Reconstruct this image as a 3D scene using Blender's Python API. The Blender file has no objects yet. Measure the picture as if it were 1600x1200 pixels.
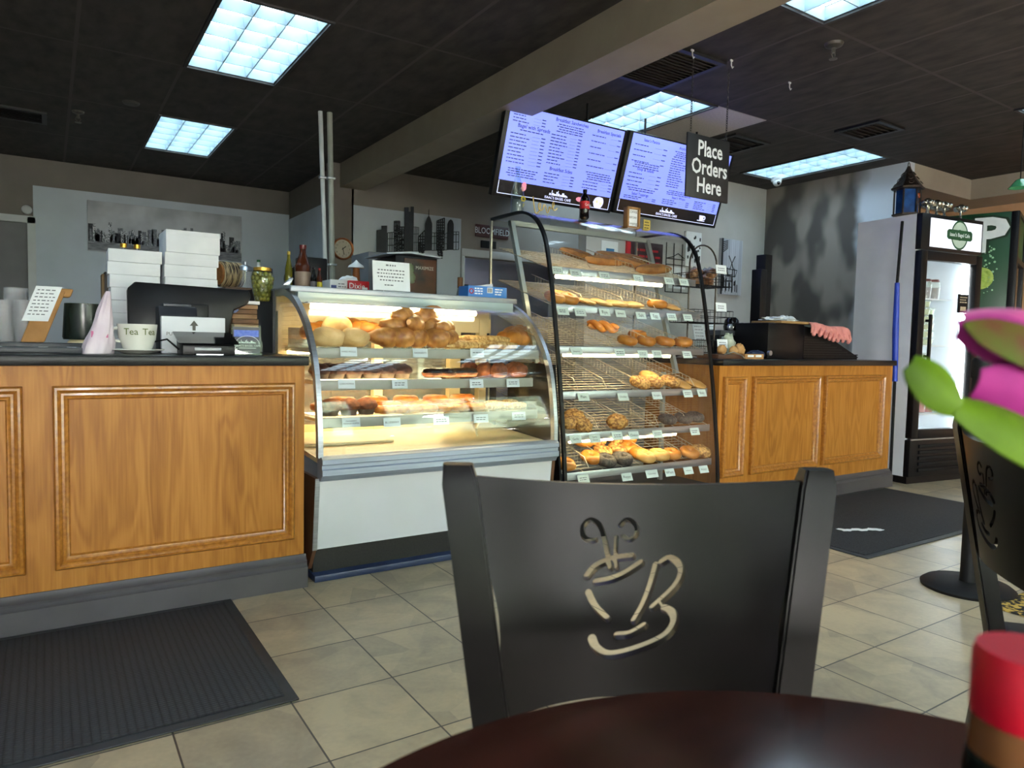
import bpy, bmesh, math, random
from mathutils import Vector, Matrix, noise as mnoise

# ------------------------------------------------------------------ camera, world, light, exposure
SC = bpy.context.scene
COL = SC.collection
PI = math.pi
RND = random.Random(11)
EYE = Vector((0, 0, 1.07))
FPX = 1105.0
YAW, PITCH, ROLL = math.radians(56.7), math.radians(3.39), math.radians(1.25)
_f = Vector((math.cos(YAW), math.sin(YAW), 0)); _r = Vector((math.sin(YAW), -math.cos(YAW), 0)); _u = Vector((0, 0, 1))
FWD = _f * math.cos(PITCH) - _u * math.sin(PITCH)
_up = _u * math.cos(PITCH) + _f * math.sin(PITCH)
RGT = _r * math.cos(ROLL) + _up * math.sin(ROLL)
UPV = _up * math.cos(ROLL) - _r * math.sin(ROLL)
cd = bpy.data.cameras.new('camera')
cd.sensor_width = 36.0
cd.lens = FPX / 1600 * 36.0
cd.clip_start = 0.02
cd.dof.use_dof = True
cd.dof.focus_distance = 3.0
cd.dof.aperture_fstop = cd.lens / 3.2
cam = bpy.data.objects.new('camera', cd)
COL.objects.link(cam)
cam.matrix_world = Matrix(((RGT.x, UPV.x, -FWD.x, EYE.x), (RGT.y, UPV.y, -FWD.y, EYE.y), (RGT.z, UPV.z, -FWD.z, EYE.z), (0, 0, 0, 1)))
SC.camera = cam
SC.view_settings.view_transform = 'Standard'
SC.view_settings.look = 'None'
SC.view_settings.gamma = 1.0
SC.view_settings.exposure = 1.1
SC.cycles.transparent_max_bounces = 32
SC.cycles.max_bounces = 10
SC.cycles.sample_clamp_indirect = 6.0
SC.cycles.caustics_reflective = False
SC.cycles.caustics_refractive = False

W = bpy.data.worlds.new('sky'); SC.world = W; W.use_nodes = True
_n = W.node_tree.nodes; _l = W.node_tree.links
_sky = _n.new('ShaderNodeTexSky'); _sky.sky_type = 'NISHITA'; _sky.sun_disc = False
_sky.sun_elevation = math.radians(48); _sky.sun_rotation = math.radians(40)
_bg = _n['Background']; _bg.inputs[1].default_value = 10.0
_hs = _n.new('ShaderNodeHueSaturation'); _hs.inputs['Saturation'].default_value = .38
_l.new(_sky.outputs[0], _hs.inputs['Color']); _wb = _n.new('ShaderNodeMix'); _wb.data_type = 'RGBA'; _wb.blend_type = 'MULTIPLY'; _wb.inputs[0].default_value = 1; _wb.inputs[7].default_value = (1.06, .97, 1.0, 1)
_l.new(_hs.outputs[0], _wb.inputs[6]); _l.new(_wb.outputs[2], _bg.inputs[0])

LAMP_E = 4.5        # emission of the ceiling troffers
TUBE_E = 17.0       # emission of the display case tubes
WINS = [(-2.6, 0.2), (0.6, 3.4), (3.8, 6.6)]      # window openings in the street wall behind the viewer, by X
for i, (a, b) in enumerate(WINS):
    ld = bpy.data.lights.new('daylight_portal', 'AREA'); ld.shape = 'RECTANGLE'; ld.size = b - a; ld.size_y = 2.0
    ld.cycles.is_portal = True
    lo = bpy.data.objects.new('daylight_portal', ld); COL.objects.link(lo)
    lo.location = ((a + b) / 2, -3.05, 1.55); lo.rotation_euler = (PI / 2, 0, 0)

# ------------------------------------------------------------------ pixel to point helpers (1600 x 1200 photograph)
def ray(px, py): return RGT * ((px - 800) / FPX) - UPV * ((py - 600) / FPX) + FWD
def onx(px, py, X): d = ray(px, py); return EYE + d * ((X - EYE.x) / d.x)
def ony(px, py, Y): d = ray(px, py); return EYE + d * ((Y - EYE.y) / d.y)
def onz(px, py, Z): d = ray(px, py); return EYE + d * ((Z - EYE.z) / d.z)

# ------------------------------------------------------------------ materials
def lin(h):
    if isinstance(h, (tuple, list)): return tuple(h[:3]) + (1,)
    h = h.lstrip('#'); o = []
    for i in (0, 2, 4):
        c = int(h[i:i + 2], 16) / 255
        o.append(c / 12.92 if c <= 0.04045 else ((c + 0.055) / 1.055) ** 2.4)
    return tuple(o) + (1,)

MATS = {}
def nm(name):
    m = bpy.data.materials.new(name); m.use_nodes = True
    return m, m.node_tree.nodes, m.node_tree.links, m.node_tree.nodes['Principled BSDF']

def M(name, c=None, c2=None, scale=30, rough=.5, metal=0, bump=0, stretch=(1, 1, 1), spec=.5, detail=3, coat=0, emit=0, lo=.3, hi=.7, dist=0, bdist=.002):
    if name in MATS: return MATS[name]
    m, n, l, p = nm(name)
    c = lin(c)
    c2 = lin(c2) if c2 else tuple(min(1, x * .82) for x in c[:3]) + (1,)
    tc = n.new('ShaderNodeTexCoord'); mp = n.new('ShaderNodeMapping'); mp.inputs['Scale'].default_value = stretch
    nz = n.new('ShaderNodeTexNoise'); nz.inputs['Scale'].default_value = scale; nz.inputs['Detail'].default_value = detail; nz.inputs['Distortion'].default_value = dist
    rp = n.new('ShaderNodeValToRGB'); rp.color_ramp.elements[0].position = lo; rp.color_ramp.elements[1].position = hi
    rp.color_ramp.elements[0].color = c2; rp.color_ramp.elements[1].color = c
    l.new(tc.outputs['Object'], mp.inputs[0]); l.new(mp.outputs[0], nz.inputs['Vector']); l.new(nz.outputs['Fac'], rp.inputs[0])
    l.new(rp.outputs[0], p.inputs['Base Color'])
    p.inputs['Roughness'].default_value = rough; p.inputs['Metallic'].default_value = metal
    p.inputs['Specular IOR Level'].default_value = spec; p.inputs['Coat Weight'].default_value = coat
    p.inputs['Coat Roughness'].default_value = .12
    if emit:
        l.new(rp.outputs[0], p.inputs['Emission Color']); p.inputs['Emission Strength'].default_value = emit
    if bump:
        b = n.new('ShaderNodeBump'); b.inputs['Strength'].default_value = bump; b.inputs['Distance'].default_value = bdist
        l.new(nz.outputs['Fac'], b.inputs['Height']); l.new(b.outputs[0], p.inputs['Normal'])
    MATS[name] = m
    return m

def glass(name, tint=(.985, .99, .985), ior=1.5, rough=0.0, haze=0.0):
    if name in MATS: return MATS[name]
    m, n, l, p = nm(name); n.remove(p)
    out = n['Material Output']
    tr = n.new('ShaderNodeBsdfTransparent'); tr.inputs[0].default_value = tint + (1,)
    gl = n.new('ShaderNodeBsdfGlossy'); gl.inputs['Roughness'].default_value = rough
    lw = n.new('ShaderNodeLayerWeight'); lw.inputs[0].default_value = .5
    f0 = ((ior - 1) / (ior + 1)) ** 2
    pw = n.new('ShaderNodeMath'); pw.operation = 'POWER'; pw.inputs[1].default_value = 5; l.new(lw.outputs['Facing'], pw.inputs[0])
    fr = n.new('ShaderNodeMath'); fr.operation = 'MULTIPLY_ADD'; fr.inputs[1].default_value = 1 - f0; fr.inputs[2].default_value = f0; l.new(pw.outputs[0], fr.inputs[0])
    mx = n.new('ShaderNodeMixShader')
    nz = n.new('ShaderNodeTexNoise'); nz.inputs['Scale'].default_value = 3
    mm = n.new('ShaderNodeMath'); mm.operation = 'MULTIPLY_ADD'; mm.inputs[1].default_value = .04; mm.inputs[2].default_value = rough
    l.new(nz.outputs['Fac'], mm.inputs[0]); l.new(mm.outputs[0], gl.inputs['Roughness'])
    l.new(fr.outputs[0], mx.inputs[0]); l.new(tr.outputs[0], mx.inputs[1]); l.new(gl.outputs[0], mx.inputs[2])
    if haze:
        df = n.new('ShaderNodeBsdfDiffuse'); df.inputs[0].default_value = (.8, .84, .84, 1)
        m2 = n.new('ShaderNodeMixShader'); m2.inputs[0].default_value = haze
        l.new(mx.outputs[0], m2.inputs[1]); l.new(df.outputs[0], m2.inputs[2]); l.new(m2.outputs[0], out.inputs[0])
    else:
        l.new(mx.outputs[0], out.inputs[0])
    MATS[name] = m
    return m

def emis(name, c, s):
    if name in MATS: return MATS[name]
    m, n, l, p = nm(name)
    nz = n.new('ShaderNodeTexNoise'); nz.inputs['Scale'].default_value = 2.0
    rp = n.new('ShaderNodeValToRGB'); c = lin(c)
    rp.color_ramp.elements[0].color = tuple(x * .93 for x in c[:3]) + (1,); rp.color_ramp.elements[1].color = c
    l.new(nz.outputs['Fac'], rp.inputs[0]); l.new(rp.outputs[0], p.inputs['Emission Color'])
    p.inputs['Base Color'].default_value = c; p.inputs['Emission Strength'].default_value = s; p.inputs['Roughness'].default_value = .4
    MATS[name] = m
    return m

def math_node(n, l, op, a, b=None, c=None):
    x = n.new('ShaderNodeMath'); x.operation = op
    for i, v in enumerate((a, b, c)):
        if v is None: continue
        if isinstance(v, (int, float)): x.inputs[i].default_value = v
        else: l.new(v, x.inputs[i])
    return x.outputs[0]

# ------------------------------------------------------------------ mesh building
class MB:
    def __init__(s): s.bm = bmesh.new()
    def take(s, bm, mi=0, mx=None):
        vs = {}
        for v in bm.verts: vs[v] = s.bm.verts.new(mx @ v.co if mx else v.co)
        for f in bm.faces:
            try: g = s.bm.faces.new([vs[v] for v in f.verts]); g.material_index = mi if mi is not None else f.material_index
            except ValueError: pass
        bm.free(); return s
    def box(s, x0, x1, y0, y1, z0, z1, bev=0, mi=0, mx=None, seg=2):
        bm = bmesh.new(); bmesh.ops.create_cube(bm, size=1)
        for v in bm.verts: v.co = Vector(((x0 + x1) / 2 + v.co.x * (x1 - x0), (y0 + y1) / 2 + v.co.y * (y1 - y0), (z0 + z1) / 2 + v.co.z * (z1 - z0)))
        if bev: bmesh.ops.bevel(bm, geom=bm.edges[:], offset=bev, segments=seg, affect='EDGES', profile=.5)
        return s.take(bm, mi, mx)
    def lathe(s, prof, c=(0, 0, 0), seg=24, mi=0, mx=None, axis='z', sx=1, sy=1):
        bm = bmesh.new(); rings = []
        for r, z in prof:
            if r < 1e-6: rings.append([bm.verts.new((0, 0, z))])
            else: rings.append([bm.verts.new((r * sx * math.cos(2 * PI * k / seg), r * sy * math.sin(2 * PI * k / seg), z)) for k in range(seg)])
        for a, b in zip(rings, rings[1:]):
            for k in range(seg):
                k2 = (k + 1) % seg
                if len(a) == 1 and len(b) == 1: continue
                if len(a) == 1: bm.faces.new((a[0], b[k2], b[k]))
                elif len(b) == 1: bm.faces.new((a[k], a[k2], b[0]))
                else: bm.faces.new((a[k], a[k2], b[k2], b[k]))
        for rg, rev in ((rings[0], True), (rings[-1], False)):
            if len(rg) > 1 and prof[0] != prof[-1]:
                bm.faces.new(rg[::-1] if rev else rg)
        bmesh.ops.recalc_face_normals(bm, faces=bm.faces[:])
        T = Matrix.Translation(c)
        if axis == 'x': T = T @ Matrix.Rotation(PI / 2, 4, 'Y')
        if axis == 'y': T = T @ Matrix.Rotation(-PI / 2, 4, 'X')
        return s.take(bm, mi, (mx @ T) if mx else T)
    def tube(s, pts, r, seg=8, closed=False, mi=0, cap=True, mx=None):
        pts = [Vector(p) for p in pts]; n = len(pts)
        rr = r if isinstance(r, (list, tuple)) else [r] * n
        bm = bmesh.new(); rings = []; up = None
        for i, p in enumerate(pts):
            if closed: d = pts[(i + 1) % n] - pts[i - 1]
            else: d = pts[min(i + 1, n - 1)] - pts[max(i - 1, 0)]
            d = d.normalized() if d.length > 1e-9 else Vector((0, 0, 1))
            if up is None: up = Vector((0, 0, 1)) if abs(d.z) < .9 else Vector((1, 0, 0))
            sd = d.cross(up)
            if sd.length < 1e-6: sd = d.orthogonal()
            sd.normalize(); up = sd.cross(d).normalized()
            rings.append([bm.verts.new(p + (sd * math.cos(2 * PI * k / seg) + up * math.sin(2 * PI * k / seg)) * rr[i]) for k in range(seg)])
        pr = list(zip(rings, rings[1:])) + ([(rings[-1], rings[0])] if closed else [])
        for a, b in pr:
            for k in range(seg): bm.faces.new((a[k], a[(k + 1) % seg], b[(k + 1) % seg], b[k]))
        if not closed and cap:
            bm.faces.new(rings[0][::-1]); bm.faces.new(rings[-1])
        bmesh.ops.recalc_face_normals(bm, faces=bm.faces[:])
        return s.take(bm, mi, mx)
    def prism(s, poly, d0, d1, plane='xz', mi=0, mx=None, bev=0):
        # polygon in plane, thickness along the remaining axis
        bm = bmesh.new()
        def P(a, b, d): return {'xz': (a, d, b), 'yz': (d, a, b), 'xy': (a, b, d)}[plane]
        A = [bm.verts.new(P(a, b, d0)) for a, b in poly]; B = [bm.verts.new(P(a, b, d1)) for a, b in poly]
        bm.faces.new(A); bm.faces.new(B[::-1]); n = len(poly)
        for i in range(n): bm.faces.new((A[i], B[i], B[(i + 1) % n], A[(i + 1) % n]))
        bmesh.ops.recalc_face_normals(bm, faces=bm.faces[:])
        if bev: bmesh.ops.bevel(bm, geom=bm.edges[:], offset=bev, segments=2, affect='EDGES', profile=.5)
        return s.take(bm, mi, mx)
    def sheet(s, fn, nu, nv, mi=0, mx=None, closeu=False):
        bm = bmesh.new()
        g = [[bm.verts.new(fn(i / nu, j / nv)) for j in range(nv + 1)] for i in range(nu + (0 if closeu else 1))]
        L = len(g)
        for i in range(nu):
            for j in range(nv): bm.faces.new((g[i][j], g[(i + 1) % L][j], g[(i + 1) % L][j + 1], g[i][j + 1]))
        return s.take(bm, mi, mx)
    def slab(s, fn, nu, nv, th, mi=0, mx=None):
        # solid sheet: fn(u,v) gives (point, normal)
        bm = bmesh.new(); F = []; B = []
        for i in range(nu + 1):
            F.append([]); B.append([])
            for j in range(nv + 1):
                p, nn = fn(i / nu, j / nv); F[i].append(bm.verts.new(p + nn * th / 2)); B[i].append(bm.verts.new(p - nn * th / 2))
        for i in range(nu):
            for j in range(nv):
                bm.faces.new((F[i][j], F[i + 1][j], F[i + 1][j + 1], F[i][j + 1])); bm.faces.new((B[i][j], B[i][j + 1], B[i + 1][j + 1], B[i + 1][j]))
        for i in range(nu):
            bm.faces.new((F[i][0], B[i][0], B[i + 1][0], F[i + 1][0])); bm.faces.new((F[i][nv], F[i + 1][nv], B[i + 1][nv], B[i][nv]))
        for j in range(nv):
            bm.faces.new((F[0][j], F[0][j + 1], B[0][j + 1], B[0][j])); bm.faces.new((F[nu][j], B[nu][j], B[nu][j + 1], F[nu][j + 1]))
        bmesh.ops.recalc_face_normals(bm, faces=bm.faces[:])
        return s.take(bm, mi, mx)
    def blob(s, c, rx, ry, rz, amp=.08, fr=3, seg=20, ring=12, seed=0, flat=None, mi=0, mx=None):
        bm = bmesh.new(); bmesh.ops.create_uvsphere(bm, u_segments=seg, v_segments=ring, radius=1)
        for v in bm.verts:
            k = 1 + amp * mnoise.noise(v.co * fr + Vector((seed * 3.1, seed * 1.7, seed)))
            q = v.co * k
            if flat is not None and q.z < flat: q.z = flat + (q.z - flat) * .15
            v.co = Vector((c[0] + q.x * rx, c[1] + q.y * ry, c[2] + q.z * rz))
        return s.take(bm, mi, mx)
    def torus(s, c, R, r, sz=1, seg=28, sub=12, amp=.06, seed=0, mi=0, mx=None):
        def fn(u, v):
            a = 2 * PI * u; b = 2 * PI * v
            k = 1 + amp * mnoise.noise(Vector((math.cos(a) * 2, math.sin(a) * 2, math.cos(b) + seed * 5)))
            rad = R + r * k * math.cos(b)
            return Vector((c[0] + rad * math.cos(a), c[1] + rad * math.sin(a), c[2] + r * sz * k * math.sin(b)))
        bm = bmesh.new()
        g = [[bm.verts.new(fn(i / seg, j / sub)) for j in range(sub)] for i in range(seg)]
        for i in range(seg):
            for j in range(sub): bm.faces.new((g[i][j], g[(i + 1) % seg][j], g[(i + 1) % seg][(j + 1) % sub], g[i][(j + 1) % sub]))
        return s.take(bm, mi, mx)
    def text(s, t, size, mx, align='CENTER', mi=0, sx=1.0, bold=0.0):
        return s.take(text_bm(t, size, align, bold), mi, mx @ Matrix.Diagonal((sx, 1, 1, 1)))
    def mesh(s, name, mats, ang=38):
        me = bpy.data.meshes.new(name); s.bm.normal_update(); s.bm.to_mesh(me); s.bm.free()
        for m in (mats if isinstance(mats, (list, tuple)) else [mats]): me.materials.append(m)
        for p in me.polygons: p.use_smooth = True
        me.set_sharp_from_angle(angle=math.radians(ang))
        return me

_TX = {}
def text_bm(t, size, align='CENTER', bold=0.0):
    k = (t, align, bold)
    if k not in _TX:
        cu = bpy.data.curves.new('lettering', 'FONT'); cu.body = t; cu.align_x = align; cu.align_y = 'CENTER'; cu.resolution_u = 2; cu.size = 1.0; cu.offset = bold
        ob = bpy.data.objects.new('lettering', cu); COL.objects.link(ob)
        dg = bpy.context.evaluated_depsgraph_get(); dg.update()
        me = bpy.data.meshes.new_from_object(ob.evaluated_get(dg))
        _TX[k] = ([v.co.copy() for v in me.vertices], [tuple(p.vertices) for p in me.polygons])
        bpy.data.objects.remove(ob); bpy.data.curves.remove(cu); bpy.data.meshes.remove(me)
    vs, fs = _TX[k]; bm = bmesh.new(); V = [bm.verts.new(v * size) for v in vs]
    for f in fs:
        try: bm.faces.new([V[i] for i in f])
        except ValueError: pass
    return bm

def FACE(x, y, z, tilt=0.0, rz=0.0):
    # text plane standing at a point, read from -Y; tilt leans its top away from the reader
    return Matrix.Translation((x, y, z)) @ Matrix.Rotation(rz, 4, 'Z') @ Matrix.Rotation(PI / 2 - tilt, 4, 'X')
def FLAT(x, y, z, rz=0.0): return Matrix.Translation((x, y, z)) @ Matrix.Rotation(rz, 4, 'Z')

ROOTS = {}
def thing(name, label, cat, loc, rz=0, group=None):
    o = bpy.data.objects.new(name, None); COL.objects.link(o); o.location = loc; o.rotation_euler = (0, 0, rz); o.empty_display_size = .05
    o['label'] = label; o['category'] = cat
    if group: o['group'] = group
    ROOTS[o] = Matrix.Translation(loc) @ Matrix.Rotation(rz, 4, 'Z')
    return o
def part(name, mb, mat, parent, label=None, world=True, kind=None):
    T = ROOTS[parent]
    if world: mb.bm.transform(T.inverted())
    o = bpy.data.objects.new(name, mb.mesh(name, mat)); COL.objects.link(o); o.parent = parent
    ROOTS[o] = T
    if label: o['label'] = label
    if kind: o['kind'] = kind
    return o
def lpart(name, mb, mat, parent, label=None): return part(name, mb, mat, parent, label, False)
def solo(name, mb, mat, label, cat, group=None, kind=None):
    vs = [v.co for v in mb.bm.verts]
    c = Vector(((min(v.x for v in vs) + max(v.x for v in vs)) / 2, (min(v.y for v in vs) + max(v.y for v in vs)) / 2, min(v.z for v in vs)))
    mb.bm.transform(Matrix.Translation(-c))
    o = bpy.data.objects.new(name, mb.mesh(name, mat)); COL.objects.link(o); o.location = c
    o['label'] = label; o['category'] = cat
    if group: o['group'] = group
    if kind: o['kind'] = kind
    ROOTS[o] = Matrix.Translation(c)
    return o
def struct(name, mb, mat, parent=None):
    o = bpy.data.objects.new(name, mb.mesh(name, mat)); COL.objects.link(o)
    if parent: o.parent = parent
    else: o['kind'] = 'structure'
    ROOTS[o] = Matrix.Identity(4)
    return o
def dup(src, loc, rz=0, label=None, group=None, rot=None, scale=None):
    r = src.copy(); COL.objects.link(r); r.location = loc
    r.rotation_euler = rot if rot else (0, 0, rz)
    if scale: r.scale = scale
    if label: r['label'] = label
    if group: r['group'] = group
    for ch in list(src.children):
        c = ch.copy(); COL.objects.link(c); c.parent = r
        for g in list(ch.children):
            d = g.copy(); COL.objects.link(d); d.parent = c
    return r
def place(src, used, loc, rz=0, label=None, group=None, rot=None, scale=None):
    # the first call moves the prototype itself, later calls copy it
    if src.name in used: return dup(src, loc, rz, label, group, rot, scale)
    used.add(src.name); src.location = loc; src.rotation_euler = rot if rot else (0, 0, rz)
    if scale: src.scale = scale
    if label: src['label'] = label
    if group: src['group'] = group
    return src
USED = set()
ORD = ['leftmost', 'second from the left', 'third from the left', 'fourth from the left', 'fifth from the left', 'sixth from the left', 'seventh from the left',
       'eighth from the left', 'ninth from the left', 'tenth from the left', 'eleventh from the left', 'twelfth from the left']
def nth(i, n): return 'rightmost' if i == n - 1 and n > 1 else ORD[i]
def lines_mb(mb, x0, x1, z, h, y, mx=None, rnd=RND, gap=.012, mi=0, wmin=.01, wmax=.03):
    # a row of word-like ink strokes for print too small to read
    x = x0
    while x < x1 - wmin:
        w = min(rnd.uniform(wmin, wmax), x1 - x)
        mb.box(x, x + w, y - .0004, y, z - h / 2, z + h / 2, mi=mi, mx=mx); x += w + gap
    return mb
# ------------------------------------------------------------------ shared materials
OAK, n, l, p = nm('oak veneer')
tc = n.new('ShaderNodeTexCoord'); mp = n.new('ShaderNodeMapping'); mp.inputs['Scale'].default_value = (4, 4, .55)
l.new(tc.outputs['Object'], mp.inputs[0])
nz = n.new('ShaderNodeTexNoise'); nz.inputs['Scale'].default_value = 2.2; nz.inputs['Detail'].default_value = 2; nz.inputs['Distortion'].default_value = .6
l.new(mp.outputs[0], nz.inputs['Vector'])
sn = math_node(n, l, 'SINE', math_node(n, l, 'MULTIPLY', nz.outputs['Fac'], 48.0))
mp2 = n.new('ShaderNodeMapping'); mp2.inputs['Scale'].default_value = (140, 140, 5); l.new(tc.outputs['Object'], mp2.inputs[0])
nf = n.new('ShaderNodeTexNoise'); nf.inputs['Scale'].default_value = 1.0; nf.inputs['Detail'].default_value = 3; l.new(mp2.outputs[0], nf.inputs['Vector'])
gr = math_node(n, l, 'ADD', math_node(n, l, 'MULTIPLY', sn, .11), math_node(n, l, 'ADD', math_node(n, l, 'MULTIPLY', nf.outputs['Fac'], .55), math_node(n, l, 'MULTIPLY', nz.outputs['Fac'], .55)))
rp = n.new('ShaderNodeValToRGB'); rp.color_ramp.elements[0].position = .25; rp.color_ramp.elements[1].position = .85
rp.color_ramp.elements[0].color = lin('8a5416'); rp.color_ramp.elements[1].color = lin('b97f38')
e = rp.color_ramp.elements.new(.52); e.color = lin('a66b26')
l.new(gr, rp.inputs[0]); l.new(rp.outputs[0], p.inputs['Base Color']); p.inputs['Roughness'].default_value = .45; p.inputs['Specular IOR Level'].default_value = .3
OAK2 = M('oak moulding', 'b97b30', '875117', scale=1.0, stretch=(60, 60, 60), rough=.33, lo=.25, hi=.75, coat=.3)

GRANITE = M('black granite', '191a1d', '101113', scale=90, rough=.28, lo=.35, hi=.65, spec=.3)
BASEG = M('grey painted base', '504d50', '474447', scale=6, rough=.5)
WHITEP = M('white enamel', 'd6d9e0', 'cfd2d9', scale=4, rough=.1, spec=.6)
CREAM = M('cream enamel', 'e9dfba', 'ded2a8', scale=5, rough=.4)
ALU = M('brushed aluminium', 'b6bcc4', 'a2a8b0', scale=3, stretch=(1, 40, 40), rough=.33, metal=.85)
STEEL = M('chromed wire', 'c8c4b8', 'a9a598', scale=30, rough=.28, metal=.8)
BLACK = M('black plastic', '0f0f12', '09090b', scale=40, rough=.38, spec=.3)
BLACKM = M('matt black paint', '0f0f11', '09090a', scale=60, rough=.6, spec=.25)
BLKGL = M('glossy black glass', '08080a', '050506', scale=8, rough=.08)
CHAIRM = M('dark bronze paint', '110d0c', '0b0908', scale=14, rough=.32, lo=.3, hi=.7, spec=.13)
PAPER = M('white card', 'e8edf0', 'dfe5e8', scale=20, rough=.7)
INK = M('black ink', '23252a', '1a1b1f', scale=50, rough=.7)
INKG = M('grey ink', '6a7078', '5b6068', scale=50, rough=.7)
GLASS = glass('clear case glass')
GLASSD = glass('clear bottle glass', (.93, .97, .95))
KRAFT = M('kraft paper', 'b3844f', '9b6f3f', scale=14, rough=.8)
WHITEBOX = M('white carton', 'd9dde2', 'cdd2d8', scale=8, rough=.6)
RED = M('red print', 'c8202a', 'b01a22', scale=20, rough=.45)
GOLD = M('gold metal', 'c9a24a', 'a37c2c', scale=20, rough=.3, metal=.8)

# ------------------------------------------------------------------ room shell
FLOORM, n, l, p = nm('slate look floor tile')
tc = n.new('ShaderNodeTexCoord'); sp = n.new('ShaderNodeSeparateXYZ'); l.new(tc.outputs['Object'], sp.inputs[0])
TX, TY = .3165, .3345
fx = math_node(n, l, 'DIVIDE', math_node(n, l, 'SUBTRACT', sp.outputs[0], .899), TX)
fy = math_node(n, l, 'DIVIDE', math_node(n, l, 'SUBTRACT', sp.outputs[1], 1.02), TY)
cx = math_node(n, l, 'FLOOR', fx); cy = math_node(n, l, 'FLOOR', fy)
cb = n.new('ShaderNodeCombineXYZ'); l.new(cx, cb.inputs[0]); l.new(cy, cb.inputs[1])
wn = n.new('ShaderNodeTexWhiteNoise'); wn.noise_dimensions = '3D'; l.new(cb.outputs[0], wn.inputs['Vector'])
ofs = n.new('ShaderNodeVectorMath'); ofs.operation = 'SCALE'; ofs.inputs['Scale'].default_value = 17.0; l.new(wn.outputs['Color'], ofs.inputs[0])
pv = n.new('ShaderNodeVectorMath'); pv.operation = 'ADD'; l.new(tc.outputs['Object'], pv.inputs[0]); l.new(ofs.outputs[0], pv.inputs[1])
n1 = n.new('ShaderNodeTexNoise'); n1.inputs['Scale'].default_value = 5; n1.inputs['Detail'].default_value = 6; n1.inputs['Distortion'].default_value = 1.2; l.new(pv.outputs[0], n1.inputs['Vector'])
n2 = n.new('ShaderNodeTexNoise'); n2.inputs['Scale'].default_value = 60; n2.inputs['Detail'].default_value = 4; l.new(pv.outputs[0], n2.inputs['Vector'])
vo = n.new('ShaderNodeTexVoronoi'); vo.inputs['Scale'].default_value = 4.5; l.new(pv.outputs[0], vo.inputs['Vector'])
vs_ = n.new('ShaderNodeSeparateColor'); l.new(vo.outputs['Color'], vs_.inputs[0])
rp = n.new('ShaderNodeValToRGB'); rp.color_ramp.elements[0].position = .3; rp.color_ramp.elements[1].position = .72
rp.color_ramp.elements[0].color = lin('938773'); rp.color_ramp.elements[1].color = lin('b8a88a')
e = rp.color_ramp.elements.new(.5); e.color = lin('a6987f')
mixv = math_node(n, l, 'ADD', math_node(n, l, 'MULTIPLY', n1.outputs['Fac'], .72), math_node(n, l, 'ADD', math_node(n, l, 'MULTIPLY', vs_.outputs[0], .24), math_node(n, l, 'ADD', math_node(n, l, 'MULTIPLY', n2.outputs['Fac'], .26), math_node(n, l, 'MULTIPLY', wn.outputs['Value'], .10))))
l.new(math_node(n, l, 'SUBTRACT', mixv, .14), rp.inputs[0])
def edge(fv, per):
    fr = math_node(n, l, 'FRACT', fv); d = math_node(n, l, 'MINIMUM', fr, math_node(n, l, 'SUBTRACT', 1.0, fr))
    return math_node(n, l, 'LESS_THAN', math_node(n, l, 'MULTIPLY', d, per), .0026)
gt = math_node(n, l, 'MAXIMUM', edge(fx, TX), edge(fy, TY))
mx = n.new('ShaderNodeMix'); mx.data_type = 'RGBA'; l.new(gt, mx.inputs[0]); l.new(rp.outputs[0], mx.inputs[6]); mx.inputs[7].default_value = lin('3d3833')
l.new(mx.outputs[2], p.inputs['Base Color']); p.inputs['Roughness'].default_value = .36
bp = n.new('ShaderNodeBump'); bp.inputs['Strength'].default_value = .25; bp.inputs['Distance'].default_value = .002
l.new(math_node(n, l, 'SUBTRACT', n1.outputs['Fac'], math_node(n, l, 'MULTIPLY', gt, .6)), bp.inputs['Height']); l.new(bp.outputs[0], p.inputs['Normal'])

XW, XE, YS, YN, HC = -3.4, 8.6, -3.0, 8.95, 2.86
struct('floor', MB().box(XW - .2, XE + .2, YS - .2, YN + 2.2, -.1, 0), FLOORM)

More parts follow.
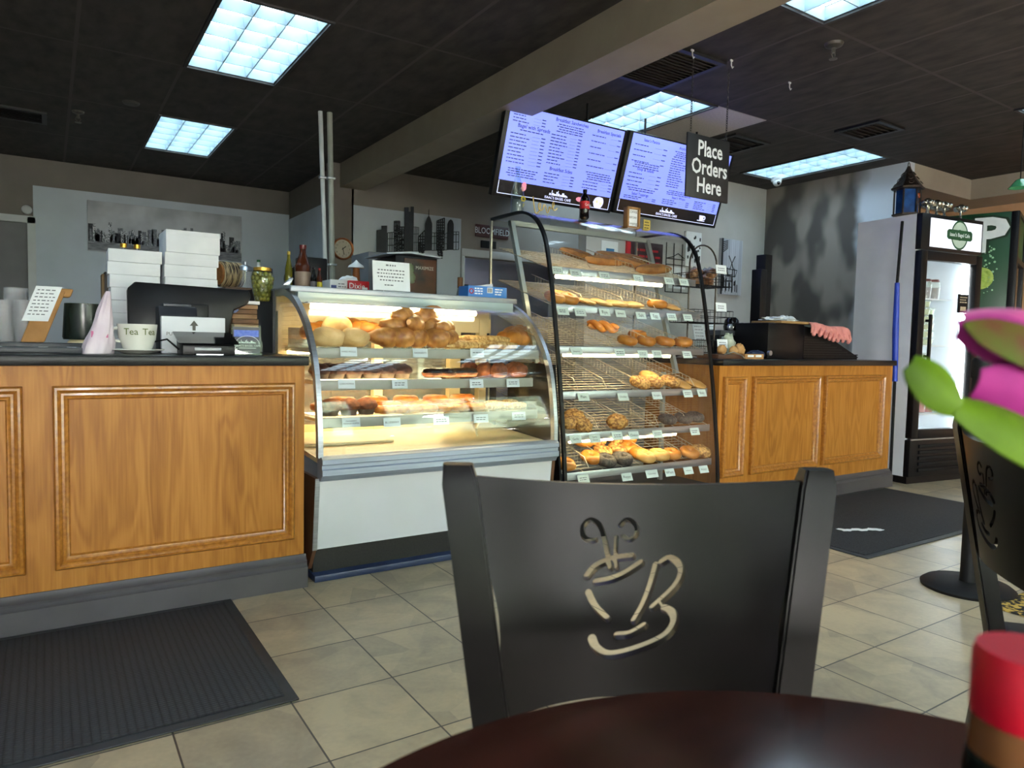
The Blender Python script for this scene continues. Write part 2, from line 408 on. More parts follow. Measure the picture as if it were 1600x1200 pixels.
def ceil_mat(name, x0, px, y0, py):
    m, n, l, p = nm(name)
    tc = n.new('ShaderNodeTexCoord'); sp = n.new('ShaderNodeSeparateXYZ'); l.new(tc.outputs['Object'], sp.inputs[0])
    def ed(o, a, per):
        f = math_node(n, l, 'FRACT', math_node(n, l, 'DIVIDE', math_node(n, l, 'SUBTRACT', o, a), per))
        d = math_node(n, l, 'MINIMUM', f, math_node(n, l, 'SUBTRACT', 1.0, f))
        return math_node(n, l, 'MULTIPLY', d, per)
    d = math_node(n, l, 'MINIMUM', ed(sp.outputs[0], x0, px), ed(sp.outputs[1], y0, py))
    g = math_node(n, l, 'LESS_THAN', d, .011)
    nz = n.new('ShaderNodeTexNoise'); nz.inputs['Scale'].default_value = 70; nz.inputs['Detail'].default_value = 4
    nb = n.new('ShaderNodeTexNoise'); nb.inputs['Scale'].default_value = 1.5
    rp = n.new('ShaderNodeValToRGB'); rp.color_ramp.elements[0].position = .35; rp.color_ramp.elements[1].position = .62
    rp.color_ramp.elements[0].color = lin('1c1816'); rp.color_ramp.elements[1].color = lin('3a3430')
    l.new(math_node(n, l, 'ADD', math_node(n, l, 'MULTIPLY', nz.outputs['Fac'], .7), math_node(n, l, 'MULTIPLY', nb.outputs['Fac'], .3)), rp.inputs[0])
    mx = n.new('ShaderNodeMix'); mx.data_type = 'RGBA'; l.new(g, mx.inputs[0]); l.new(rp.outputs[0], mx.inputs[6]); mx.inputs[7].default_value = lin('423d3a')
    l.new(mx.outputs[2], p.inputs['Base Color']); p.inputs['Roughness'].default_value = .8
    bp = n.new('ShaderNodeBump'); bp.inputs['Strength'].default_value = .5; bp.inputs['Distance'].default_value = .004
    l.new(math_node(n, l, 'ADD', nz.outputs['Fac'], math_node(n, l, 'MULTIPLY', g, .8)), bp.inputs['Height']); l.new(bp.outputs[0], p.inputs['Normal'])
    return m
BX0, BX1, BZ = 2.53, 2.80, 2.62
# left ceiling grid: x0 .78 step .61, y0 4.02 step 1.245;  right ceiling grid: x0 3.02 step .59, y0 2.445 step 1.235
def ceiling(name, xa, xb, x0, sx, y0, sy, holes, m):
    xs = sorted({xa, xb} | {x0 + k * sx for k in range(-12, 14) if xa < x0 + k * sx < xb})
    ys = sorted({YS - .1, YN + 2.1} | {y0 + k * sy for k in range(-8, 12) if YS - .1 < y0 + k * sy < YN + 2.1})
    mb = MB()
    for a, b in zip(xs, xs[1:]):
        for c, d in zip(ys, ys[1:]):
            if any(h[0] < (a + b) / 2 < h[1] and h[2] < (c + d) / 2 < h[3] for h in holes): continue
            mb.box(a, b, c, d, HC, HC + .02)
    mb.box(xa, xb, YS - .1, YN + 2.1, HC + .22, HC + .26)
    return struct(name, mb, m)
LG = dict(x0=.78, sx=.61, y0=4.02, sy=1.245); RG = dict(x0=3.02, sx=.59, y0=2.445, sy=1.235)
LC = [(0, 0), (0, 2), (-3, -1), (-4, 1), (2, -3), (-1, -3)]  # only the first pair is in view; the rest are added for even light
RC = [(1, 1), (5, 1), (0, -1), (5, -1), (2, -3), (6, -3), (1, 4), (4, 3), (3, 3)]  # cells past those in view hold unseen lights, added to fill the room
def cell(G, i, j): return (G['x0'] + i * G['sx'], G['x0'] + (i + 1) * G['sx'], G['y0'] + j * G['sy'], G['y0'] + (j + 1) * G['sy'])
LCELLS = [cell(LG, *c) for c in LC]; RCELLS = [cell(RG, *c) for c in RC]
WT = cell(RG, 2, 1)
ceiling('ceiling', XW - .1, BX0 + .05, LG['x0'], LG['sx'], LG['y0'], LG['sy'], LCELLS, ceil_mat('charcoal ceiling tile', .78, .61, 4.02, 1.245))
ceiling('ceiling_right', BX1 - .05, XE + .1, RG['x0'], RG['sx'], RG['y0'], RG['sy'], RCELLS + [WT], ceil_mat('charcoal ceiling tile right', 3.02, .59, 2.445, 1.235))
BEAMM = M('taupe beam paint', '8d8474', '837a6b', scale=5, rough=.55)
struct('trim_1', MB().box(BX0, BX1, YS, 7.15, BZ, HC + .02), BEAMM)

TAUPE = M('taupe wall paint', '77706a', '6f6963', scale=4, rough=.7)
PALE = M('pale grey wall paint', 'c0c8d2', 'b8c0ca', scale=4, rough=.65)
PEACH = M('peach wall with warm light', 'c79f7c', 'c09873', scale=4, rough=.7)  # peach tone also carries the warm light of the alcove
LILAC = M('lilac back room paint', 'd6d5ea', 'cdcce2', scale=4, rough=.7)
TRIMM = M('white trim paint', 'c2c5c6', 'b8bbbc', scale=6, rough=.5)
# north wall of the left bay, two colours
w = MB(); w.box(XW - .1, -.16 - .82, YN, YN + .1, 0, HC, mi=0); w.box(-.98, -.16, YN, YN + .1, 2.2, HC, mi=0); w.box(-.16, 2.6, YN, YN + .1, 0, HC, mi=0)
w.box(-.108, 2.52, YN - .012, YN, 0, 2.58, mi=1)
struct('wall_north', w, [TAUPE, PALE])
w = MB(); w.box(-1.04, -.98, YN - .03, YN + .05, 0, 2.25); w.box(-.16, -.09, YN - .03, YN + .05, 0, 2.25); w.box(-1.04, -.09, YN - .03, YN + .05, 2.19, 2.26)
d1 = struct('door_1', MB().box(-.98, -.16, YN + .02, YN + .06, 0, 2.19), M('grey door paint', '6a6a6c', '626264', scale=5, rough=.55))
struct('door_frame', w, TRIMM, d1)
struct('door_handle', MB().lathe([(0, 0), (.025, 0), (.03, .02), (.02, .05), (0, .055)], (-.9, YN + .02, 1.0), axis='y'), ALU, d1)
# stub wall at the end of the beam (pilaster) running north, and the skyline wall
w = MB(); w.box(2.52, 2.60, 7.24, YN + .1, 2.5, HC, mi=0); w.box(2.52, 2.60, 7.24, YN + .1, 0, 2.5, mi=1); w.box(2.42, 2.68, 7.15, 7.25, 0, BZ + .26, mi=0)
w.box(2.512, 2.52, 7.26, YN - .02, 0, 2.52, mi=1)
struct('wall_stub', w, [TAUPE, PALE])
w = MB(); w.box(2.66, 3.98, 7.15, 7.27, 0, HC, mi=0); w.box(3.98, 5.3, 7.15, 7.27, 2.04, HC, mi=0); w.box(5.3, 8.7, 7.15, 7.27, 0, HC, mi=0)
w.box(2.675, 3.95, 7.138, 7.15, 0, 2.455, mi=1)
struct('wall_skyline', w, [M('far taupe wall paint', '8a837c', '837c75', scale=4, rough=.7), PALE])
struct('trim_2', MB().box(3.955, 5.36, 7.12, 7.15, 2.04, 2.125, .006).box(3.955, 4.0, 7.12, 7.15, 0, 2.04, .006), TRIMM)
w = MB(); w.box(2.6, 8.7, 9.0, 9.1, 0, HC); w.box(8.6, 8.7, 7.28, 9.0, 0, HC)
struct('wall_backroom', w, LILAC)
struct('wall_partition', MB().box(4.25, 6.95, 5.25, 5.37, 0, HC), M('warm grey wall paint', 'b9b9b7', 'afafad', scale=4, rough=.6))
# wall to the right of the order counter, with a dark smear put into its colour
SMEAR, n, l, p = nm('blotched grey smear')
tc = n.new('ShaderNodeTexCoord'); sp = n.new('ShaderNodeSeparateXYZ'); l.new(tc.outputs['Object'], sp.inputs[0])
nz = n.new('ShaderNodeTexNoise'); nz.inputs['Scale'].default_value = 2.3; nz.inputs['Detail'].default_value = 2.5; l.new(tc.outputs['Object'], nz.inputs['Vector'])
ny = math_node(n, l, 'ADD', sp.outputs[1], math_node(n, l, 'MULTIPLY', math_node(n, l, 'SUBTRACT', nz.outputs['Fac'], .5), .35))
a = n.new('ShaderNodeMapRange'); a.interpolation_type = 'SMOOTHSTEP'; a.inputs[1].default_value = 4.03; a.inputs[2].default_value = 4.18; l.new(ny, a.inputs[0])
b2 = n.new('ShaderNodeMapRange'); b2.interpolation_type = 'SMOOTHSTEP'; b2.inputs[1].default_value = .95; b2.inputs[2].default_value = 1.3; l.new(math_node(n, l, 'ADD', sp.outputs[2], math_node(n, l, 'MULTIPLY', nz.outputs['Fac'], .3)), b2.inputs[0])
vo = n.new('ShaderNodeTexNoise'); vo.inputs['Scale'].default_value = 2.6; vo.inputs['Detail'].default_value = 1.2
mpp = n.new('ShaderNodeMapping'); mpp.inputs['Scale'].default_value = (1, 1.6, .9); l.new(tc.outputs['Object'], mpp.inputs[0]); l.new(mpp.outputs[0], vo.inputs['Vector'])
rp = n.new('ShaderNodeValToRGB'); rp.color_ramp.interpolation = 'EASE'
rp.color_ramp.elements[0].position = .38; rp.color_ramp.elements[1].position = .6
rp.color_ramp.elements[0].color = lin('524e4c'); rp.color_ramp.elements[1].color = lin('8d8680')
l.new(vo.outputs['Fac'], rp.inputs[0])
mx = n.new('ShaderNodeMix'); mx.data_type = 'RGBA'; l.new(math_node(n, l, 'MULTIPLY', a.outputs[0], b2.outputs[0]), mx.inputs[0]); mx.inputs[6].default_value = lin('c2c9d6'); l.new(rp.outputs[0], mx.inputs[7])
l.new(mx.outputs[2], p.inputs['Base Color']); p.inputs['Roughness'].default_value = .65
struct('wall_right', MB().box(6.85, 6.95, 3.655, 5.25, 0, HC), SMEAR)
struct('wall_alcove', MB().box(6.95, XE + .1, 4.2, 4.3, 0, HC).box(XE, XE + .1, YS, 7.3, 0, HC), PEACH)
struct('trim_3', MB().box(6.95, XE, 3.655, 4.2, 2.655, HC).box(8.07, XE, YS, 3.655, 2.655, HC), M('beige soffit paint', 'a59a8c', '9b9082', scale=4, rough=.65))
# west wall and the street wall with windows, behind the viewer
struct('wall_west', MB().box(XW - .1, XW, YS, YN, 0, HC), PALE)
w = MB(); ed = XW - .1
for a, b in WINS: w.box(ed, a, YS - .1, YS, 0, HC); ed = b
w.box(ed, XE + .1, YS - .1, YS, 0, HC)
for a, b in WINS: w.box(a, b, YS - .1, YS, 0, .55); w.box(a, b, YS - .1, YS, 2.55, HC)
struct('wall_south', w, TAUPE)
for i, (a, b) in enumerate(WINS):
    f = MB()
    for u in (a, (a + b) / 2 - .025, b - .05): f.box(u, u + .05, YS - .08, YS - .02, .55, 2.55)
    for z in (.55, 2.5): f.box(a, b, YS - .08, YS - .02, z, z + .05)
    o = struct('window_%d' % (i + 1), f, ALU)
    struct('pane', MB().box(a + .05, b - .05, YS - .055, YS - .05, .6, 2.5), GLASS, o)
# the street side: grass and a hedge of trees that the glass fronts reflect
struct('ground_outside', MB().box(-14, 20, -16, YS - .1, -.12, -.02), M('outside paving', 'a39e94', '8d887e', scale=8, rough=.9))
tb = MB()
rr = random.Random(3)
for k in range(110):
    x = rr.uniform(-12, 18); z = rr.uniform(.3, 6.8)
    tb.blob((x, rr.uniform(-12, -9), z), rr.uniform(.7, 1.5), rr.uniform(.7, 1.3), rr.uniform(.6, 1.3), .5, 2.4, 12, 8, k)
o = struct('hedge_outside', tb, M('tree foliage', '6f7f62', '434f40', scale=3, rough=.8))
# ------------------------------------------------------------------ ceiling lights and fittings
LAMP = emis('cool fluorescent panel', (.72, .90, 1.0), LAMP_E)
LOUV = M('bright louvre metal', '9fb4be', '8fa5b0', scale=6, rough=.5)
def troffer(c, label):
    x0, x1, y0, y1 = c; t = thing('ceiling_light', label, 'ceiling light', ((x0 + x1) / 2, (y0 + y1) / 2, HC), 0, 'recessed ceiling lights')
    f = MB()
    for a, b, d, e in ((x0, x0 + .02, y0, y1), (x1 - .02, x1, y0, y1), (x0 + .02, x1 - .02, y0, y0 + .02), (x0 + .02, x1 - .02, y1 - .02, y1)): f.box(a, b, d, e, HC - .012, HC + .1)
    part('frame', f, M('charcoal light frame', '2c2a2a', '252323', scale=10, rough=.6), t)
    f = MB(); f.box(x0 + .02, x1 - .02, y0 + .02, y1 - .02, HC + .085, HC + .1); part('diffuser', f, LAMP, t)
    f = MB(); nx, ny = 3, 6
    for i in range(nx + 1):
        x = x0 + .025 + (x1 - x0 - .05) * i / nx; f.prism([(x - .003, HC + .004), (x + .003, HC + .004), (x + .014, HC + .07), (x - .014, HC + .07)], y0 + .02, y1 - .02, 'xz')
    for j in range(ny + 1):
        y = y0 + .025 + (y1 - y0 - .05) * j / ny; f.prism([(y - .003, HC + .004), (y + .003, HC + .004), (y + .014, HC + .07), (y - .014, HC + .07)], x0 + .02, x1 - .02, 'yz')
    part('louver', f, LOUV, t)
LL = ['large recessed ceiling light nearest the viewer, left of the beam', 'recessed ceiling light in front of the grey wall with the skyline canvas'] + ['unseen ceiling light added for even light, left of the beam'] * 4
for c, lb in zip(LCELLS, LL): troffer(c, lb)
LR = ['recessed ceiling light just above the two menu screens', 'recessed ceiling light beside the white dome camera, over the right wall', 'recessed ceiling light cut by the top edge, right of the beam', 'recessed ceiling light at the right edge above the green cooler'] + ['unseen ceiling light added for even light, right of the beam'] * 2 + ['ceiling light added out of sight to brighten the back room', 'ceiling light added behind the order wall to brighten the skyline wall', 'ceiling light added behind the menu screens to brighten the skyline wall']  # back room and order wall lights are added to brighten those walls
for c, lb in zip(RCELLS, LR): troffer(c, lb)
x0, x1, y0, y1 = WT
solo('ceiling_tile', MB().box(x0 + .012, x1 - .012, y0 + .012, y1 - .012, HC + .002, HC + .018), M('white ceiling tile', 'b9b2aa', 'aca59d', scale=60, rough=.8), 'single pale unpainted ceiling tile beside the light above the menu screens', 'ceiling tile')
VENT = M('dark vent metal', '1b1a1a', '131212', scale=12, rough=.5)
def vent(x0, x1, y0, y1, label, n=6):
    t = thing('ceiling_vent', label, 'air vent', ((x0 + x1) / 2, (y0 + y1) / 2, HC))
    f = MB(); k = .035; z0, z1 = HC - .018, HC - .001
    f.box(x0, x1, y0, y0 + k, z0, z1); f.box(x0, x1, y1 - k, y1, z0, z1); f.box(x0, x0 + k, y0 + k, y1 - k, z0, z1); f.box(x1 - k, x1, y0 + k, y1 - k, z0, z1)
    part('frame', f, VENT, t); f = MB()
    for i in range(n):
        y = y0 + k + (y1 - y0 - 2 * k) * (i + .5) / n
        f.box(x0 + k, x1 - k, -.016, .016, -.002, .002, mx=Matrix.Translation((0, y, HC - .01)) @ Matrix.Rotation(.6, 4, 'X'))
    part('louver', f, M('black vent slats', '0f0f10', '0a0a0b', scale=20, rough=.5), t)
vent(5.42, 5.79, 3.14, 3.52, 'black square air vent in the right ceiling, left of the light over the right wall')
vent(4.84, 5.3, 4.04, 4.5, 'wide black return grille behind the Place Orders Here sign', 4)
vent(-.36, .02, 7.02, 7.4, 'dark square air vent at the far left edge of the ceiling')
vent(3.03, 3.6, 3.1, 3.67, 'flat black mesh grille panel in the ceiling beside the beam', 14)
def sprinkler(x, y, label, s=1):
    t = thing('fire_sprinkler', label, 'sprinkler', (x, y, HC))
    lpart('escutcheon', MB().lathe([(0, 0), (.045 * s, 0), (.04 * s, -.012 * s), (.02 * s, -.022 * s), (0, -.022 * s)]), M('dull sprinkler plate', '5c5853', '45423e', scale=30, rough=.5, metal=.4), t)
    f = MB().lathe([(0, -.02), (.011, -.02), (.011, -.05), (.006, -.055), (0, -.055)])
    for sg in (-1, 1): f.tube([(sg * .011, 0, -.045), (sg * .018, 0, -.065), (sg * .003, 0, -.085)], .003, 6)
    f.lathe([(0, -.085), (.022, -.086), (.024, -.09), (0, -.091)]); lpart('head', f, M('dull sprinkler metal', '77736c', '5b5852', scale=30, rough=.4, metal=.7), t)
p0 = onz(1303, 68, HC); sprinkler(p0.x, p0.y, 'fire sprinkler in the right ceiling near the top edge', 1.2)
p0 = onz(122, 174, HC); sprinkler(p0.x, p0.y, 'fire sprinkler left of the ceiling light by the north wall')
p0 = onz(205, 160, HC); solo('smoke_detector', MB().lathe([(0, 0), (.06, 0), (.055, -.015), (.03, -.02), (0, -.02)], (p0.x, p0.y, HC)), M('charcoal plastic cover', '393634', '312f2d', scale=20, rough=.6), 'flat charcoal disc on the ceiling left of the two lights', 'smoke detector')
def hook(px, py, label):
    q = onz(px, py, HC)
    f = MB().box(-.012, .012, -.004, .004, -.012, 0, .002).tube([(0, 0, -.01), (0, 0, -.035), (.012, 0, -.05), (.02, 0, -.04)], .004, 6)
    f.bm.transform(Matrix.Translation(q)); return solo('ceiling_hook', f, TRIMM, label, 'hook')
hook(1082, 77, 'small white ceiling hook holding the left chain of the order sign')
hook(1143, 93, 'small white ceiling hook holding the right chain of the order sign')
hook(1234, 128, 'small empty white ceiling hook right of the order sign')
q = onz(1211, 278, HC); q.y -= .02
t = thing('security_camera', 'white dome security camera on the ceiling in the corner over the right wall', 'camera', (q.x, q.y, HC))
lpart('base', MB().lathe([(0, 0), (.05, 0), (.055, -.03), (.05, -.045), (0, -.045)]), TRIMM, t)
lpart('dome', MB().blob((-.01, -.015, -.055), .042, .042, .04, 0, 1), TRIMM, t)
lpart('lens', MB().blob((-.025, -.045, -.065), .02, .016, .02, 0, 1), BLKGL, t)
q = ony(42, 328, YN)
solo('wall_disc', MB().lathe([(0, 0), (.05, 0), (.045, -.03), (.03, -.04), (0, -.04)], (q.x, YN, q.z), axis='y'), TRIMM, 'small round white detector on the wall above the grey door', 'detector')

# conduits from the ceiling down behind the pastry case
def conduit(px0, py0, px1, py1, Y, r, m, label):
    a = onz(px0, py0, HC); b = ony(px1, py1, a.y); d = (b - a); k = (HC - .005) / (a.z - b.z); e = a + d * k
    pts = [a + (e - a) * (i / 6) for i in range(7)]
    t = thing('conduit_pipe', label, 'pipe', (e.x, e.y, e.z))
    part('pipe', MB().tube(pts, r, 12), m, t)
    for s in (.18, .42, .62):
        c = a + (e - a) * s; f = MB().box(c.x - r * 1.4, c.x + r * 1.4, c.y - r * 1.4, c.y + r * 1.4, c.z - .008, c.z + .008, .003)
        part('clamp', f, ALU, t)
    return t
conduit(500.5, 174, 510, 468, 5.6, .018, M('white conduit', 'c9ced0', 'b9bec0', scale=8, rough=.4), 'thin white conduit pipe, left of the pair rising behind the pastry case')
conduit(515, 176, 520, 470, 5.6, .022, M('grey conduit', 'a2a59c', '93968d', scale=8, rough=.45), 'thicker grey conduit pipe, right of the pair rising behind the pastry case')

# ------------------------------------------------------------------ counters
def frame_mould(mb, x0, x1, z0, z1, y):
    prof = [(0, 0), (0, .018), (.006, .026), (.014, .028), (.022, .022), (.026, .014), (.034, .016), (.040, .010), (.045, .009), (.05, 0)]
    corners = [(x0, z0, 1, 1), (x1, z0, -1, 1), (x1, z1, -1, -1), (x0, z1, 1, -1)]
    bm = bmesh.new(); R4 = []
    for (x, z, sx, sz) in corners: R4.append([bm.verts.new((x + sx * i, y - d, z + sz * i)) for i, d in prof])
    for k in range(4):
        a, b = R4[k], R4[(k + 1) % 4]
        for i in range(len(prof) - 1): bm.faces.new((a[i], b[i], b[i + 1], a[i + 1]))
    bmesh.ops.recalc_face_normals(bm, faces=bm.faces[:])
    return mb.take(bm)
def base_mould(mb, x0, x1, y):
    mb.prism([(y, 0), (y - .036, 0), (y - .036, .088), (y - .028, .092), (y - .022, .100), (y - .024, .112), (y - .016, .117), (y - .007, .128), (y - .004, .137), (y, .138)], x0, x1, 'yz'); return mb
CY = 3.0
t = thing('counter_cabinet', 'long oak panelled counter under the black top on the left', 'counter', (-.6, 3.35, 0))
part('body', MB().box(-2.3, .912, CY, 3.95, 0, .95), OAK, t)
for a, b in ((83, 459), (-400, 36.5)):
    f = MB(); frame_mould(f, max(-2.1, ony(a, 700, CY).x), ony(b, 700, CY).x, .212, .878, CY); part('panel_moulding', f, OAK2, t)
f = MB(); base_mould(f, -2.3, .92, CY); part('base_moulding', f, BASEG, t, 'grey painted base moulding')
solo('countertop', MB().box(-2.3, .925, 2.972, 4.02, .951, .991, .006), GRANITE, 'black stone top of the left counter', 'countertop')
t = thing('counter_cabinet', 'oak panelled counter between the bagel case and the white fridge', 'counter', (4.5, 3.3, 0))
part('body', MB().box(3.53, 5.54, CY, 3.65, 0, .95), OAK, t)
for a, b in ((1127, 1161), (1172, 1276), (1284, 1377)):
    f = MB(); frame_mould(f, ony(a, 660, CY).x, ony(b, 660, CY).x, .235, .88, CY); part('panel_moulding', f, OAK2, t)
f = MB(); base_mould(f, 3.53, 5.56, CY); part('base_moulding', f, BASEG, t, 'grey painted base moulding')
solo('countertop', MB().box(3.53, 5.55, 2.972, 3.7, .951, .991, .006), GRANITE, 'black stone top of the right counter', 'countertop')

# ------------------------------------------------------------------ floor mats
MATM, n, l, p = nm('ribbed rubber mat')
tc = n.new('ShaderNodeTexCoord'); sp = n.new('ShaderNodeSeparateXYZ'); l.new(tc.outputs['Object'], sp.inputs[0])
def wv(o, per): return math_node(n, l, 'ABSOLUTE', math_node(n, l, 'SINE', math_node(n, l, 'MULTIPLY', o, PI / per)))
hh = math_node(n, l, 'MULTIPLY', math_node(n, l, 'POWER', wv(sp.outputs[0], .021), .5), math_node(n, l, 'POWER', wv(sp.outputs[1], .012), .35))
nz = n.new('ShaderNodeTexNoise'); nz.inputs['Scale'].default_value = 130; nz.inputs['Detail'].default_value = 3
rp = n.new('ShaderNodeValToRGB'); rp.color_ramp.elements[0].color = lin('151618'); rp.color_ramp.elements[1].color = lin('3c3e43'); rp.color_ramp.elements[0].position = .2; rp.color_ramp.elements[1].position = 1.1
l.new(math_node(n, l, 'ADD', math_node(n, l, 'MULTIPLY', hh, .6), math_node(n, l, 'MULTIPLY', nz.outputs['Fac'], .4)), rp.inputs[0]); l.new(rp.outputs[0], p.inputs['Base Color'])
bp = n.new('ShaderNodeBump'); bp.inputs['Strength'].default_value = .9; bp.inputs['Distance'].default_value = .004; l.new(hh, bp.inputs['Height']); l.new(bp.outputs[0], p.inputs['Normal']); p.inputs['Roughness'].default_value = .75
MATR = M('rubber mat edge', '26292e', '1f2226', scale=30, rough=.5)
def mat_(x0, x1, y0, y1, label, pile):
    t = thing('floor_mat', label, 'mat', ((x0 + x1) / 2, (y0 + y1) / 2, 0))
    part('border', MB().box(x0, x1, y0, y1, .001, .007, .003), MATR, t)
    part('pile', MB().box(x0 + .035, x1 - .035, y0 + .035, y1 - .035, .006, .011, .002), pile, t)
mat_(-1.2, .607, 2.03, 2.965, 'black ribbed rubber mat in front of the left oak counter', MATM)
mat_(3.49, 5.41, 1.965, 2.955, 'black floor mat in front of the right oak counter', M('black carpet pile', '2b2d33', '17181b', scale=140, rough=.95, bump=.5))
f = MB(); pts = []
q0 = onz(1312, 829, .012); q1 = onz(1378, 828, .012)
f.slab(lambda u, v: (q0 + (q1 - q0) * u + Vector((0, 1, 0)) * (v - .5) * (.05 + .02 * math.sin(u * 17)) + Vector((0, 0, .002 + .003 * abs(math.sin(u * 23 + v * 5)))), Vector((0, 0, 1))), 20, 4, .0012)
solo('paper_scrap', f, PAPER, 'torn strip of white paper lying on the right black mat', 'paper')
SPOT = M('spotted rug', 'c9a64e', '1c1a17', scale=40, rough=.9, lo=.46, hi=.54)
q = onz(1592, 960, 0)
solo('patterned_rug', MB().box(q.x - .02, q.x + 1.2, q.y - 1.0, q.y + .1, .001, .008, .003), SPOT, 'yellow and black spotted rug at the right edge behind the second chair', 'rug')
# stanchion post
t = thing('stanchion_post', 'black queue post with a round flat base on the tiles at right', 'post', (3.475, 1.49, 0))
lpart('base', MB().lathe([(0, 0), (.185, 0), (.188, .012), (.17, .026), (.06, .034), (0, .034)], seg=48), BLACKM, t)
lpart('pole', MB().lathe([(0, .03), (.034, .03), (.032, .08), (.031, .96), (0, .96)], seg=24), BLACKM, t)
lpart('head', MB().lathe([(0, .955), (.036, .955), (.038, .97), (.038, 1.03), (.03, 1.045), (0, 1.045)], seg=24), BLACKM, t)
# ------------------------------------------------------------------ curved pastry case
def smooth(pts, n=4):
    # Catmull-Rom through (y,z) points
    out = []
    P = [pts[0]] + list(pts) + [pts[-1]]
    for i in range(1, len(P) - 2):
        for k in range(n):
            t = k / n; a, b, c, d = P[i - 1], P[i], P[i + 1], P[i + 2]
            out.append(tuple(.5 * ((2 * b[j]) + (c[j] - a[j]) * t + (2 * a[j] - 5 * b[j] + 4 * c[j] - d[j]) * t * t + (3 * b[j] - a[j] - 3 * c[j] + d[j]) * t ** 3) for j in (0, 1)))
    out.append(tuple(pts[-1])); return out
def offset(pr, d):
    # shift a (y,z) profile along its normal, positive = towards the inside of the case
    o = []
    for i, (y, z) in enumerate(pr):
        a = pr[max(i - 1, 0)]; b = pr[min(i + 1, len(pr) - 1)]
        ty, tz = b[0] - a[0], b[1] - a[1]; L = math.hypot(ty, tz) or 1
        o.append((y - tz / L * d, z + ty / L * d))
    return o
def strip(mb, pr, x0, x1, d0, d1, mi=0):
    A = offset(pr, d0); B = offset(pr, d1)
    return mb.prism(A + B[::-1], x0, x1, 'yz', mi) if False else _strip(mb, A, B, x0, x1, mi)
def _strip(mb, A, B, x0, x1, mi):
    bm = bmesh.new()
    q = [[bm.verts.new((x, y, z)) for y, z in pr] for pr, x in ((A, x0), (A, x1), (B, x1), (B, x0))]
    n = len(A)
    for k in range(4):
        a, b = q[k], q[(k + 1) % 4]
        for i in range(n - 1): bm.faces.new((a[i], b[i], b[i + 1], a[i + 1]))
    bm.faces.new([q[k][0] for k in range(4)]); bm.faces.new([q[k][n - 1] for k in range(4)][::-1])
    bmesh.ops.recalc_face_normals(bm, faces=bm.faces[:])
    return mb.take(bm, mi)
PX0, PX1 = .95, 2.215
PROF1 = smooth([(3.62, 1.300), (3.48, 1.299), (3.36, 1.275), (3.24, 1.222), (3.13, 1.143), (3.05, 1.05), (2.99, .94), (2.955, .80), (2.935, .66), (2.93, .56)])
TUBEM = emis('warm fluorescent tube', (1.0, .80, .44), TUBE_E)
GREYL = M('grey case trim', '9aa2ab', '8d959e', scale=8, rough=.4, metal=.3)
DKG = M('dark grey laminate', '3a3d42', '33363a', scale=10, rough=.5)
pc = thing('pastry_case', 'low curved glass pastry display case with a white front panel', 'display case', ((PX0 + PX1) / 2, 3.3, 0))
f = MB(); f.prism([(2.955, .455), (3.66, .455), (3.66, .15), (2.99, .15)], PX0 + .012, PX1 - .012, 'yz'); part('lower_body', f, WHITEP, pc, 'white front panel')
for a, b in ((PX0 - .004, PX0 + .012), (PX1 - .012, PX1 + .004)):
  f = MB().prism([(2.948, .47), (3.68, .47), (3.68, .12), (3.05, .05), (2.982, .15)], a, b, 'yz')
  part('side_panel', f, M('brown laminate side', '6b4a33', '5d3f2b', scale=6, rough=.4), pc, 'brown side panel of the base')
f = MB().prism([(2.943, .47), (2.949, .47), (2.985, .15), (2.979, .15)], PX0 - .006, PX0 + .014, 'yz'); part('corner_strip', f, ALU, pc)
part('kick_plate', MB().box(PX0 + .02, PX1 - .02, 3.05, 3.62, .03, .15), M('speckled black kick plate', '1d1c1a', '090909', scale=120, rough=.6), pc)
part('floor_strip', MB().box(PX0 + .01, PX1 - .01, 2.995, 3.6, .0, .03, .004), M('blue grey floor strip', '2c3a5c', '25314d', scale=10, rough=.35), pc, 'blue grey floor strip')  # dark blue grey strip along the floor, ahead of the kick plate
f = MB(); f.prism([(2.915, .565), (2.90, .555), (2.90, .535), (2.908, .53), (2.908, .515), (2.90, .51), (2.90, .487), (2.912, .48), (2.925, .46), (2.97, .46), (2.97, .545), (2.96, .565)], PX0 + .01, PX1 - .01, 'yz')
part('front_ledge', f, M('pale blue grey aluminium', 'a9b5c8', '9ba7ba', scale=3, stretch=(1, 40, 40), rough=.3, metal=.5), pc, 'ridged aluminium front ledge')
f = MB().prism([(2.96, .55), (3.62, .585), (3.62, .56), (2.96, .53)], PX0 + .014, PX1 - .014, 'yz'); part('deck', f, CREAM, pc, 'cream deck floor')
f = MB()
for i in range(44):
    x = PX0 + .05 + i * (PX1 - PX0 - .1) / 44; f.box(x, x + .014, 2.985, 3.0, .5515, .5535, mx=None)
part('vent_slot', f, M('shadowed vent hole', '77745f', '6a6754', scale=10, rough=.7), pc, kind='stuff')
f = MB(); strip(f, PROF1, PX0, PX0 + .022, -.004, .028); part('end_trim', f, ALU, pc, 'curved silver end trim')
f = MB(); strip(f, PROF1, PX1 - .022, PX1, -.004, .028); part('end_trim', f, ALU, pc, 'curved silver end trim')
f = MB(); strip(f, PROF1[4:], PX0 + .022, PX1 - .022, 0.002, .007); part('front_glass', f, GLASS, pc, 'curved clear front glass')
def endglass(prof, x, th, yb, z0):
    pr = offset(prof, .012); return MB().prism([(yb, z0)] + [(yb, pr[0][1])] + pr[1:] , x, x + th, 'yz')
part('end_glass', endglass(PROF1, PX0 + .004, .005, 3.62, .56), GLASS, pc); part('end_glass', endglass(PROF1, PX1 - .010, .005, 3.62, .56), GLASS, pc)
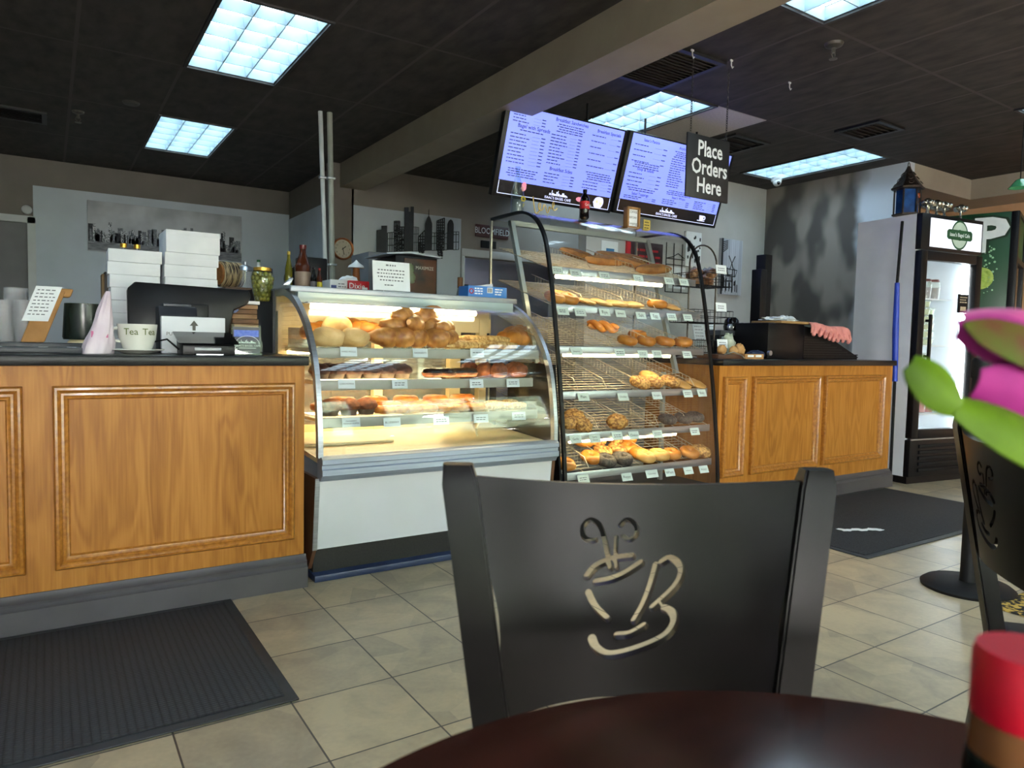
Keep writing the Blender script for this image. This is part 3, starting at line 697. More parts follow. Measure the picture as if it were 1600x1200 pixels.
f = MB().box(PX0, PX1, 3.36, 3.95, 1.298, 1.314, .004).box(PX0, PX1, 3.34, 3.37, 1.285, 1.312, .003); part('top_plate', f, GREYL, pc, 'grey top plate')
f = MB().box(PX0 + .03, PX1 - .03, 3.33, 3.44, 1.235, 1.285, .004); part('lamp_housing', f, M('pale lamp housing', 'a9bcc0', '9bafb3', scale=6, rough=.45), pc)
f = MB().tube([(PX0 + .05, 3.2, 1.213), (PX1 - .35, 3.2, 1.213)], .012, 10); part('lamp_tube', f, TUBEM, pc, 'glowing warm lamp tube')
f = MB().box(PX0 + .03, PX1 - .33, 3.18, 3.23, 1.227, 1.233, .002); part('lamp_bracket', f, GREYL, pc)
f = MB().tube([(PX0 + .12, 3.08, .868), (PX1 - .1, 3.08, .868)], .008, 10); part('lamp_tube', f, TUBEM, pc, 'glowing warm lamp tube')
# rear frame and sliding doors
f = MB(); f.box(PX0 + .01, PX1 - .01, 3.60, 3.64, 1.12, 1.20); f.box(PX0 + .01, PX1 - .01, 3.60, 3.64, .56, .62)
for x in (PX0 + .01, 1.47, 1.93, PX1 - .09): f.box(x, x + .05 if x != 1.93 else x + .07, 3.595, 3.64, .56, 1.2)
f.box(PX0 + .01, PX1 - .01, 3.62, 3.66, 1.2, 1.30)
part('rear_frame', f, M('tan cream frame', 'd9c49a', 'cdb688', scale=5, rough=.45), pc, 'cream rear door frame')
part('rear_door', MB().box(PX0 + .05, PX1 - .05, 3.642, 3.647, .6, 1.13), glass('tinted rear glass', (.62, .6, .54), ior=2.2, haze=.10), pc, 'tinted sliding rear glass')
f = MB().prism([(3.64, .12), (3.95, .12), (3.95, 1.30), (3.64, 1.30)], PX0 - .004, PX0 + .012, 'yz'); part('rear_side', f, DKG, pc, 'dark grey rear end panel')
f = MB().prism([(3.64, .12), (3.95, .12), (3.95, 1.30), (3.64, 1.30)], PX1 - .012, PX1 + .004, 'yz'); part('rear_side', f, DKG, pc, 'dark grey rear end panel')
part('rear_work_shelf', MB().box(PX0 + .012, PX1 - .012, 3.65, 3.95, .9, .92), DKG, pc)
SH1 = [(1.032, 3.075, PX0 + .025, PX1 - .035), (.888, 3.06, PX0 + .03, PX1 - .08), (.722, 3.04, PX0 + .03, PX1 - .06)]
for z, yf, a, b in SH1:
    s = part('shelf', MB().box(a, b, yf, 3.58, z - .008, z), glass('shelf glass', (.96, .98, .96)), pc, 'glass shelf')
    part('price_rail', MB().box(a, b, yf - .012, yf, z - .05, z - .004, .003), M('pale price rail', 'a3a59b', '97998f', scale=8, rough=.35), s)
    f = MB()
    for x in (a + .02, (a + b) / 2, b - .04): f.box(x, x + .015, yf, 3.6, z - .03, z - .009)
    part('bracket', f, CREAM, s)
    f = MB().tube([(a + .01, 3.52, z - .035), (b - .3, 3.52, z - .035)], .008, 8); part('lamp_tube', f, TUBEM, s, 'glowing warm lamp tube')

# price cards
_card = [0]
def card(x, y, z, w, h, txt, label, tilt=.35, lines=0, group=None, paper=None, rz=0.0, size=None):
    t = thing('price_card', label, 'price card', (x, y, z), rz, group)
    f = MB().box(-w / 2, w / 2, 0, .0015, -h / 2, h / 2, mx=Matrix.Rotation(-tilt, 4, 'X')); lpart('card', f, paper or PAPER, t)
    f = MB()
    if txt:
        rows = txt.split('|'); sz = size or min(h * .62 / len(rows), w * 1.45 / max(len(r) for r in rows))
        for i, r in enumerate(rows): f.text(r, sz, Matrix.Rotation(-tilt, 4, 'X') @ FACE(0, -.0006, ((len(rows) - 1) / 2 - i) * sz * 1.15))
    else:
        for i in range(max(1, lines)): lines_mb(f, -w * .33, w * .33, (-i + (max(1, lines) - 1) / 2) * h * .24, h * .09, -.0004, Matrix.Rotation(-tilt, 4, 'X'), gap=.004, wmin=.008, wmax=.02)
    lpart('lettering', f, INK if txt else INKG, t)
    return t
BLUECARD = M('pale blue card', 'dbe6ec', 'd0dbe2', scale=20, rough=.6)
CY1 = [(545, 549.5, 0, 'HARD ROLLS'), (657, 551.5, 0, 'CROISSANTS'), (746, 551, 0, 'APPLE|TURNOVER'),
       (542, 600, 1, 'CORN MUFFINS'), (625, 600, 1, ''), (745, 599.5, 1, ''), (802, 598.5, 1, ''),
       (549, 660, 2, 'CRANBERRY|ORANGE MUFFIN'), (613, 660, 2, 'BLUEBERRY'), (690, 657, 2, ''), (752, 654, 2, ''), (811, 650, 2, '')]
SHN = ['top', 'middle', 'lowest']
cnt = {}
for px, py, k, tx in CY1:
    if tx.startswith('APPLE'): tx = ''
    z, yf, a, b = SH1[k]; q = ony(px, py, yf - .028); i = cnt.get(k, 0); cnt[k] = i + 1; n_ = [3, 4, 5][k]
    lb = ('pale blue price card reading %s on the %s pastry shelf' % (tx.replace('|', ' ').title(), SHN[k])) if tx else ('pale blue price card on the %s pastry shelf, %s' % (SHN[k], nth(i, n_)))
    card(q.x, yf - .026, q.z, .078 + .006 * (k == 2), .042, tx, lb, .18, 2 if k else 1, 'price cards in the pastry case', BLUECARD)

# ------------------------------------------------------------------ pastry
CRUST = M('golden bread crust', 'd8953f', 'a8601e', scale=14, rough=.5, lo=.35, hi=.7, bump=.3)
FLOUR = M('floury roll crust', 'e6c993', 'c9a468', scale=12, rough=.75, lo=.35, hi=.7)
CROIS = M('croissant crust', 'cf9550', '8f5424', scale=22, stretch=(1, 1, 1), rough=.42, lo=.35, hi=.68, bump=.4)
CHOC = M('chocolate muffin top', '532a1b', '33180c', scale=40, rough=.75, bump=.8)
PAPERCUP = M('fluted muffin paper', '6e5a49', '54443a', scale=30, rough=.8)
DARKCH = M('dark chocolate glaze', '1e1310', '100a08', scale=20, rough=.22)
DANISH = M('danish pastry', 'dd9a45', 'b05f20', scale=22, rough=.45, lo=.35, hi=.7, bump=.3)
JAM = M('red jam', 'b3402a', '8c2a1c', scale=30, rough=.2)
CHEESE = M('pale cheese filling', 'f0d489', 'e2bd65', scale=25, rough=.4)
STRU = M('sugared strudel', 'dcb878', 'a87a3c', scale=60, rough=.6, lo=.4, hi=.62)
BROWNIE = M('nutty brown cake', '8a4f2e', '5f331b', scale=50, rough=.7, bump=.6)
def pastry_solo(name, mb, m, label, cat): return solo(name, mb, m, label, cat)
roll = pastry_solo('bread_roll', MB().blob((0, 0, .045), .082, .07, .05, .12, 1.6, 24, 14, 1, -.75), FLOUR, '', 'bread roll')
kais = MB()
for k in range(5):
    a = k * 2 * PI / 5; kais.blob((.038 * math.cos(a), .038 * math.sin(a), .04), .045, .045, .038, .1, 2, 14, 10, k, -.7)
kais.blob((0, 0, .055), .03, .03, .03, .1)
kais = pastry_solo('kaiser_roll', kais, CRUST, '', 'bread roll')
def croissant_mb(sd):
    mb = MB(); pts = []; rr = []
    n = 41
    for i in range(n):
        a = -1.15 + 2.3 * i / (n - 1); u = i / (n - 1) * 2 - 1
        pts.append((.085 * math.sin(a), -.07 * math.cos(a) + .05, .04))
        rr.append((.012 + .034 * (1 - abs(u) ** 1.5)) * (.93 + .09 * abs(math.cos(i * PI / 8)) ** .6))
    return mb.tube(pts, rr, 14)
crois = pastry_solo('croissant', croissant_mb(0), CROIS, '', 'croissant')
f = MB().blob((0, 0, .018), .11, .035, .024, .2, 5, 22, 10, 5, -.6); stru = pastry_solo('strudel_strip', f, STRU, '', 'pastry')
mf = thing('muffin', '', 'muffin', (0, 0, 0))
lpart('muffin_top', MB().blob((0, 0, .035), .05, .05, .032, .18, 4, 20, 10, 2, -.45), CHOC, mf); lpart('paper_cup', MB().lathe([(0, 0), (.033, 0), (.042, .028), (0, .028)], seg=22), PAPERCUP, mf)
gd = thing('glazed_cake', '', 'cake', (0, 0, 0)); lpart('cake', MB().torus((0, 0, .022), .033, .022, .9, 24, 10), BROWNIE, gd); lpart('glaze', MB().torus((0, 0, .027), .033, .0225, .85, 24, 10, .1, 3), DARKCH, gd)
br = pastry_solo('cake_mound', MB().blob((0, 0, .03), .05, .045, .048, .25, 2.5, 18, 10, 4, -.5), BROWNIE, '', 'cake')
dn = thing('danish', '', 'danish', (0, 0, 0)); lpart('pastry', MB().torus((0, 0, .018), .036, .02, .85, 24, 10, .2, 2), DANISH, dn); lpart('filling', MB().blob((0, 0, .022), .03, .03, .012, .15), CHEESE, dn)
dj = thing('danish', '', 'danish', (0, 0, 0)); lpart('pastry', MB().torus((0, 0, .018), .036, .02, .85, 24, 10, .2, 7), DANISH, dj); lpart('filling', MB().blob((0, 0, .022), .03, .03, .014, .15), JAM, dj)
bd = thing('muffin', '', 'muffin', (0, 0, 0)); lpart('muffin_top', MB().blob((0, 0, .042), .055, .052, .034, .15, 4, 20, 10, 9, -.5), BROWNIE, bd); lpart('paper_cup', MB().lathe([(0, 0), (.034, 0), (.044, .035), (0, .035)], seg=22), PAPERCUP, bd)
def put(src, px, py, Y, zbase, rz=0, label='', group=None, dz=0, rot=None, scale=None):
    q = ony(px, py, Y)
    return place(src, USED, (q.x, Y, zbase + dz), rz, label, group, rot, scale)
S0, S1, S2 = (s[0] for s in SH1)
g = 'pale hard rolls on the top pastry shelf'
for i, (px, Y, dz) in enumerate(((512, 3.14, 0), (553, 3.14, 0), (527, 3.25, .055))):
    put(roll, px, 540, Y, S0, i * .7, ['pale floury hard roll at the front left of the top pastry shelf', 'pale floury hard roll at the front, touching the croissants', 'pale floury hard roll perched behind the two front rolls'][i], g, dz, None, (1, 1, 1))
g = 'golden kaiser rolls on the top pastry shelf'
for i, (px, Y, dz) in enumerate(((502, 3.44, .03), (567, 3.36, .04), (535, 3.48, .06), (800, 3.42, .02), (812, 3.48, .05))):
    put(kais, px, 520, Y, S0, i, 'golden knotted roll at the back of the top pastry shelf, ' + nth(i, 5), g, dz, None, (1.25, 1.25, 1.25))
g = 'croissants heaped on the top pastry shelf'
cl = [(606, 3.15, .0, .3, 0), (628, 3.14, 0, -.2, 0), (652, 3.15, 0, .5, 0), (682, 3.14, 0, -.4, 0), (700, 3.16, 0, .9, 0), (618, 3.2, .055, .6, .3), (642, 3.18, .065, 1.4, .2), (668, 3.2, .06, -.7, -.2), (690, 3.2, .05, 1.1, .3), (630, 3.22, .1, .9, .2), (664, 3.22, .105, .2, 0), (676, 3.3, .12, .4, 0), (655, 3.3, .05, 1.6, .2), (610, 3.28, .02, .2, .1)]
for i, (px, Y, dz, rz, rx) in enumerate(cl):
    row = 'bottom layer' if dz < .04 else ('middle layer' if dz < .09 else 'top')
    mates = [j for j, c in enumerate(cl) if ('bottom layer' if c[2] < .04 else ('middle layer' if c[2] < .09 else 'top')) == row]
    mates.sort(key=lambda j: cl[j][0])
    put(crois, px, 520, Y, S0, 0, 'brown croissant in the %s of the heap, %s' % (row, nth(mates.index(i), len(mates))), g, dz, (rx, 0, rz), (1.22, 1.2, 1.12))
g = 'sugared pastry strips on the top pastry shelf'
for i, (px, Y, dz, rz) in enumerate(((722, 3.13, 0, .1), (752, 3.16, .004, -.1), (783, 3.13, 0, .05), (738, 3.22, .03, .15), (770, 3.24, .03, -.05))):
    put(stru, px, 540, Y, S0, rz, 'flat sugared pastry strip right of the croissants, ' + nth([0, 2, 4, 1, 3].index(i) if False else sorted(range(5), key=lambda j: (722, 752, 783, 738, 770)[j]).index(i), 5), g, dz)
g = 'dark muffins on the middle pastry shelf'
ml = [(500, 3.12), (525, 3.12), (552, 3.12), (581, 3.12), (604, 3.12), (628, 3.12), (514, 3.23), (540, 3.23), (566, 3.23), (592, 3.23), (618, 3.23)]
for i, (px, Y) in enumerate(ml):
    fr = i < 6; put(mf, px, 580, Y, S1, i * 1.3, 'chocolate muffin in the %s row of the middle pastry shelf, %s' % ('front' if fr else 'back', nth(i if fr else i - 6, 6 if fr else 5)), g)
g = 'dark glazed cakes on the middle pastry shelf'
for i, (px, Y) in enumerate(((676, 3.12), (697, 3.12), (716, 3.13), (730, 3.13))):
    put(gd, px, 580, Y, S1, i, 'black glazed ring cake in the middle of the second pastry shelf, ' + nth(i, 4), g)
g = 'brown cake mounds on the middle pastry shelf'
for i, (px, Y) in enumerate(((733, 3.28), (757, 3.18), (778, 3.11), (800, 3.2), (811, 3.12), (838, 3.3))):
    put(br, px, 580, Y, S1, i * .8, 'brown cake mound at the right of the middle pastry shelf, ' + nth(i, 6), g)
g = 'danishes on the lowest pastry shelf'
dl = [(506, 3.28), (535, 3.3), (560, 3.25), (585, 3.3), (608, 3.24), (634, 3.3), (655, 3.24), (680, 3.28), (703, 3.24), (722, 3.29)]
for i, (px, Y) in enumerate(dl): put(dn, px, 640, Y, S2, i * .9, 'cheese danish in the back row of the lowest pastry shelf, ' + nth(i, 10), g, .022 * (i % 2), None, (1.2, 1.2, 1.25))
jl = [(600, 3.1), (622, 3.1), (645, 3.1), (668, 3.1), (692, 3.1), (718, 3.1), (742, 3.11)]
for i, (px, Y) in enumerate(jl): put(dj, px, 640, Y, S2, i * .9, 'red jam danish in the front row of the lowest pastry shelf, ' + nth(i, 7), g)
g = 'flat glazed pastries at the right of the lowest pastry shelf'
for i, (px, Y) in enumerate(((768, 3.1), (788, 3.12), (808, 3.1), (770, 3.26), (795, 3.28))):
    put(stru, px, 640, Y, S2, .1, ('flat frosted strip on the lowest pastry shelf, front right, ' + nth(i, 3)) if i < 3 else ('flat frosted strip on the lowest pastry shelf, back right, ' + nth(i - 3, 2)), g, 0, None, (.6, .8, .8))
g = 'large brown muffins at the left of the lowest pastry shelf'
for i, (px, Y) in enumerate(((516, 3.1), (545, 3.1), (572, 3.11))): put(bd, px, 640, Y, S2, i, 'large brown muffin at the front left of the lowest pastry shelf, ' + nth(i, 3), g)
q = ony(500, 690, 3.25); q2 = ony(612, 690, 3.25)
solo('pastry_tray', MB().box(PX0 + .03, q2.x, 3.22, 3.5, .5655, .5775, .004), CREAM, 'shallow cream tray on the floor of the pastry case at left', 'tray')
f = MB().tube([(1.89, 3.2, .572), (1.88, 3.2, .61), (1.90, 3.2, .65), (1.95, 3.2, .665)], .008, 8); solo('cable_end', f, CREAM, 'cream curled cable on the floor of the pastry case', 'cable')
# ------------------------------------------------------------------ tall bagel case
BX_0, BX_1 = 2.285, 3.505
PROF2 = smooth([(3.76, 1.824), (3.56, 1.826), (3.41, 1.818), (3.285, 1.765), (3.195, 1.655), (3.145, 1.50), (3.10, 1.30), (3.055, 1.056), (3.02, .85), (2.985, .60), (2.958, .37), (2.946, .20)])
def pf2(z):
    for (y0, z0), (y1, z1) in zip(PROF2, PROF2[1:]):
        if z1 <= z <= z0 and z0 - z1 > 1e-4: return y0 + (y1 - y0) * (z0 - z) / (z0 - z1)
    return 2.95
bc = thing('bagel_case', 'tall black edged curved glass bagel case with tilted wire racks', 'display case', ((BX_0 + BX_1) / 2, 3.35, 0))
f = MB(); strip(f, PROF2, BX_0, BX_0 + .02, -.004, .012); part('edge_trim', f, BLACK, bc, 'black curved edge trim')
f = MB(); strip(f, PROF2, BX_1 - .02, BX_1, -.004, .012); part('edge_trim', f, BLACK, bc, 'black curved edge trim')
f = MB(); strip(f, PROF2, BX_0 + .02, BX_1 - .02, 0, .006); part('curved_glass', f, GLASS, bc, 'curved clear glass front and top')
def sideglass(x): return MB().prism([(3.76, .2)] + offset(PROF2, .008), x, x + .005, 'yz')
part('side_glass', sideglass(BX_0 + .004), GLASS, bc); part('side_glass', sideglass(BX_1 - .009), GLASS, bc)
f = MB()
for x in (BX_0 + .002, BX_1 - .012): f.box(x, x + .010, 3.752, 3.768, .2, 1.826)
part('rear_edge', f, STEEL, bc)
f = MB().prism([(2.952, .2), (3.5, .2), (3.5, .955), (3.05, .955)], BX_0 - .016, BX_0 - .004, 'yz'); part('side_panel', f, BLACKM, bc, 'black lower side panel')
part('base', MB().prism([(2.96, 0), (3.76, 0), (3.76, .2), (2.94, .2)], BX_0, BX_1, 'yz'), BLACKM, bc, 'black base')
f = MB()
for x in (BX_0 + .03, BX_1 - .085): f.prism([(3.575, 1.79), (3.605, 1.79), (3.29, .89), (3.26, .89)], x, x + .028, 'yz')
f.box(BX_0 + .03, BX_1 - .06, 3.575, 3.605, 1.765, 1.795)
for x in (BX_0 + .035, BX_1 - .2): f.box(x, x + .022, 3.26, 3.285, .2, .9)
part('rack_frame', f, M('satin rack frame', 'aab2b0', '9ba3a1', scale=4, rough=.35, metal=.5), bc, 'satin metal rack frame')
RACKPX = [(950, 426), (950, 481), (950, 543), (950, 611), (950, 674), (950, 733)]
RK = []
for px, py in RACKPX:
    Y = 3.05
    for _ in range(8): q = ony(px, py, Y); Y = pf2(q.z) + .045
    RK.append((Y, q.z))
SL = .30
WIRE = M('warm chromed wire', 'e0d6bd', 'b9ae96', scale=30, rough=.35, metal=.45)
def rz_(k, y): return RK[k][1] + SL * (y - RK[k][0])
DIV = [[2.62, 2.98, 3.3], [2.55, 2.86, 3.1, 3.34], [2.5, 2.72, 3.02, 3.3], [2.45, 2.66, 2.9, 3.2, 3.38], [2.58, 2.8, 3.05, 3.3], [2.5, 2.62, 2.98, 3.24, 3.4]]
for k, (yf, zf) in enumerate(RK):
    yb = 3.70; s = part('wire_rack', MB(), WIRE, bc) if False else None
    f = MB(); n = int((yb - yf) / .036)
    for i in range(n + 1):
        y = yf + (yb - yf) * i / n; f.tube([(BX_0 + .03, y, rz_(k, y)), (BX_1 - .03, y, rz_(k, y))], .0021, 4)
    for j in range(9):
        x = BX_0 + .03 + (BX_1 - BX_0 - .06) * j / 8; f.tube([(x, yf, zf - .003), (x, yb, rz_(k, yb) - .003)], .0022, 5)
    r = part('wire_rack', f, WIRE, bc, 'tilted wire rack')
    f = MB().box(BX_0 + .028, BX_1 - .028, yf - .012, yf - .006, zf - .038, zf + .004, .002); part('front_rail', f, ALU, r)
    for x in DIV[k]:
        f = MB(); h = .055
        f.tube([(x, yf + .01, rz_(k, yf) + h * .3), (x, yf + .05, rz_(k, yf + .05) + h), (x, yb - .02, rz_(k, yb - .02) + h)], .0024, 5)
        for i in range(int((yb - yf - .05) / .03)):
            y = yf + .05 + i * .03; f.tube([(x, y, rz_(k, y)), (x, y, rz_(k, y) + h)], .0014, 4)
        part('divider', f, WIRE, r)
    if k in (0, 2, 4):
        f = MB().tube([(BX_0 + .1, yf + .02, zf - .045), (BX_1 - .3, yf + .02, zf - .045)], .011, 10)
        part('lamp_tube', f, TUBEM, r, 'glowing warm lamp tube')
        f = MB().box(BX_0 + .08, BX_1 - .28, yf + .005, yf + .035, zf - .033, zf - .02); part('lamp_bracket', f, ALU, r)
def onrack(px, py, k):
    d = ray(px, py); yf, zf = RK[k]
    t = (zf - EYE.z - SL * (yf - EYE.y)) / (d.z - SL * d.y)
    return EYE + d * t
# price cards on the racks
ROWS = [
    [(870, 422, ''), (899, 427, ''), (944, 431, ''), (997, 435, ''), (1045, 439, ''), (1068, 441, '')],
    [(879, 486, 'Power Ball|Protein'), (906, 488, ''), (944, 488, 'Rye'), (969, 490, 'Spinach'), (1001, 493, 'Salt'), (1023, 494, 'Egg'), (1049, 495, ''), (1074, 496, '')],
    [(900, 549, 'Jalapeno'), (968, 551, ''), (1004, 553, ''), (1026, 553, ''), (1073, 554, '')],
    [(911, 620, 'Plain'), (973, 620, 'Cheddar'), (1026, 618, 'Pumpkin'), (1074, 615, ''), (1096, 614, 'Bialy')],
    [(899, 686, 'Garlic'), (929, 685, 'Garlic|Onion'), (964, 681, ''), (990, 680, 'Onion'), (1027, 678, ''), (1085, 674, '')],
    [(911, 748, ''), (979, 745, 'Poppy'), (1018, 740, 'Pumpernickel'), (1046, 738, 'Wheat'), (1075, 735, 'Multigrain'), (1099, 733, 'Asiago')]]
RN = ['top', 'second', 'third', 'fourth', 'fifth', 'bottom']
ROWS[1][0] = (879, 486, '')
CARDM = M('pale green white card', 'd9e6df', 'cedcd5', scale=20, rough=.65)
for k, row in enumerate(ROWS):
    for i, (px, py, tx) in enumerate(row):
        q = ony(px, py, RK[k][0] - .022)
        lb = ('white bagel price card reading %s on the %s rack' % (tx.replace('|', ' '), RN[k])) if tx else ('white bagel price card on the %s rack of the tall case, %s' % (RN[k], nth(i, len(row))))
        card(q.x, RK[k][0] - .026, q.z, .078 if tx != 'Pumpernickel' else .095, .046, tx, lb, .42, 2, 'price cards in the bagel case', CARDM, size=None)
# bagels
BAG = M('golden bagel crust', 'd9953f', 'a8641f', scale=9, rough=.38, lo=.35, hi=.72, bump=.15)
BAGL = M('pale bagel crust', 'ddb06a', 'b98640', scale=10, rough=.45, lo=.35, hi=.7, bump=.15)
SEED = M('seeded bagel crust', 'd8a65c', '8a5a2b', scale=70, rough=.6, lo=.42, hi=.6, bump=.6, bdist=.004)
POP = M('poppy seed bagel crust', '5b534b', '2e2a28', scale=90, rough=.65, lo=.4, hi=.65, bump=.6)
BRN = M('brown bread crust', '9a6a34', '6f461d', scale=18, rough=.6, bump=.3)
def bagel(m, sd): return solo('bagel', MB().torus((0, 0, .024), .034, .025, .95, 30, 14, .16, sd), m, '', 'bagel')
PR = {'g': bagel(BAG, 1), 'p': bagel(BAGL, 2), 's': bagel(SEED, 3), 'k': bagel(POP, 4)}
for kk, o in PR.items(): o.name = 'bagel' ; 
twist = MB(); 
for sgn in (0, PI): twist.tube([(-.09 + .18 * i / 24, .017 * math.cos(i / 24 * 9 + sgn), .028 + .013 * math.sin(i / 24 * 9 + sgn)) for i in range(25)], [.012 + .01 * math.sin(PI * i / 24) for i in range(25)], 10)
PR['t'] = solo('bread_twist', twist, BAG, '', 'bread')
PR['l'] = solo('baguette', MB().blob((0, 0, .03), .17, .035, .032, .12, 3, 30, 12, 6, -.7), BRN, '', 'bread')
PR['o'] = solo('flat_bread', MB().blob((0, 0, .012), .07, .055, .016, .15, 3, 24, 10, 7, -.7), BAGL, '', 'bread')
PR['c'] = solo('breadcrumb_roll', MB().blob((0, 0, .028), .062, .055, .036, .2, 3, 24, 12, 8, -.7), SEED, '', 'bread roll')
KN = {'g': 'golden bagel', 'p': 'pale golden bagel', 's': 'seeded bagel', 'k': 'dark poppy seed bagel', 't': 'long golden bread twist', 'l': 'long brown loaf', 'o': 'flat pale bread', 'c': 'coarse seeded roll'}
BG = [
    (0, [('l', 902, 405), ('l', 945, 415), ('l', 990, 420), ('l', 925, 398), ('l', 972, 405), ('l', 1020, 428)]),
    (1, [('g', 858, 476), ('g', 893, 477), ('p', 872, 470), ('o', 925, 480), ('o', 950, 482), ('o', 980, 486), ('o', 1010, 489), ('g', 1040, 488), ('o', 1062, 490)]),
    (2, [('t', 940, 520), ('g', 995, 530), ('g', 1013, 542), ('g', 1040, 542), ('g', 1070, 543), ('g', 980, 540)]),
    (3, [('s', 1000, 606), ('s', 1022, 604), ('s', 1045, 603), ('p', 1012, 596), ('o', 1072, 608), ('o', 1092, 604)]),
    (4, [('c', 888, 668), ('c', 908, 672), ('c', 967, 670), ('c', 895, 658), ('k', 1045, 664), ('k', 1066, 660), ('k', 1085, 658)]),
    (5, [('g', 890, 742), ('g', 922, 722), ('s', 940, 712), ('s', 962, 708), ('g', 980, 706), ('k', 950, 730), ('k', 976, 727), ('s', 930, 702), ('s', 955, 699), ('g', 978, 697), ('g', 998, 716), ('p', 1012, 724), ('g', 1052, 718), ('g', 1080, 716), ('g', 910, 704), ('c', 1102, 712), ('p', 1038, 724)])]
zc = RND
for k, items in BG:
    tot = {}
    for it in items: tot.setdefault(it[0], []).append(it)
    for v in tot.values(): v.sort(key=lambda a: a[1])
    for it in items:
        kind, px, py = it; q = onrack(px, py, k); q.x = min(max(q.x, BX_0 + (.075 if kind != 'l' else .2)), BX_1 - (.075 if kind != 'l' else .2)); q.y = min(max(q.y, RK[k][0] + .05), 3.62); q.z = rz_(k, q.y)
        n_ = len(tot[kind]); i = tot[kind].index(it)
        lb = '%s on the %s rack of the bagel case' % (KN[kind], RN[k]) + ((', ' + nth(i, n_)) if n_ > 1 else '')
        o = PR[kind]; lift = .026 if (k == 5 and py < 705) else 0.0
        key = id(o)
        rot = (math.atan(SL), 0, zc.uniform(0, 6.28) if kind in 'gpskoc' else (zc.uniform(-.2, .2) if kind == 'l' else -.55))
        r = Matrix.Rotation(math.atan(SL), 4, 'X') @ Matrix.Rotation(rot[2], 4, 'Z') @ Matrix.Rotation(zc.uniform(-.15, .15), 4, 'Y')
        loc = (q.x, q.y, q.z + .004 + lift)
        if key in USED: o = dup(o, loc)
        else: USED.add(key); o.location = loc
        o.rotation_euler = r.to_euler(); sc_ = zc.uniform(1.0, 1.12); o.scale = (sc_, sc_, sc_)
        o['label'] = lb; o['group'] = {'l': 'loaves', 'o': 'flat breads', 't': 'twists', 'c': 'seeded rolls'}.get(kind, 'bagels') + ' on the %s rack' % RN[k]

# things standing on top of the bagel case
ZT = 1.832
q = ony(808, 329, 3.6)
t = thing('glass_bottle', 'empty clear glass bottle with yellow lettering on top of the bagel case', 'bottle', (q.x, 3.6, ZT))
lpart('bottle', MB().lathe([(0, 0), (.036, 0), (.039, .008), (.039, .13), (.035, .16), (.018, .215), (.0135, .24), (.0135, .275), (.016, .278), (.016, .288), (.012, .29), (.0105, .275), (.0105, .24), (.015, .215), (.031, .16), (.035, .13), (.035, .012), (0, .012)], seg=32), GLASSD, t)
f = MB()
YEL = M('yellow print', 'd2c326', 'c4b41c', scale=20, rough=.5)
f.text('S', .03, FACE(.014, -.0375, .15)); f.torus((0, 0, 0), .013, .003, 1, 18, 6, 0, mx=FACE(.018, -.037, .095))
for a in range(6): f.tube([(.018 + .006 * math.cos(a), -.0375, .095 + .006 * math.sin(a)), (.018 + .018 * math.cos(a), -.0375, .095 + .018 * math.sin(a))], .002, 5)
f.text('F', .035, FACE(.02, -.0385, .055)); lpart('lettering', f, YEL, t, 'yellow lettering')
q = ony(843, 331, 3.5)
def word_tube():
    P = [(-.05, .10), (-.044, .05), (-.038, .012), (-.030, .003), (-.018, .012), (-.010, .03), (-.010, .052), (-.020, .062), (-.031, .052), (-.031, .028), (-.020, .016), (-.008, .026), (-.003, .05), (.003, .05), (.007, .03), (.013, .004), (.020, .012), (.024, .04), (.029, .03), (.042, .036), (.048, .054), (.040, .066), (.030, .054), (.029, .030), (.040, .016), (.056, .03)]
    return smooth(P, 4)
f = MB().tube([(q.x + a * 1.0, 3.5 - .001 * i, ZT + .002 + b) for i, (a, b) in enumerate(word_tube())], .0035, 8)
solo('love_sign', f, M('gilded wire', 'e6c77a', 'cfa955', scale=20, rough=.35, metal=.4), 'gold wire word love standing on top of the bagel case', 'sign')
q = ony(913, 343, 3.45)
t = thing('cola_bottle', 'small plastic cola bottle with a red label on top of the bagel case', 'bottle', (q.x, 3.45, ZT))
lpart('bottle', MB().lathe([(0, 0), (.02, 0), (.029, .012), (.027, .05), (.029, .06), (.030, .11), (.024, .135), (.012, .155), (.011, .165), (0, .165)], seg=28), M('dark cola', '140a08', '0d0605', scale=10, rough=.08), t)
lpart('neck', MB().lathe([(.0245, .134), (.0125, .156), (.0115, .166)], seg=24), GLASSD, t)
f = MB().lathe([(.0285, .062), (.0308, .064), (.0308, .108), (.0285, .11)], seg=28); lab = lpart('label_band', f, RED, t, 'red label band')
f = MB().text('Coke', .022, FACE(.0, -.0314, .086)); lpart('lettering', f, PAPER, lab)
lpart('cap', MB().lathe([(0, .163), (.0135, .163), (.0135, .182), (0, .184)], seg=24), BLACK, t)
q = ony(988, 356, 3.42)
t = thing('framed_sign', 'small wood framed sign reading Coffee Before Keeping on the bagel case', 'sign', (q.x, 3.42, ZT - .02), -.05)
w_, h_ = .105, .135
f = MB()
for a in ((-w_ / 2, -w_ / 2 + .013, 0, h_), (w_ / 2 - .013, w_ / 2, 0, h_), (-w_ / 2, w_ / 2, 0, .013), (-w_ / 2, w_ / 2, h_ - .013, h_)): f.box(a[0], a[1], -.015, .03, a[2], a[3], .002)
lpart('frame', f, M('light wood frame', 'a97c46', '8d6434', scale=3, stretch=(40, 40, 3), rough=.5), t)
lpart('board', MB().box(-w_ / 2 + .01, w_ / 2 - .01, 0, .01, .01, h_ - .01), PAPER, t)
f = MB().text('COFFEE', .022, FACE(0, -.001, .105)); f.text('BEFORE', .019, FACE(0, -.001, .07)); f.text('Keeping', .022, FACE(0, -.001, .034)); lpart('lettering', f, INK, t)
t['label'] = 'small wood framed sign with black words standing on the bagel case'
q = ony(1014, 360, 3.42)
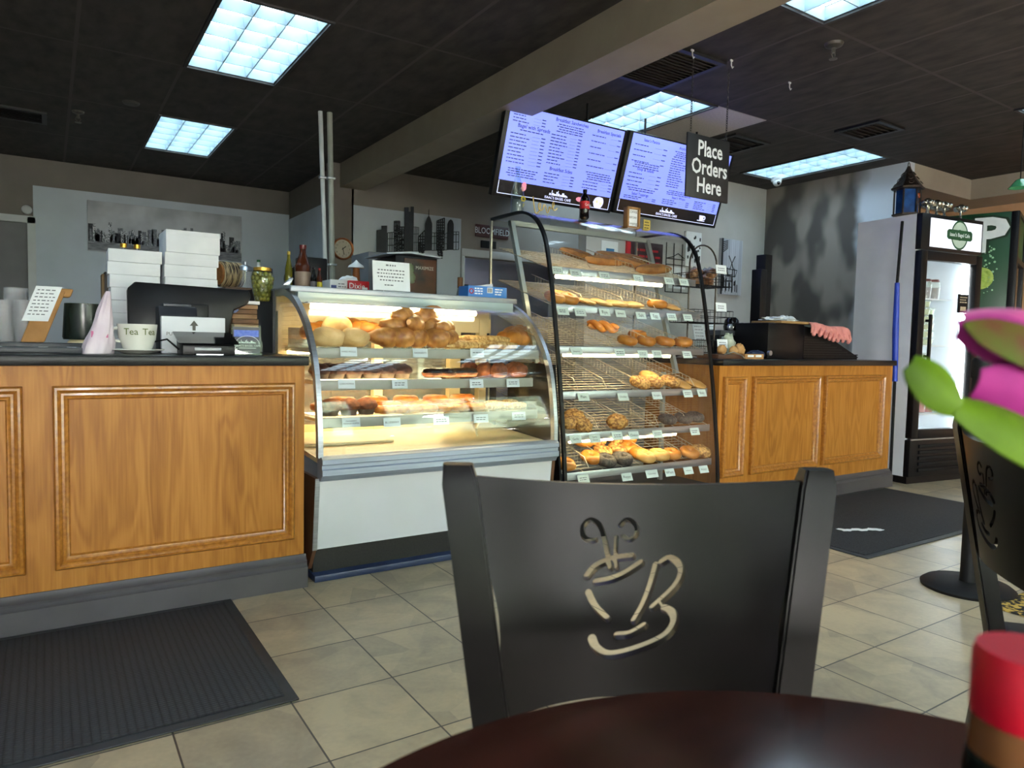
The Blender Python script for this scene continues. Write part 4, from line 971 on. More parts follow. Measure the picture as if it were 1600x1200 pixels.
t = thing('yellow_card', 'small yellow card beside the wood framed sign on the bagel case', 'card', (q.x, 3.44, ZT - .02))
lpart('card', MB().box(-.03, .03, 0, .004, 0, .075, .001), M('yellow card stock', 'cdb75a', 'bea84b', scale=20, rough=.6), t)
f = MB()
for i in range(3): lines_mb(f, -.022, .022, .058 - i * .018, .007, -.0005, gap=.004, wmin=.006, wmax=.014)
lpart('lettering', f, INK, t)
# ------------------------------------------------------------------ menu screens, order sign, wall things
SCRN = emis('lit blue screen', (.19, .25, .98), .6)
SCRK = M('black screen band', '121118', '0e0d13', scale=10, rough=.25)
SCRW = emis('lit white print', (.62, .66, 1.0), .6)
SCRI = M('dark screen print', '20285e', '1a214f', scale=20, rough=.4)
def skyline_logo(mb, cx, cz, s, mx):
    for x, h, w in ((-.9, .25, .14), (-.72, .7, .05), (-.58, .3, .16), (-.38, .2, .2), (-.2, .55, .09), (-.08, .75, .05), (.04, .35, .12), (.25, .2, .22), (.48, .5, .22), (.7, .25, .2), (.88, .15, .16)):
        mb.box(cx + (x - w / 2) * s, cx + (x + w / 2) * s, -.003, -.002, cz, cz + h * s * .55, mx=mx)
    mb.box(cx - s, cx + s, -.003, -.002, cz - .03 * s, cz, mx=mx)
def screen(xl, xr, Y, zb, h, tilt, label, cols, extra):
    w = xr - xl; t = thing('menu_screen', label, 'screen', ((xl + xr) / 2, Y, zb), 0, 'menu screens'); 
    R_ = Matrix.Rotation(tilt, 4, 'X')      # leans the top towards the reader
    lpart('bezel', MB().box(-w / 2, w / 2, 0, .05, 0, h, .004, mx=R_), BLACK, t)
    lpart('picture', MB().box(-w / 2 + .035, w / 2 - .03, -.0015, 0, .115, h - .012, mx=R_), SCRN, t, 'lit blue menu picture')
    f = MB(); lpart('footer', MB().box(-w / 2 + .035, w / 2 - .03, -.0012, 0, .02, .115, mx=R_), SCRK, t)
    T = lambda x, z: R_ @ FACE(x, -.0028, z)
    for kind, x, z, sz, s in cols:
        if kind == 'h': lpart('menu_heading', MB().text(s, sz, T(x, z), bold=.012), SCRI, t)
        elif kind == 'r':      # rows of small print with prices
            n, dx = s
            for i in range(n):
                zz = z - i * sz
                lines_mb(f, x, x + dx * RND.uniform(.35, .6), zz, .006, -.0022, R_, gap=.006, wmin=.01, wmax=.04)
                f.box(x + dx * .62, x + dx * .84, -.0026, -.0022, zz - .003, zz - .0018, mx=R_); f.box(x + dx * .88, x + dx, -.0026, -.0022, zz - .003, zz + .003, mx=R_)
        elif kind == 'c':
            n, dx = s
            for i in range(n): lines_mb(f, x - dx / 2 + RND.uniform(0, .03), x + dx / 2 - RND.uniform(0, .03), z - i * sz, .006, -.0022, R_, gap=.006, wmin=.01, wmax=.04)
    lpart('menu_print', f, SCRI, t)['kind'] = 'stuff'
    f = MB(); skyline_logo(f, extra, .066, .085, R_); f.text("ISAAC'S BAGEL CAFE", .026, T(extra, .045), bold=.01)
    for a in ((-w / 2 + .036, -w / 2 + .04), (w / 2 - .035, w / 2 - .031)): f.box(a[0], a[1], -.003, -.002, .025, .11, mx=R_)
    f.box(-w / 2 + .036, w / 2 - .031, -.003, -.002, .022, .026, mx=R_)
    lpart('logo', f, SCRW, t, 'white cafe skyline logo')
    f = MB()
    for s in (-.3, .3): f.box(s * w - .02, s * w + .02, .05, .07, .2, h - .05, mx=R_)
    top = R_ @ Vector((0, .06, h * .45))
    for s in (-.25, .25): f.tube([(s * w, top.y, top.z), (s * w, top.y, HC - zb)], .009, 8)
    lpart('ceiling_mount', f, BLACKM, t)
    return t, R_, w
YTV = 4.25
a = ony(768, 306, YTV); b = ony(953, 333, YTV); c = ony(957, 334, YTV); d = ony(1117, 356, YTV)
zb = 2.085; TL = math.radians(17)
w1 = b.x - a.x; w2 = d.x - c.x
cols = [('h', -w1 * .27, .485, .036, 'Bagel with Spreads'), ('r', -w1 * .44, .55, .02, (3, w1 * .25)), ('c', -w1 * .28, .458, .018, (1, w1 * .2)), ('r', -w1 * .44, .43, .0235, (9, w1 * .27)), ('c', -w1 * .3, .2, .016, (4, w1 * .26)),
        ('h', .02, .578, .034, 'Breakfast Sandwiches'), ('c', .02, .55, .016, (4, w1 * .24)), ('r', -w1 * .13, .475, .0215, (10, w1 * .25)), ('h', .0, .245, .034, 'Breakfast Sides'), ('r', -w1 * .13, .21, .021, (4, w1 * .25)),
        ('h', w1 * .34, .565, .032, 'Breakfast Specials'), ('r', w1 * .2, .53, .04, (2, w1 * .26)), ('r', w1 * .2, .45, .045, (4, w1 * .26)), ('c', w1 * .33, .27, .016, (4, w1 * .25)), ('r', w1 * .2, .2, .022, (3, w1 * .26))]
t, R_, _w = screen(a.x, b.x, YTV, zb, .615, TL, 'left menu screen reading Breakfast Sandwiches, partly behind the beam', cols, .02)
f = MB().blob((w1 * .37, -.004, .066), .05, .003, .04, .3, 2, 18, 10, 3, mx=R_); eg = lpart('egg_picture', f, SCRW, t, 'lit picture of two fried eggs')
f = MB().blob((w1 * .355, -.007, .072), .014, .003, .013, 0, mx=R_).blob((w1 * .39, -.007, .06), .014, .003, .013, 0, mx=R_); lpart('yolk', f, emis('yolk print', (.85, .6, .35), .5), eg)
f = MB().blob((w1 * .2, -.004, .066), .03, .003, .016, .3, 3, mx=R_).blob((-w1 * .27, -.004, .09), .02, .003, .03, .3, 3, mx=R_); lpart('food_picture', f, emis('pink food print', (.75, .25, .35), .4), t)
cols = [('h', -w2 * .3, .57, .03, "Isaac's Paninis"), ('r', -w2 * .44, .53, .04, (4, w2 * .29)), ('c', -w2 * .3, .4, .016, (3, w2 * .26)), ('h', -w2 * .3, .355, .032, 'Soup & Salads'), ('r', -w2 * .44, .32, .03, (4, w2 * .29)), ('c', -w2 * .3, .21, .016, (2, w2 * .26)), ('h', -w2 * .3, .168, .03, 'Salad Toppings'), ('r', -w2 * .44, .146, .014, (2, w2 * .29)),
        ('h', w2 * .06, .57, .03, 'Anytime Sandwiches'), ('c', w2 * .06, .54, .014, (4, w2 * .28)), ('r', -w2 * .09, .48, .0175, (13, w2 * .28)), ('c', w2 * .06, .24, .014, (3, w2 * .26)), ('h', w2 * .06, .19, .028, "Isaac's Wraps"), ('r', -w2 * .09, .165, .015, (3, w2 * .26)),
        ('r', w2 * .22, .5, .0175, (16, w2 * .22)), ('r', w2 * .22, .19, .014, (5, w2 * .22))]
t, R_, _w = screen(c.x, d.x, YTV, zb + .01, .615, TL, 'right menu screen reading Soup and Salads, behind the order sign', cols, -.02)
f = MB().lathe([(0, 0), (.018, 0), (.03, .04), (0, .04)], (w2 * .33, -.003, .048), 20, sy=.08, mx=R_).torus((0, 0, 0), .013, .004, 1, 16, 6, 0, mx=R_ @ FACE(w2 * .33 + .03, -.004, .07)).lathe([(0, 0), (.045, 0), (.045, .006), (0, .006)], (w2 * .33, -.003, .042), 20, sy=.08, mx=R_)
lpart('cup_picture', f, SCRW, t, 'lit picture of a cup and saucer')

# hanging sign
q0 = ony(1070, 307, 3.1); q1 = ony(1134, 316, 3.1); xs = (q0.x + q1.x) / 2 + .006; ws = q1.x - q0.x + .01
t = thing('order_sign', 'black hanging sign reading Place Orders Here in white', 'sign', (xs, 3.1, 1.985))
lpart('board', MB().box(-ws / 2, ws / 2, -.006, .006, 0, .385, .002), M('black sign board', '1f2022', '18191b', scale=20, rough=.5), t)
f = MB()
for i, s in enumerate(('Place', 'Orders', 'Here')): f.text(s, .13, FACE(.012, -.0066, .303 - i * .112), sx=.84, bold=.02)
lpart('lettering', f, M('white vinyl letters', 'e6e8ea', 'dcdfe1', scale=20, rough=.5), t, 'white lettering')
for sx in (-1, 1):
    f = MB(); x = sx * (ws / 2 - .03); z = .385; k = 0
    zt = HC - 1.985 - .045
    while z < zt:
        f.torus((0, 0, 0), .007, .0017, 1, 10, 5, 0, mx=Matrix.Translation((x, 0, z + .006)) @ Matrix.Rotation(PI / 2 * (k % 2), 4, 'Z') @ Matrix.Rotation(PI / 2, 4, 'X') @ Matrix.Diagonal((.8, 1.35, 1, 1))); z += .0145; k += 1
    lpart('chain', f, M('dark chain steel', '4a4846', '383635', scale=30, rough=.4, metal=.7), t)

# canvas panorama on the north wall
CV = [M('canvas sky grey', 'd2d4da', 'a2a4ab', scale=3, rough=.7), M('dark building print', '3f4147', '2a2b30', scale=60, rough=.7, lo=.45, hi=.55), M('light building print', 'd2d5da', '55575d', scale=90, rough=.7, lo=.45, hi=.55), M('water print', '8f9096', '5d5e64', scale=14, stretch=(1, 1, 6), rough=.7)]
a = ony(136, 313, YN - .03); b = ony(377, 340, YN - .03); zt, zb_ = 2.487, 1.955
t = thing('canvas_picture', 'wide black and white city skyline canvas on the left wall', 'picture', ((a.x + b.x) / 2, YN - .03, zb_))
W2 = (b.x - a.x) / 2
lpart('canvas', MB().box(-W2, W2, -.018, .018, 0, zt - zb_, .003), CV[0], t)
f = MB(); rr = random.Random(5)
x = -W2 + .005
while x < W2 - .03:
    w = rr.uniform(.018, .06); h = rr.uniform(.1, .26) * (1 if abs(x) > .3 else 1.1)
    if rr.random() < .12: h += .08; w = .03
    f.box(x, min(x + w, W2 - .005), -.0195, -.018, .1, .1 + h * .85, mi=rr.choice((0, 1, 2, 2))); x += w * rr.uniform(.6, 1.0)
for i in range(130):
    x = rr.uniform(-W2 + .02, W2 - .06); f.box(x, x + rr.uniform(.01, .03), -.0205, -.0195, .1, .1 + rr.uniform(.03, .14), mi=rr.choice((0, 1, 1, 2, 2)))
lpart('skyline_print', f, [CV[1], CV[2], M('hazy building print', '8d9098', '62656c', scale=50, rough=.7, lo=.4, hi=.6)], t)
lpart('water_print', MB().box(-W2 + .002, W2 - .002, -.0196, -.018, .004, .1), CV[3], t)

# metal skyline art
SKM = M('dark grey steel plate', '3b3d42', '303236', scale=10, rough=.45, metal=.4)
a = ony(588, 398, 7.1); b = ony(716, 402, 7.1); U = (b.x - a.x) / 128.0; ZS = 1.985
t = thing('metal_wall_art', 'dark steel city skyline cut out mounted on the white wall panel', 'wall art', ((a.x + b.x) / 2, 7.1, ZS))
def bx(px): return a.x + (px - 588) * U
def tower(poly): part('tower', MB().prism([(bx(p), ZS + h * U + .0009 * (p - 588)) for p, h in poly], 7.09, 7.10, 'xz'), SKM, t)
tower([(588, -2), (603, -2), (603, 36), (595, 36), (595, 31), (588, 30)])
tower([(629, -2), (643, -2), (643, 62), (639, 62), (639, 55), (635, 55), (635, 61), (629, 61)])
tower([(661, 0), (672, 0), (672, 38), (669, 46), (667, 49), (666.6, 58), (666.2, 49), (664, 46), (661, 38)])
tower([(697, 0), (707, 0), (707, 37), (705, 42), (702, 44), (699, 42), (697, 37)])
def lattice(p0, p1, h0, h1, dx, dz, r, diag=False):
    f = MB(); ps = [p0 + (p1 - p0) * i / max(1, int((p1 - p0) / dx)) for i in range(int((p1 - p0) / dx) + 1)]
    for p in ps: f.tube([(bx(p), 7.095, ZS + .0009 * (p - 588)), (bx(p), 7.095, ZS + (h0 + (h1 - h0) * (p - p0) / (p1 - p0)) * U + .0009 * (p - 588))], r, 5)
    z = 0
    while z <= min(h0, h1): f.tube([(bx(p0), 7.095, ZS + z * U + .0009 * (p0 - 588)), (bx(p1), 7.095, ZS + z * U + .0009 * (p1 - 588))], r, 5); z += dz
    f.tube([(bx(p0), 7.095, ZS + h0 * U + .0009 * (p0 - 588)), (bx(p1), 7.095, ZS + h1 * U + .0009 * (p1 - 588))], r, 5)
    if diag:
        rr = random.Random(int(p0))
        for i in range(int((p1 - p0) * 9)):
            p, h = rr.uniform(p0, p1 - 2), rr.uniform(0, min(h0, h1) - 2); f.tube([(bx(p), 7.095, ZS + h * U), (bx(p + rr.uniform(1, 2.2)), 7.095, ZS + (h + rr.uniform(-2, 2)) * U)], .006, 4)
    part('lattice_tower', f, SKM, t)
lattice(604, 614, 26, 27, 3, 9, .004); lattice(614, 622, 42, 42, 2.6, 5, .005, True); lattice(622, 629, 34, 34, 2.4, 5, .005, True); lattice(643, 651, 34, 33, 2.2, 12, .003); lattice(651, 661, 20, 29, 2.6, 4, .006, True); lattice(672, 680, 25, 25, 4, 10, .004); lattice(680, 692, 42, 46, 2.6, 4, .006, True); lattice(707, 716, 26, 26, 4, 11, .004); lattice(692, 697, 22, 25, 3, 9, .003)

# clock
q = ony(535, 389, 7.15)
t = thing('wall_clock', 'round copper rimmed wall clock on the taupe pillar', 'clock', (q.x - .0, 7.15, q.z))
Rk = .108
lpart('rim', MB().lathe([(Rk * .86, -.01), (Rk * .9, -.035), (Rk, -.04), (Rk * 1.06, -.02), (Rk * 1.06, 0), (Rk * .86, 0)], axis='y', seg=48), M('copper rim', 'c07a4c', '9c5b34', scale=12, rough=.3, metal=.75), t)
lpart('face', MB().lathe([(0, -.012), (Rk * .9, -.012), (Rk * .9, 0), (0, 0)], axis='y', seg=40), M('clock face', 'b9b2a4', 'ada698', scale=10, rough=.6), t)
f = MB()
for h in range(1, 13):
    an = h * PI / 6; f.text(str(h), .024, FACE(.072 * math.sin(an), -.0135, .072 * math.cos(an)))
lpart('numerals', f, INK, t)
def hand(an, L, w): return MB().box(-w, w, -.018, -.016, -.012, L, mx=Matrix.Rotation(an, 4, 'Y'))
lpart('hour_hand', hand(math.radians(50), .042, .004), INK, t); lpart('minute_hand', hand(math.radians(168), .062, .003), INK, t)

# signs on the skyline wall
def wsign(x0, x1, z0, z1, Y, m, label, txt=None, tm=None, ts=.1, nm_='wall_sign'):
    t = thing(nm_, label, 'sign', ((x0 + x1) / 2, Y, z0))
    part('board', MB().box(x0, x1, Y - .02, Y, z0, z1, .003), m, t)
    if txt: part('lettering', MB().text(txt, ts, FACE((x0 + x1) / 2, Y - .021, (z0 + z1) / 2), sx=.8), tm, t)
    return t
a = ony(742, 363, 7.15); b = ony(793, 368, 7.15)
wsign(a.x, b.x, 2.28, 2.42, 7.15, M('dark red sign board', '4a1f22', '3d181b', scale=8, rough=.5), 'dark red wall sign reading Bloomfield above the back doorway', 'BLOOMFIELD', PAPER, .1)
a = ony(751, 384, 7.11)
wsign(a.x, a.x + .2, 2.15, 2.235, 7.11, BLACKM, 'small black plaque below the red wall sign')
# pictures on the partition
a = ony(1124, 376, 5.25); b = ony(1157, 378, 5.25)
t = thing('bar_picture', 'tall black and white picture of a coffee cup hung beside the menu screens', 'picture', ((a.x + b.x) / 2, 5.25, 1.64))
wp = (b.x - a.x) / 2; hp = .6
lpart('panel', MB().box(-wp, wp, -.035, 0, 0, hp, .002), M('white plank print', 'c6cbd6', '9499a4', scale=1.5, stretch=(60, 60, .6), rough=.6), t)
f = MB(); rr = random.Random(9)
for i in range(6):
    f.tube([(-wp + .02, -.036, .45 + i * .022), (-wp + .1, -.036, .5 + i * .016)], .005, 4)
for i in range(26):
    x = rr.uniform(-wp + .02, wp - .05); z = rr.uniform(.02, .2); f.box(x, x + rr.uniform(.008, .022), -.0365, -.035, z, z + rr.uniform(.03, .14))
for s in (-1, 1): f.tube([(s * .05, -.036, .42), (0, -.036, .34), (s * .03, -.036, .27)], .006, 5)
f.tube([(-.08, -.036, .26), (-.06, -.036, .2), (.06, -.036, .2), (.09, -.036, .27), (-.08, -.036, .28)], .006, 5)
f.box(-wp, -wp + .03, -.0365, -.035, 0, hp); lpart('dark_print', f, INK, t)
a = ony(1073, 374, 5.25); b = ony(1092, 374, 5.25)
t = thing('bar_picture', 'black and white city picture seen past the top corner of the bagel case', 'picture', ((a.x + b.x) / 2, 5.25, 1.9))
lpart('panel', MB().box(-.13, .1, -.03, 0, 0, .36, .002), PAPER, t); f = MB()
for i in range(24):
    x = rr.uniform(-.12, .07); z = rr.uniform(.02, .3); f.box(x, x + .02, -.0315, -.03, z, z + rr.uniform(.02, .05))
lpart('dark_print', f, INK, t)
a = ony(978, 388, 5.25); b = ony(1034, 394, 5.25)
t = thing('notice_board', 'black and red notice on the wall, seen through the top of the bagel case', 'sign', ((a.x + b.x) / 2, 5.25, 1.84))
lpart('board', MB().box(-.24, .24, -.02, 0, 0, .25, .002), M('dark maroon board', '3a1a20', '2d1318', scale=10, rough=.5), t)
lpart('edge_band', MB().box(-.25, -.2, -.022, 0, 0, .25), RED, t); f = MB()
for i in range(3): lines_mb(f, -.14, .2, .17 - i * .06, .022, -.0215, gap=.015, wmin=.03, wmax=.09)
lpart('lettering', f, RED, t)
a = ony(953, 390, 5.25)
t = thing('wall_notice', 'white and blue paper notice on the wall left of the red notice', 'paper', (a.x, 5.25, 1.86))
lpart('sheet', MB().box(-.11, .1, -.004, 0, 0, .2), PAPER, t); lpart('blue_print', MB().box(-.05, .05, -.006, -.004, .05, .13), M('blue print', '3f7fb5', '356fa0', scale=10, rough=.6), t)
a = ony(1058, 405, 5.25)
t = thing('wire_wall_basket', 'black wire letter basket with white paper on the wall behind the bagel case', 'basket', (a.x, 5.25, 1.62))
f = MB()
for x in (-.17, -.06, .06, .17): f.tube([(x, -.012, 0), (x, -.012, .5)], .005, 5)
for z in (0, .14, .28, .34): f.tube([(-.17, -.012, z), (.17, -.012, z)], .005, 5)
f.tube([(-.17, -.012, .34), (-.08, -.012, .36), (0, -.012, .4), (.08, -.012, .36), (.17, -.012, .34)], .005, 5)
lpart('basket_wire', f, BLACKM, t); lpart('paper', MB().box(-.12, .12, -.01, -.004, .04, .26), PAPER, t)
# ------------------------------------------------------------------ cafe chairs with the cut-out cup
CU = Vector((.857, -.515, 0)).normalized(); CV_ = Vector((.515, .857, 0)).normalized()
CM = Vector((.602, .6295, 0))
def pan(px, py):
    d = ray(px, py); t = (.868) / d.dot(CV_); P = EYE + d * t
    return ((P - CM).dot(CU), P.z)
def chv(z): return -.04 * (.92 - z) / .275
def hw(z): return .2125 - .042 * (.92 - z) / .275
PZ0, PZ1 = .628, .908
def panel_fn(u, v):
    x = (u * 2 - 1); z = PZ0 + (PZ1 - PZ0) * v
    # scooped top, arched bottom, waisted sides
    z += v * (-.014 * (1 - x * x)) + (1 - v) * .012 * (1 - x * x)
    wst = .010 * math.exp(-((v - .42) / .22) ** 2)
    w = hw(z) - .008 - wst * abs(x) ** 4
    p = Vector((x * w, chv(z) + .034 * (1 - x * x), z))
    return p, Vector((.3 * x * .5, -1, .1)).normalized()
def stadium(pts, r):
    pts = [Vector((p[0], p[1])) for p in pts]; L = []; R_ = []
    n = len(pts)
    for i, p in enumerate(pts):
        d = (pts[min(i + 1, n - 1)] - pts[max(i - 1, 0)]).normalized(); nn = Vector((-d.y, d.x)); L.append(p + nn * r); R_.append(p - nn * r)
    def capp(c, d, s):
        a0 = math.atan2(d.y, d.x); return [c + Vector((math.cos(a0 + s * a), math.sin(a0 + s * a))) * r for a in (-PI / 3, -PI / 6, 0, PI / 6, PI / 3)]
    de = (pts[-1] - pts[-2]).normalized(); ds = (pts[0] - pts[1]).normalized()
    # L runs on the left of the direction: end cap goes from left to right (clockwise)
    return [tuple(p) for p in L] + [tuple(p) for p in capp(pts[-1], de, -1)] + [tuple(p) for p in R_[::-1]] + [tuple(p) for p in capp(pts[0], ds, -1)]
STR = [([(170, 550), (230, 488), (330, 445), (430, 425), (510, 418)], 1), ([(235, 595), (340, 580), (450, 540), (575, 465)], 1), ([(175, 665), (225, 765), (315, 855)], .9), ([(685, 480), (640, 620), (580, 760), (510, 872)], 1),
       ([(727, 460), (790, 428), (850, 465), (866, 530), (810, 635), (650, 780)], 1), ([(382, 970), (480, 960), (585, 905)], 1), ([(195, 985), (225, 1050), (310, 1100), (450, 1085), (620, 1030), (740, 965), (800, 880), (790, 810), (735, 782)], 1.15),
       ([(346, 505), (326, 400), (305, 290), (270, 190), (205, 150), (145, 195), (150, 270), (205, 300), (238, 296)], .7), ([(392, 505), (386, 400), (396, 280)], .62), ([(425, 195), (480, 150), (540, 190), (548, 255), (495, 300), (450, 275)], .62),
       ([(238, 250), (215, 215), (190, 230)], .5), ([(500, 235), (478, 205), (462, 228)], .5)]
def chair_panel():
    f = MB().slab(panel_fn, 44, 26, .013); me = f.mesh('backrest', CHAIRM)
    ob = bpy.data.objects.new('backrest', me); COL.objects.link(ob)
    for pts, k in STR:
        sp = smooth([pan(880 + x * .20833, 780 + y * .20833) for x, y in pts], 4)
        c = MB().prism(stadium(sp, .0048 * k), -.12, .12, 'xz'); cm = c.mesh('cut', CHAIRM)
        co = bpy.data.objects.new('cut', cm); COL.objects.link(co)
        md = ob.modifiers.new('b', 'BOOLEAN'); md.operation = 'DIFFERENCE'; md.object = co; md.solver = 'EXACT'
        dg = bpy.context.evaluated_depsgraph_get(); dg.update()
        nme = bpy.data.meshes.new_from_object(ob.evaluated_get(dg)); ob.modifiers.clear()
        if len(nme.polygons) > 500: old = ob.data; ob.data = nme; bpy.data.meshes.remove(old)
        bpy.data.objects.remove(co); bpy.data.meshes.remove(cm)
    me = ob.data; bpy.data.objects.remove(ob)
    me.materials.clear(); me.materials.append(CHAIRM)
    for p in me.polygons: p.use_smooth = True
    me.set_sharp_from_angle(angle=math.radians(40))
    return me
def make_chair(label):
    t = thing('cafe_chair', label, 'chair', (CM.x, CM.y, 0), math.atan2(CU.y, CU.x))
    o = bpy.data.objects.new('backrest', chair_panel()); COL.objects.link(o); o.parent = t; ROOTS[o] = ROOTS[t]; o['label'] = 'curved backrest with a steaming cup cut through it'
    def post(s):
        f = MB(); bm = bmesh.new(); rings = []
        # rear leg and back post: square section bent at the seat
        for z in (0.0, .25, .45, .64, .78, .90, .922):
            if z >= .45: x = s * (hw(z) + .008); y = chv(z)
            else: x = s * (hw(.45) + .008); y = chv(.45) + .05 * (.45 - z) / .45
            w = .0215 if z < .91 else .0175; dpt = .017 if z < .91 else .012
            rings.append([bm.verts.new((x + a * w, y + b * dpt, z)) for a, b in ((-1, -1), (1, -1), (1, 1), (-1, 1))])
        for a, b in zip(rings, rings[1:]):
            for k in range(4): bm.faces.new((a[k], a[(k + 1) % 4], b[(k + 1) % 4], b[k]))
        bm.faces.new(rings[0][::-1]); bm.faces.new(rings[-1]); bmesh.ops.recalc_face_normals(bm, faces=bm.faces[:])
        es = [e for e in bm.edges if abs(e.verts[0].co.z - e.verts[1].co.z) > .01]
        bmesh.ops.bevel(bm, geom=es, offset=.003, segments=2, affect='EDGES')
        return f.take(bm)
    for s in (-1, 1): lpart('back_post', post(s), CHAIRM, t)
    for s in (-1, 1):
        f = MB().box(s * .17 - .015, s * .17 + .015, -.43, -.40, 0, .43, .004); lpart('leg', f, CHAIRM, t)
    lpart('seat', MB().box(-.205, .205, -.46, -.08, .43, .47, .018, seg=3), M('black vinyl seat', '1b1919', '131212', scale=20, rough=.45), t, 'black vinyl seat')
    f = MB()
    for s in (-1, 1): f.box(s * .17 - .01, s * .17 + .01, -.40, -.03, .2, .22, .003)
    f.box(-.16, .16, -.22, -.2, .2, .22, .003); lpart('stretcher', f, CHAIRM, t)
    return t
chair = make_chair('dark metal cafe chair with a cup cut-out, pushed in across the round table')
# second chair at the right edge, seen from the side
P0 = EYE + _r * 1.02 + _f * 1.58; th = math.radians(40)
ux = Vector((math.cos(th), math.sin(th), 0)); org = Vector((P0.x, P0.y, 0)) - ux * .19
dup(chair, (org.x, org.y, 0), th, 'second dark metal cafe chair, half out of the picture at the right edge')

# ------------------------------------------------------------------ round table and what stands on it
WOODT = M('dark mahogany top', '43211a', '27120d', scale=2.4, stretch=(1, 9, 1), rough=.13, lo=.3, hi=.72, coat=.7, dist=.6)
TC = Vector((.301, .082, 0)); TR = .4157
t = thing('round_table', 'round dark mahogany cafe table in the foreground', 'table', TC)
lpart('tabletop', MB().lathe([(0, .715), (TR - .02, .715), (TR - .006, .72), (TR, .73), (TR - .001, .742), (TR - .008, .75), (0, .75)], seg=128), WOODT, t)
lpart('column', MB().lathe([(0, .03), (.045, .03), (.038, .06), (.038, .69), (.12, .70), (.12, .714), (0, .714)]), BLACKM, t)
lpart('base', MB().lathe([(0, 0), (.25, 0), (.25, .012), (.06, .035), (0, .035)], seg=48), BLACKM, t)
bp_ = EYE + ray(1614, 1017) * .335
t = thing('sauce_bottle', 'dark green bottle with a red cap at the right edge of the table', 'bottle', (bp_.x, bp_.y, .7505)); hb = bp_.z - .7505
lpart('bottle', MB().lathe([(0, 0), (.0245, 0), (.0258, .004), (.0258, hb - .062), (.024, hb - .05), (.0, hb - .05)], seg=36), M('dark green bottle', '0f1d14', '0a140e', scale=14, rough=.12), t)
lpart('neck_band', MB().lathe([(0, hb - .051), (.0242, hb - .051), (.0236, hb - .033), (0, hb - .033)], seg=36), M('amber neck band', '8a5a35', '6c4326', scale=16, rough=.15), t, 'amber neck band')
cp = lpart('cap', MB().lathe([(0, hb - .033), (.0238, hb - .033), (.0242, hb - .028), (.0242, hb - .005), (.0225, hb), (0, hb)], seg=40), M('red plastic cap', 'd0142e', 'c01028', scale=14, rough=.3), t, 'red cap')
# flower
def pt(px, py, D): return EYE + ray(px, py) * D
def petal(mb, A, B, up, w, curl, thick=.0011, nu=14, nv=8, tipw=.15, roll=.5):
    A, B, up = Vector(A), Vector(B), Vector(up).normalized(); ax = (B - A); L = ax.length; a = ax.normalized(); sd = a.cross(up).normalized(); nn = sd.cross(a)
    def fn(u, v):
        s = v * 2 - 1; ww = w * (math.sin(PI * min(1, u * .82 + .09)) ** .7 if u < .75 else math.sin(PI * .705) ** .7 + (tipw - math.sin(PI * .705) ** .7) * ((u - .75) / .25) ** 1.6)
        return A + a * (u * L) + sd * (s * ww) + nn * (curl * math.sin(PI * u) - roll * ww * s * s), nn
    return mb.slab(fn, nu, nv, thick)
PINK = M('pink petal', 'a8347c', '8c2470', scale=40, rough=.6, spec=.15, lo=.3, hi=.75)
PINK2 = M('pale pink petal', 'c04f88', 'a83c7c', scale=40, rough=.5)
LEAFG = M('leaf green', '56740c', '3f5a07', scale=30, rough=.55, spec=.15)
SEPAL = M('olive sepal', '4a5a10', '5a3a22', scale=55, rough=.6, spec=.15, lo=.3, hi=.6)
D = .37
B0 = pt(1700, 600, D); vb = pt(1705, 900, D + .01)
t = thing('flower', 'pink flower with green leaves leaning in from the right edge', 'flower', (vb.x, vb.y, .80))
NC = FWD * -1
f = MB(); petal(f, pt(1700, 580, D), pt(1497, 512, D), NC + UPV * .4, .0165, .008, roll=.35, tipw=.3); petal(f, pt(1700, 640, D - .004), pt(1528, 600, D - .010), NC - UPV * .3, .0165, .006, roll=.3, tipw=.45); petal(f, pt(1690, 560, D + .012), pt(1540, 520, D + .012), NC + UPV * .6, .02, .0, roll=.4, tipw=.5)
part('petals', f, PINK, t)
f = MB(); petal(f, pt(1700, 530, D + .008), pt(1508, 497, D + .006), NC + UPV * .8, .011, .006, roll=.3, tipw=.5); petal(f, pt(1710, 660, D + .004), pt(1548, 632, D + .004), NC, .010, .0, roll=.3, tipw=.5); part('pale_petals', f, PINK2, t, 'pale pink outer petals')
f = MB(); petal(f, pt(1690, 590, D - .014), pt(1507, 506, D - .012), FWD * -1 + UPV * .2, .0105, .006, roll=.15, tipw=.12); part('sepal', f, SEPAL, t, 'olive green sepal')
f = MB(); petal(f, pt(1500, 640, D - .02), pt(1424, 566, D - .02), FWD * -1 + UPV * .3, .0115, .002, roll=.3, tipw=.45); part('leaf', f, LEAFG, t, 'green leaf')
f = MB(); petal(f, pt(1494, 634, D - .02), pt(1705, 745, D - .01), FWD * -1 + UPV * .5, .014, .004, roll=.3, tipw=.6); part('leaf', f, LEAFG, t, 'green leaf')
f = MB().tube([B0, pt(1712, 680, D), pt(1708, 800, D + .008), vb, (vb.x, vb.y, .765)], .003, 8); part('stem', f, LEAFG, t)
t = thing('bud_vase', 'small glass bud vase holding the pink flower on the table', 'vase', (vb.x, vb.y, .7505))
lpart('glass', MB().lathe([(0, 0), (.02, 0), (.023, .01), (.021, .05), (.011, .09), (.013, .11), (.0115, .11), (.0095, .09), (.0185, .05), (.02, .012), (0, .01)], seg=28), GLASSD, t)
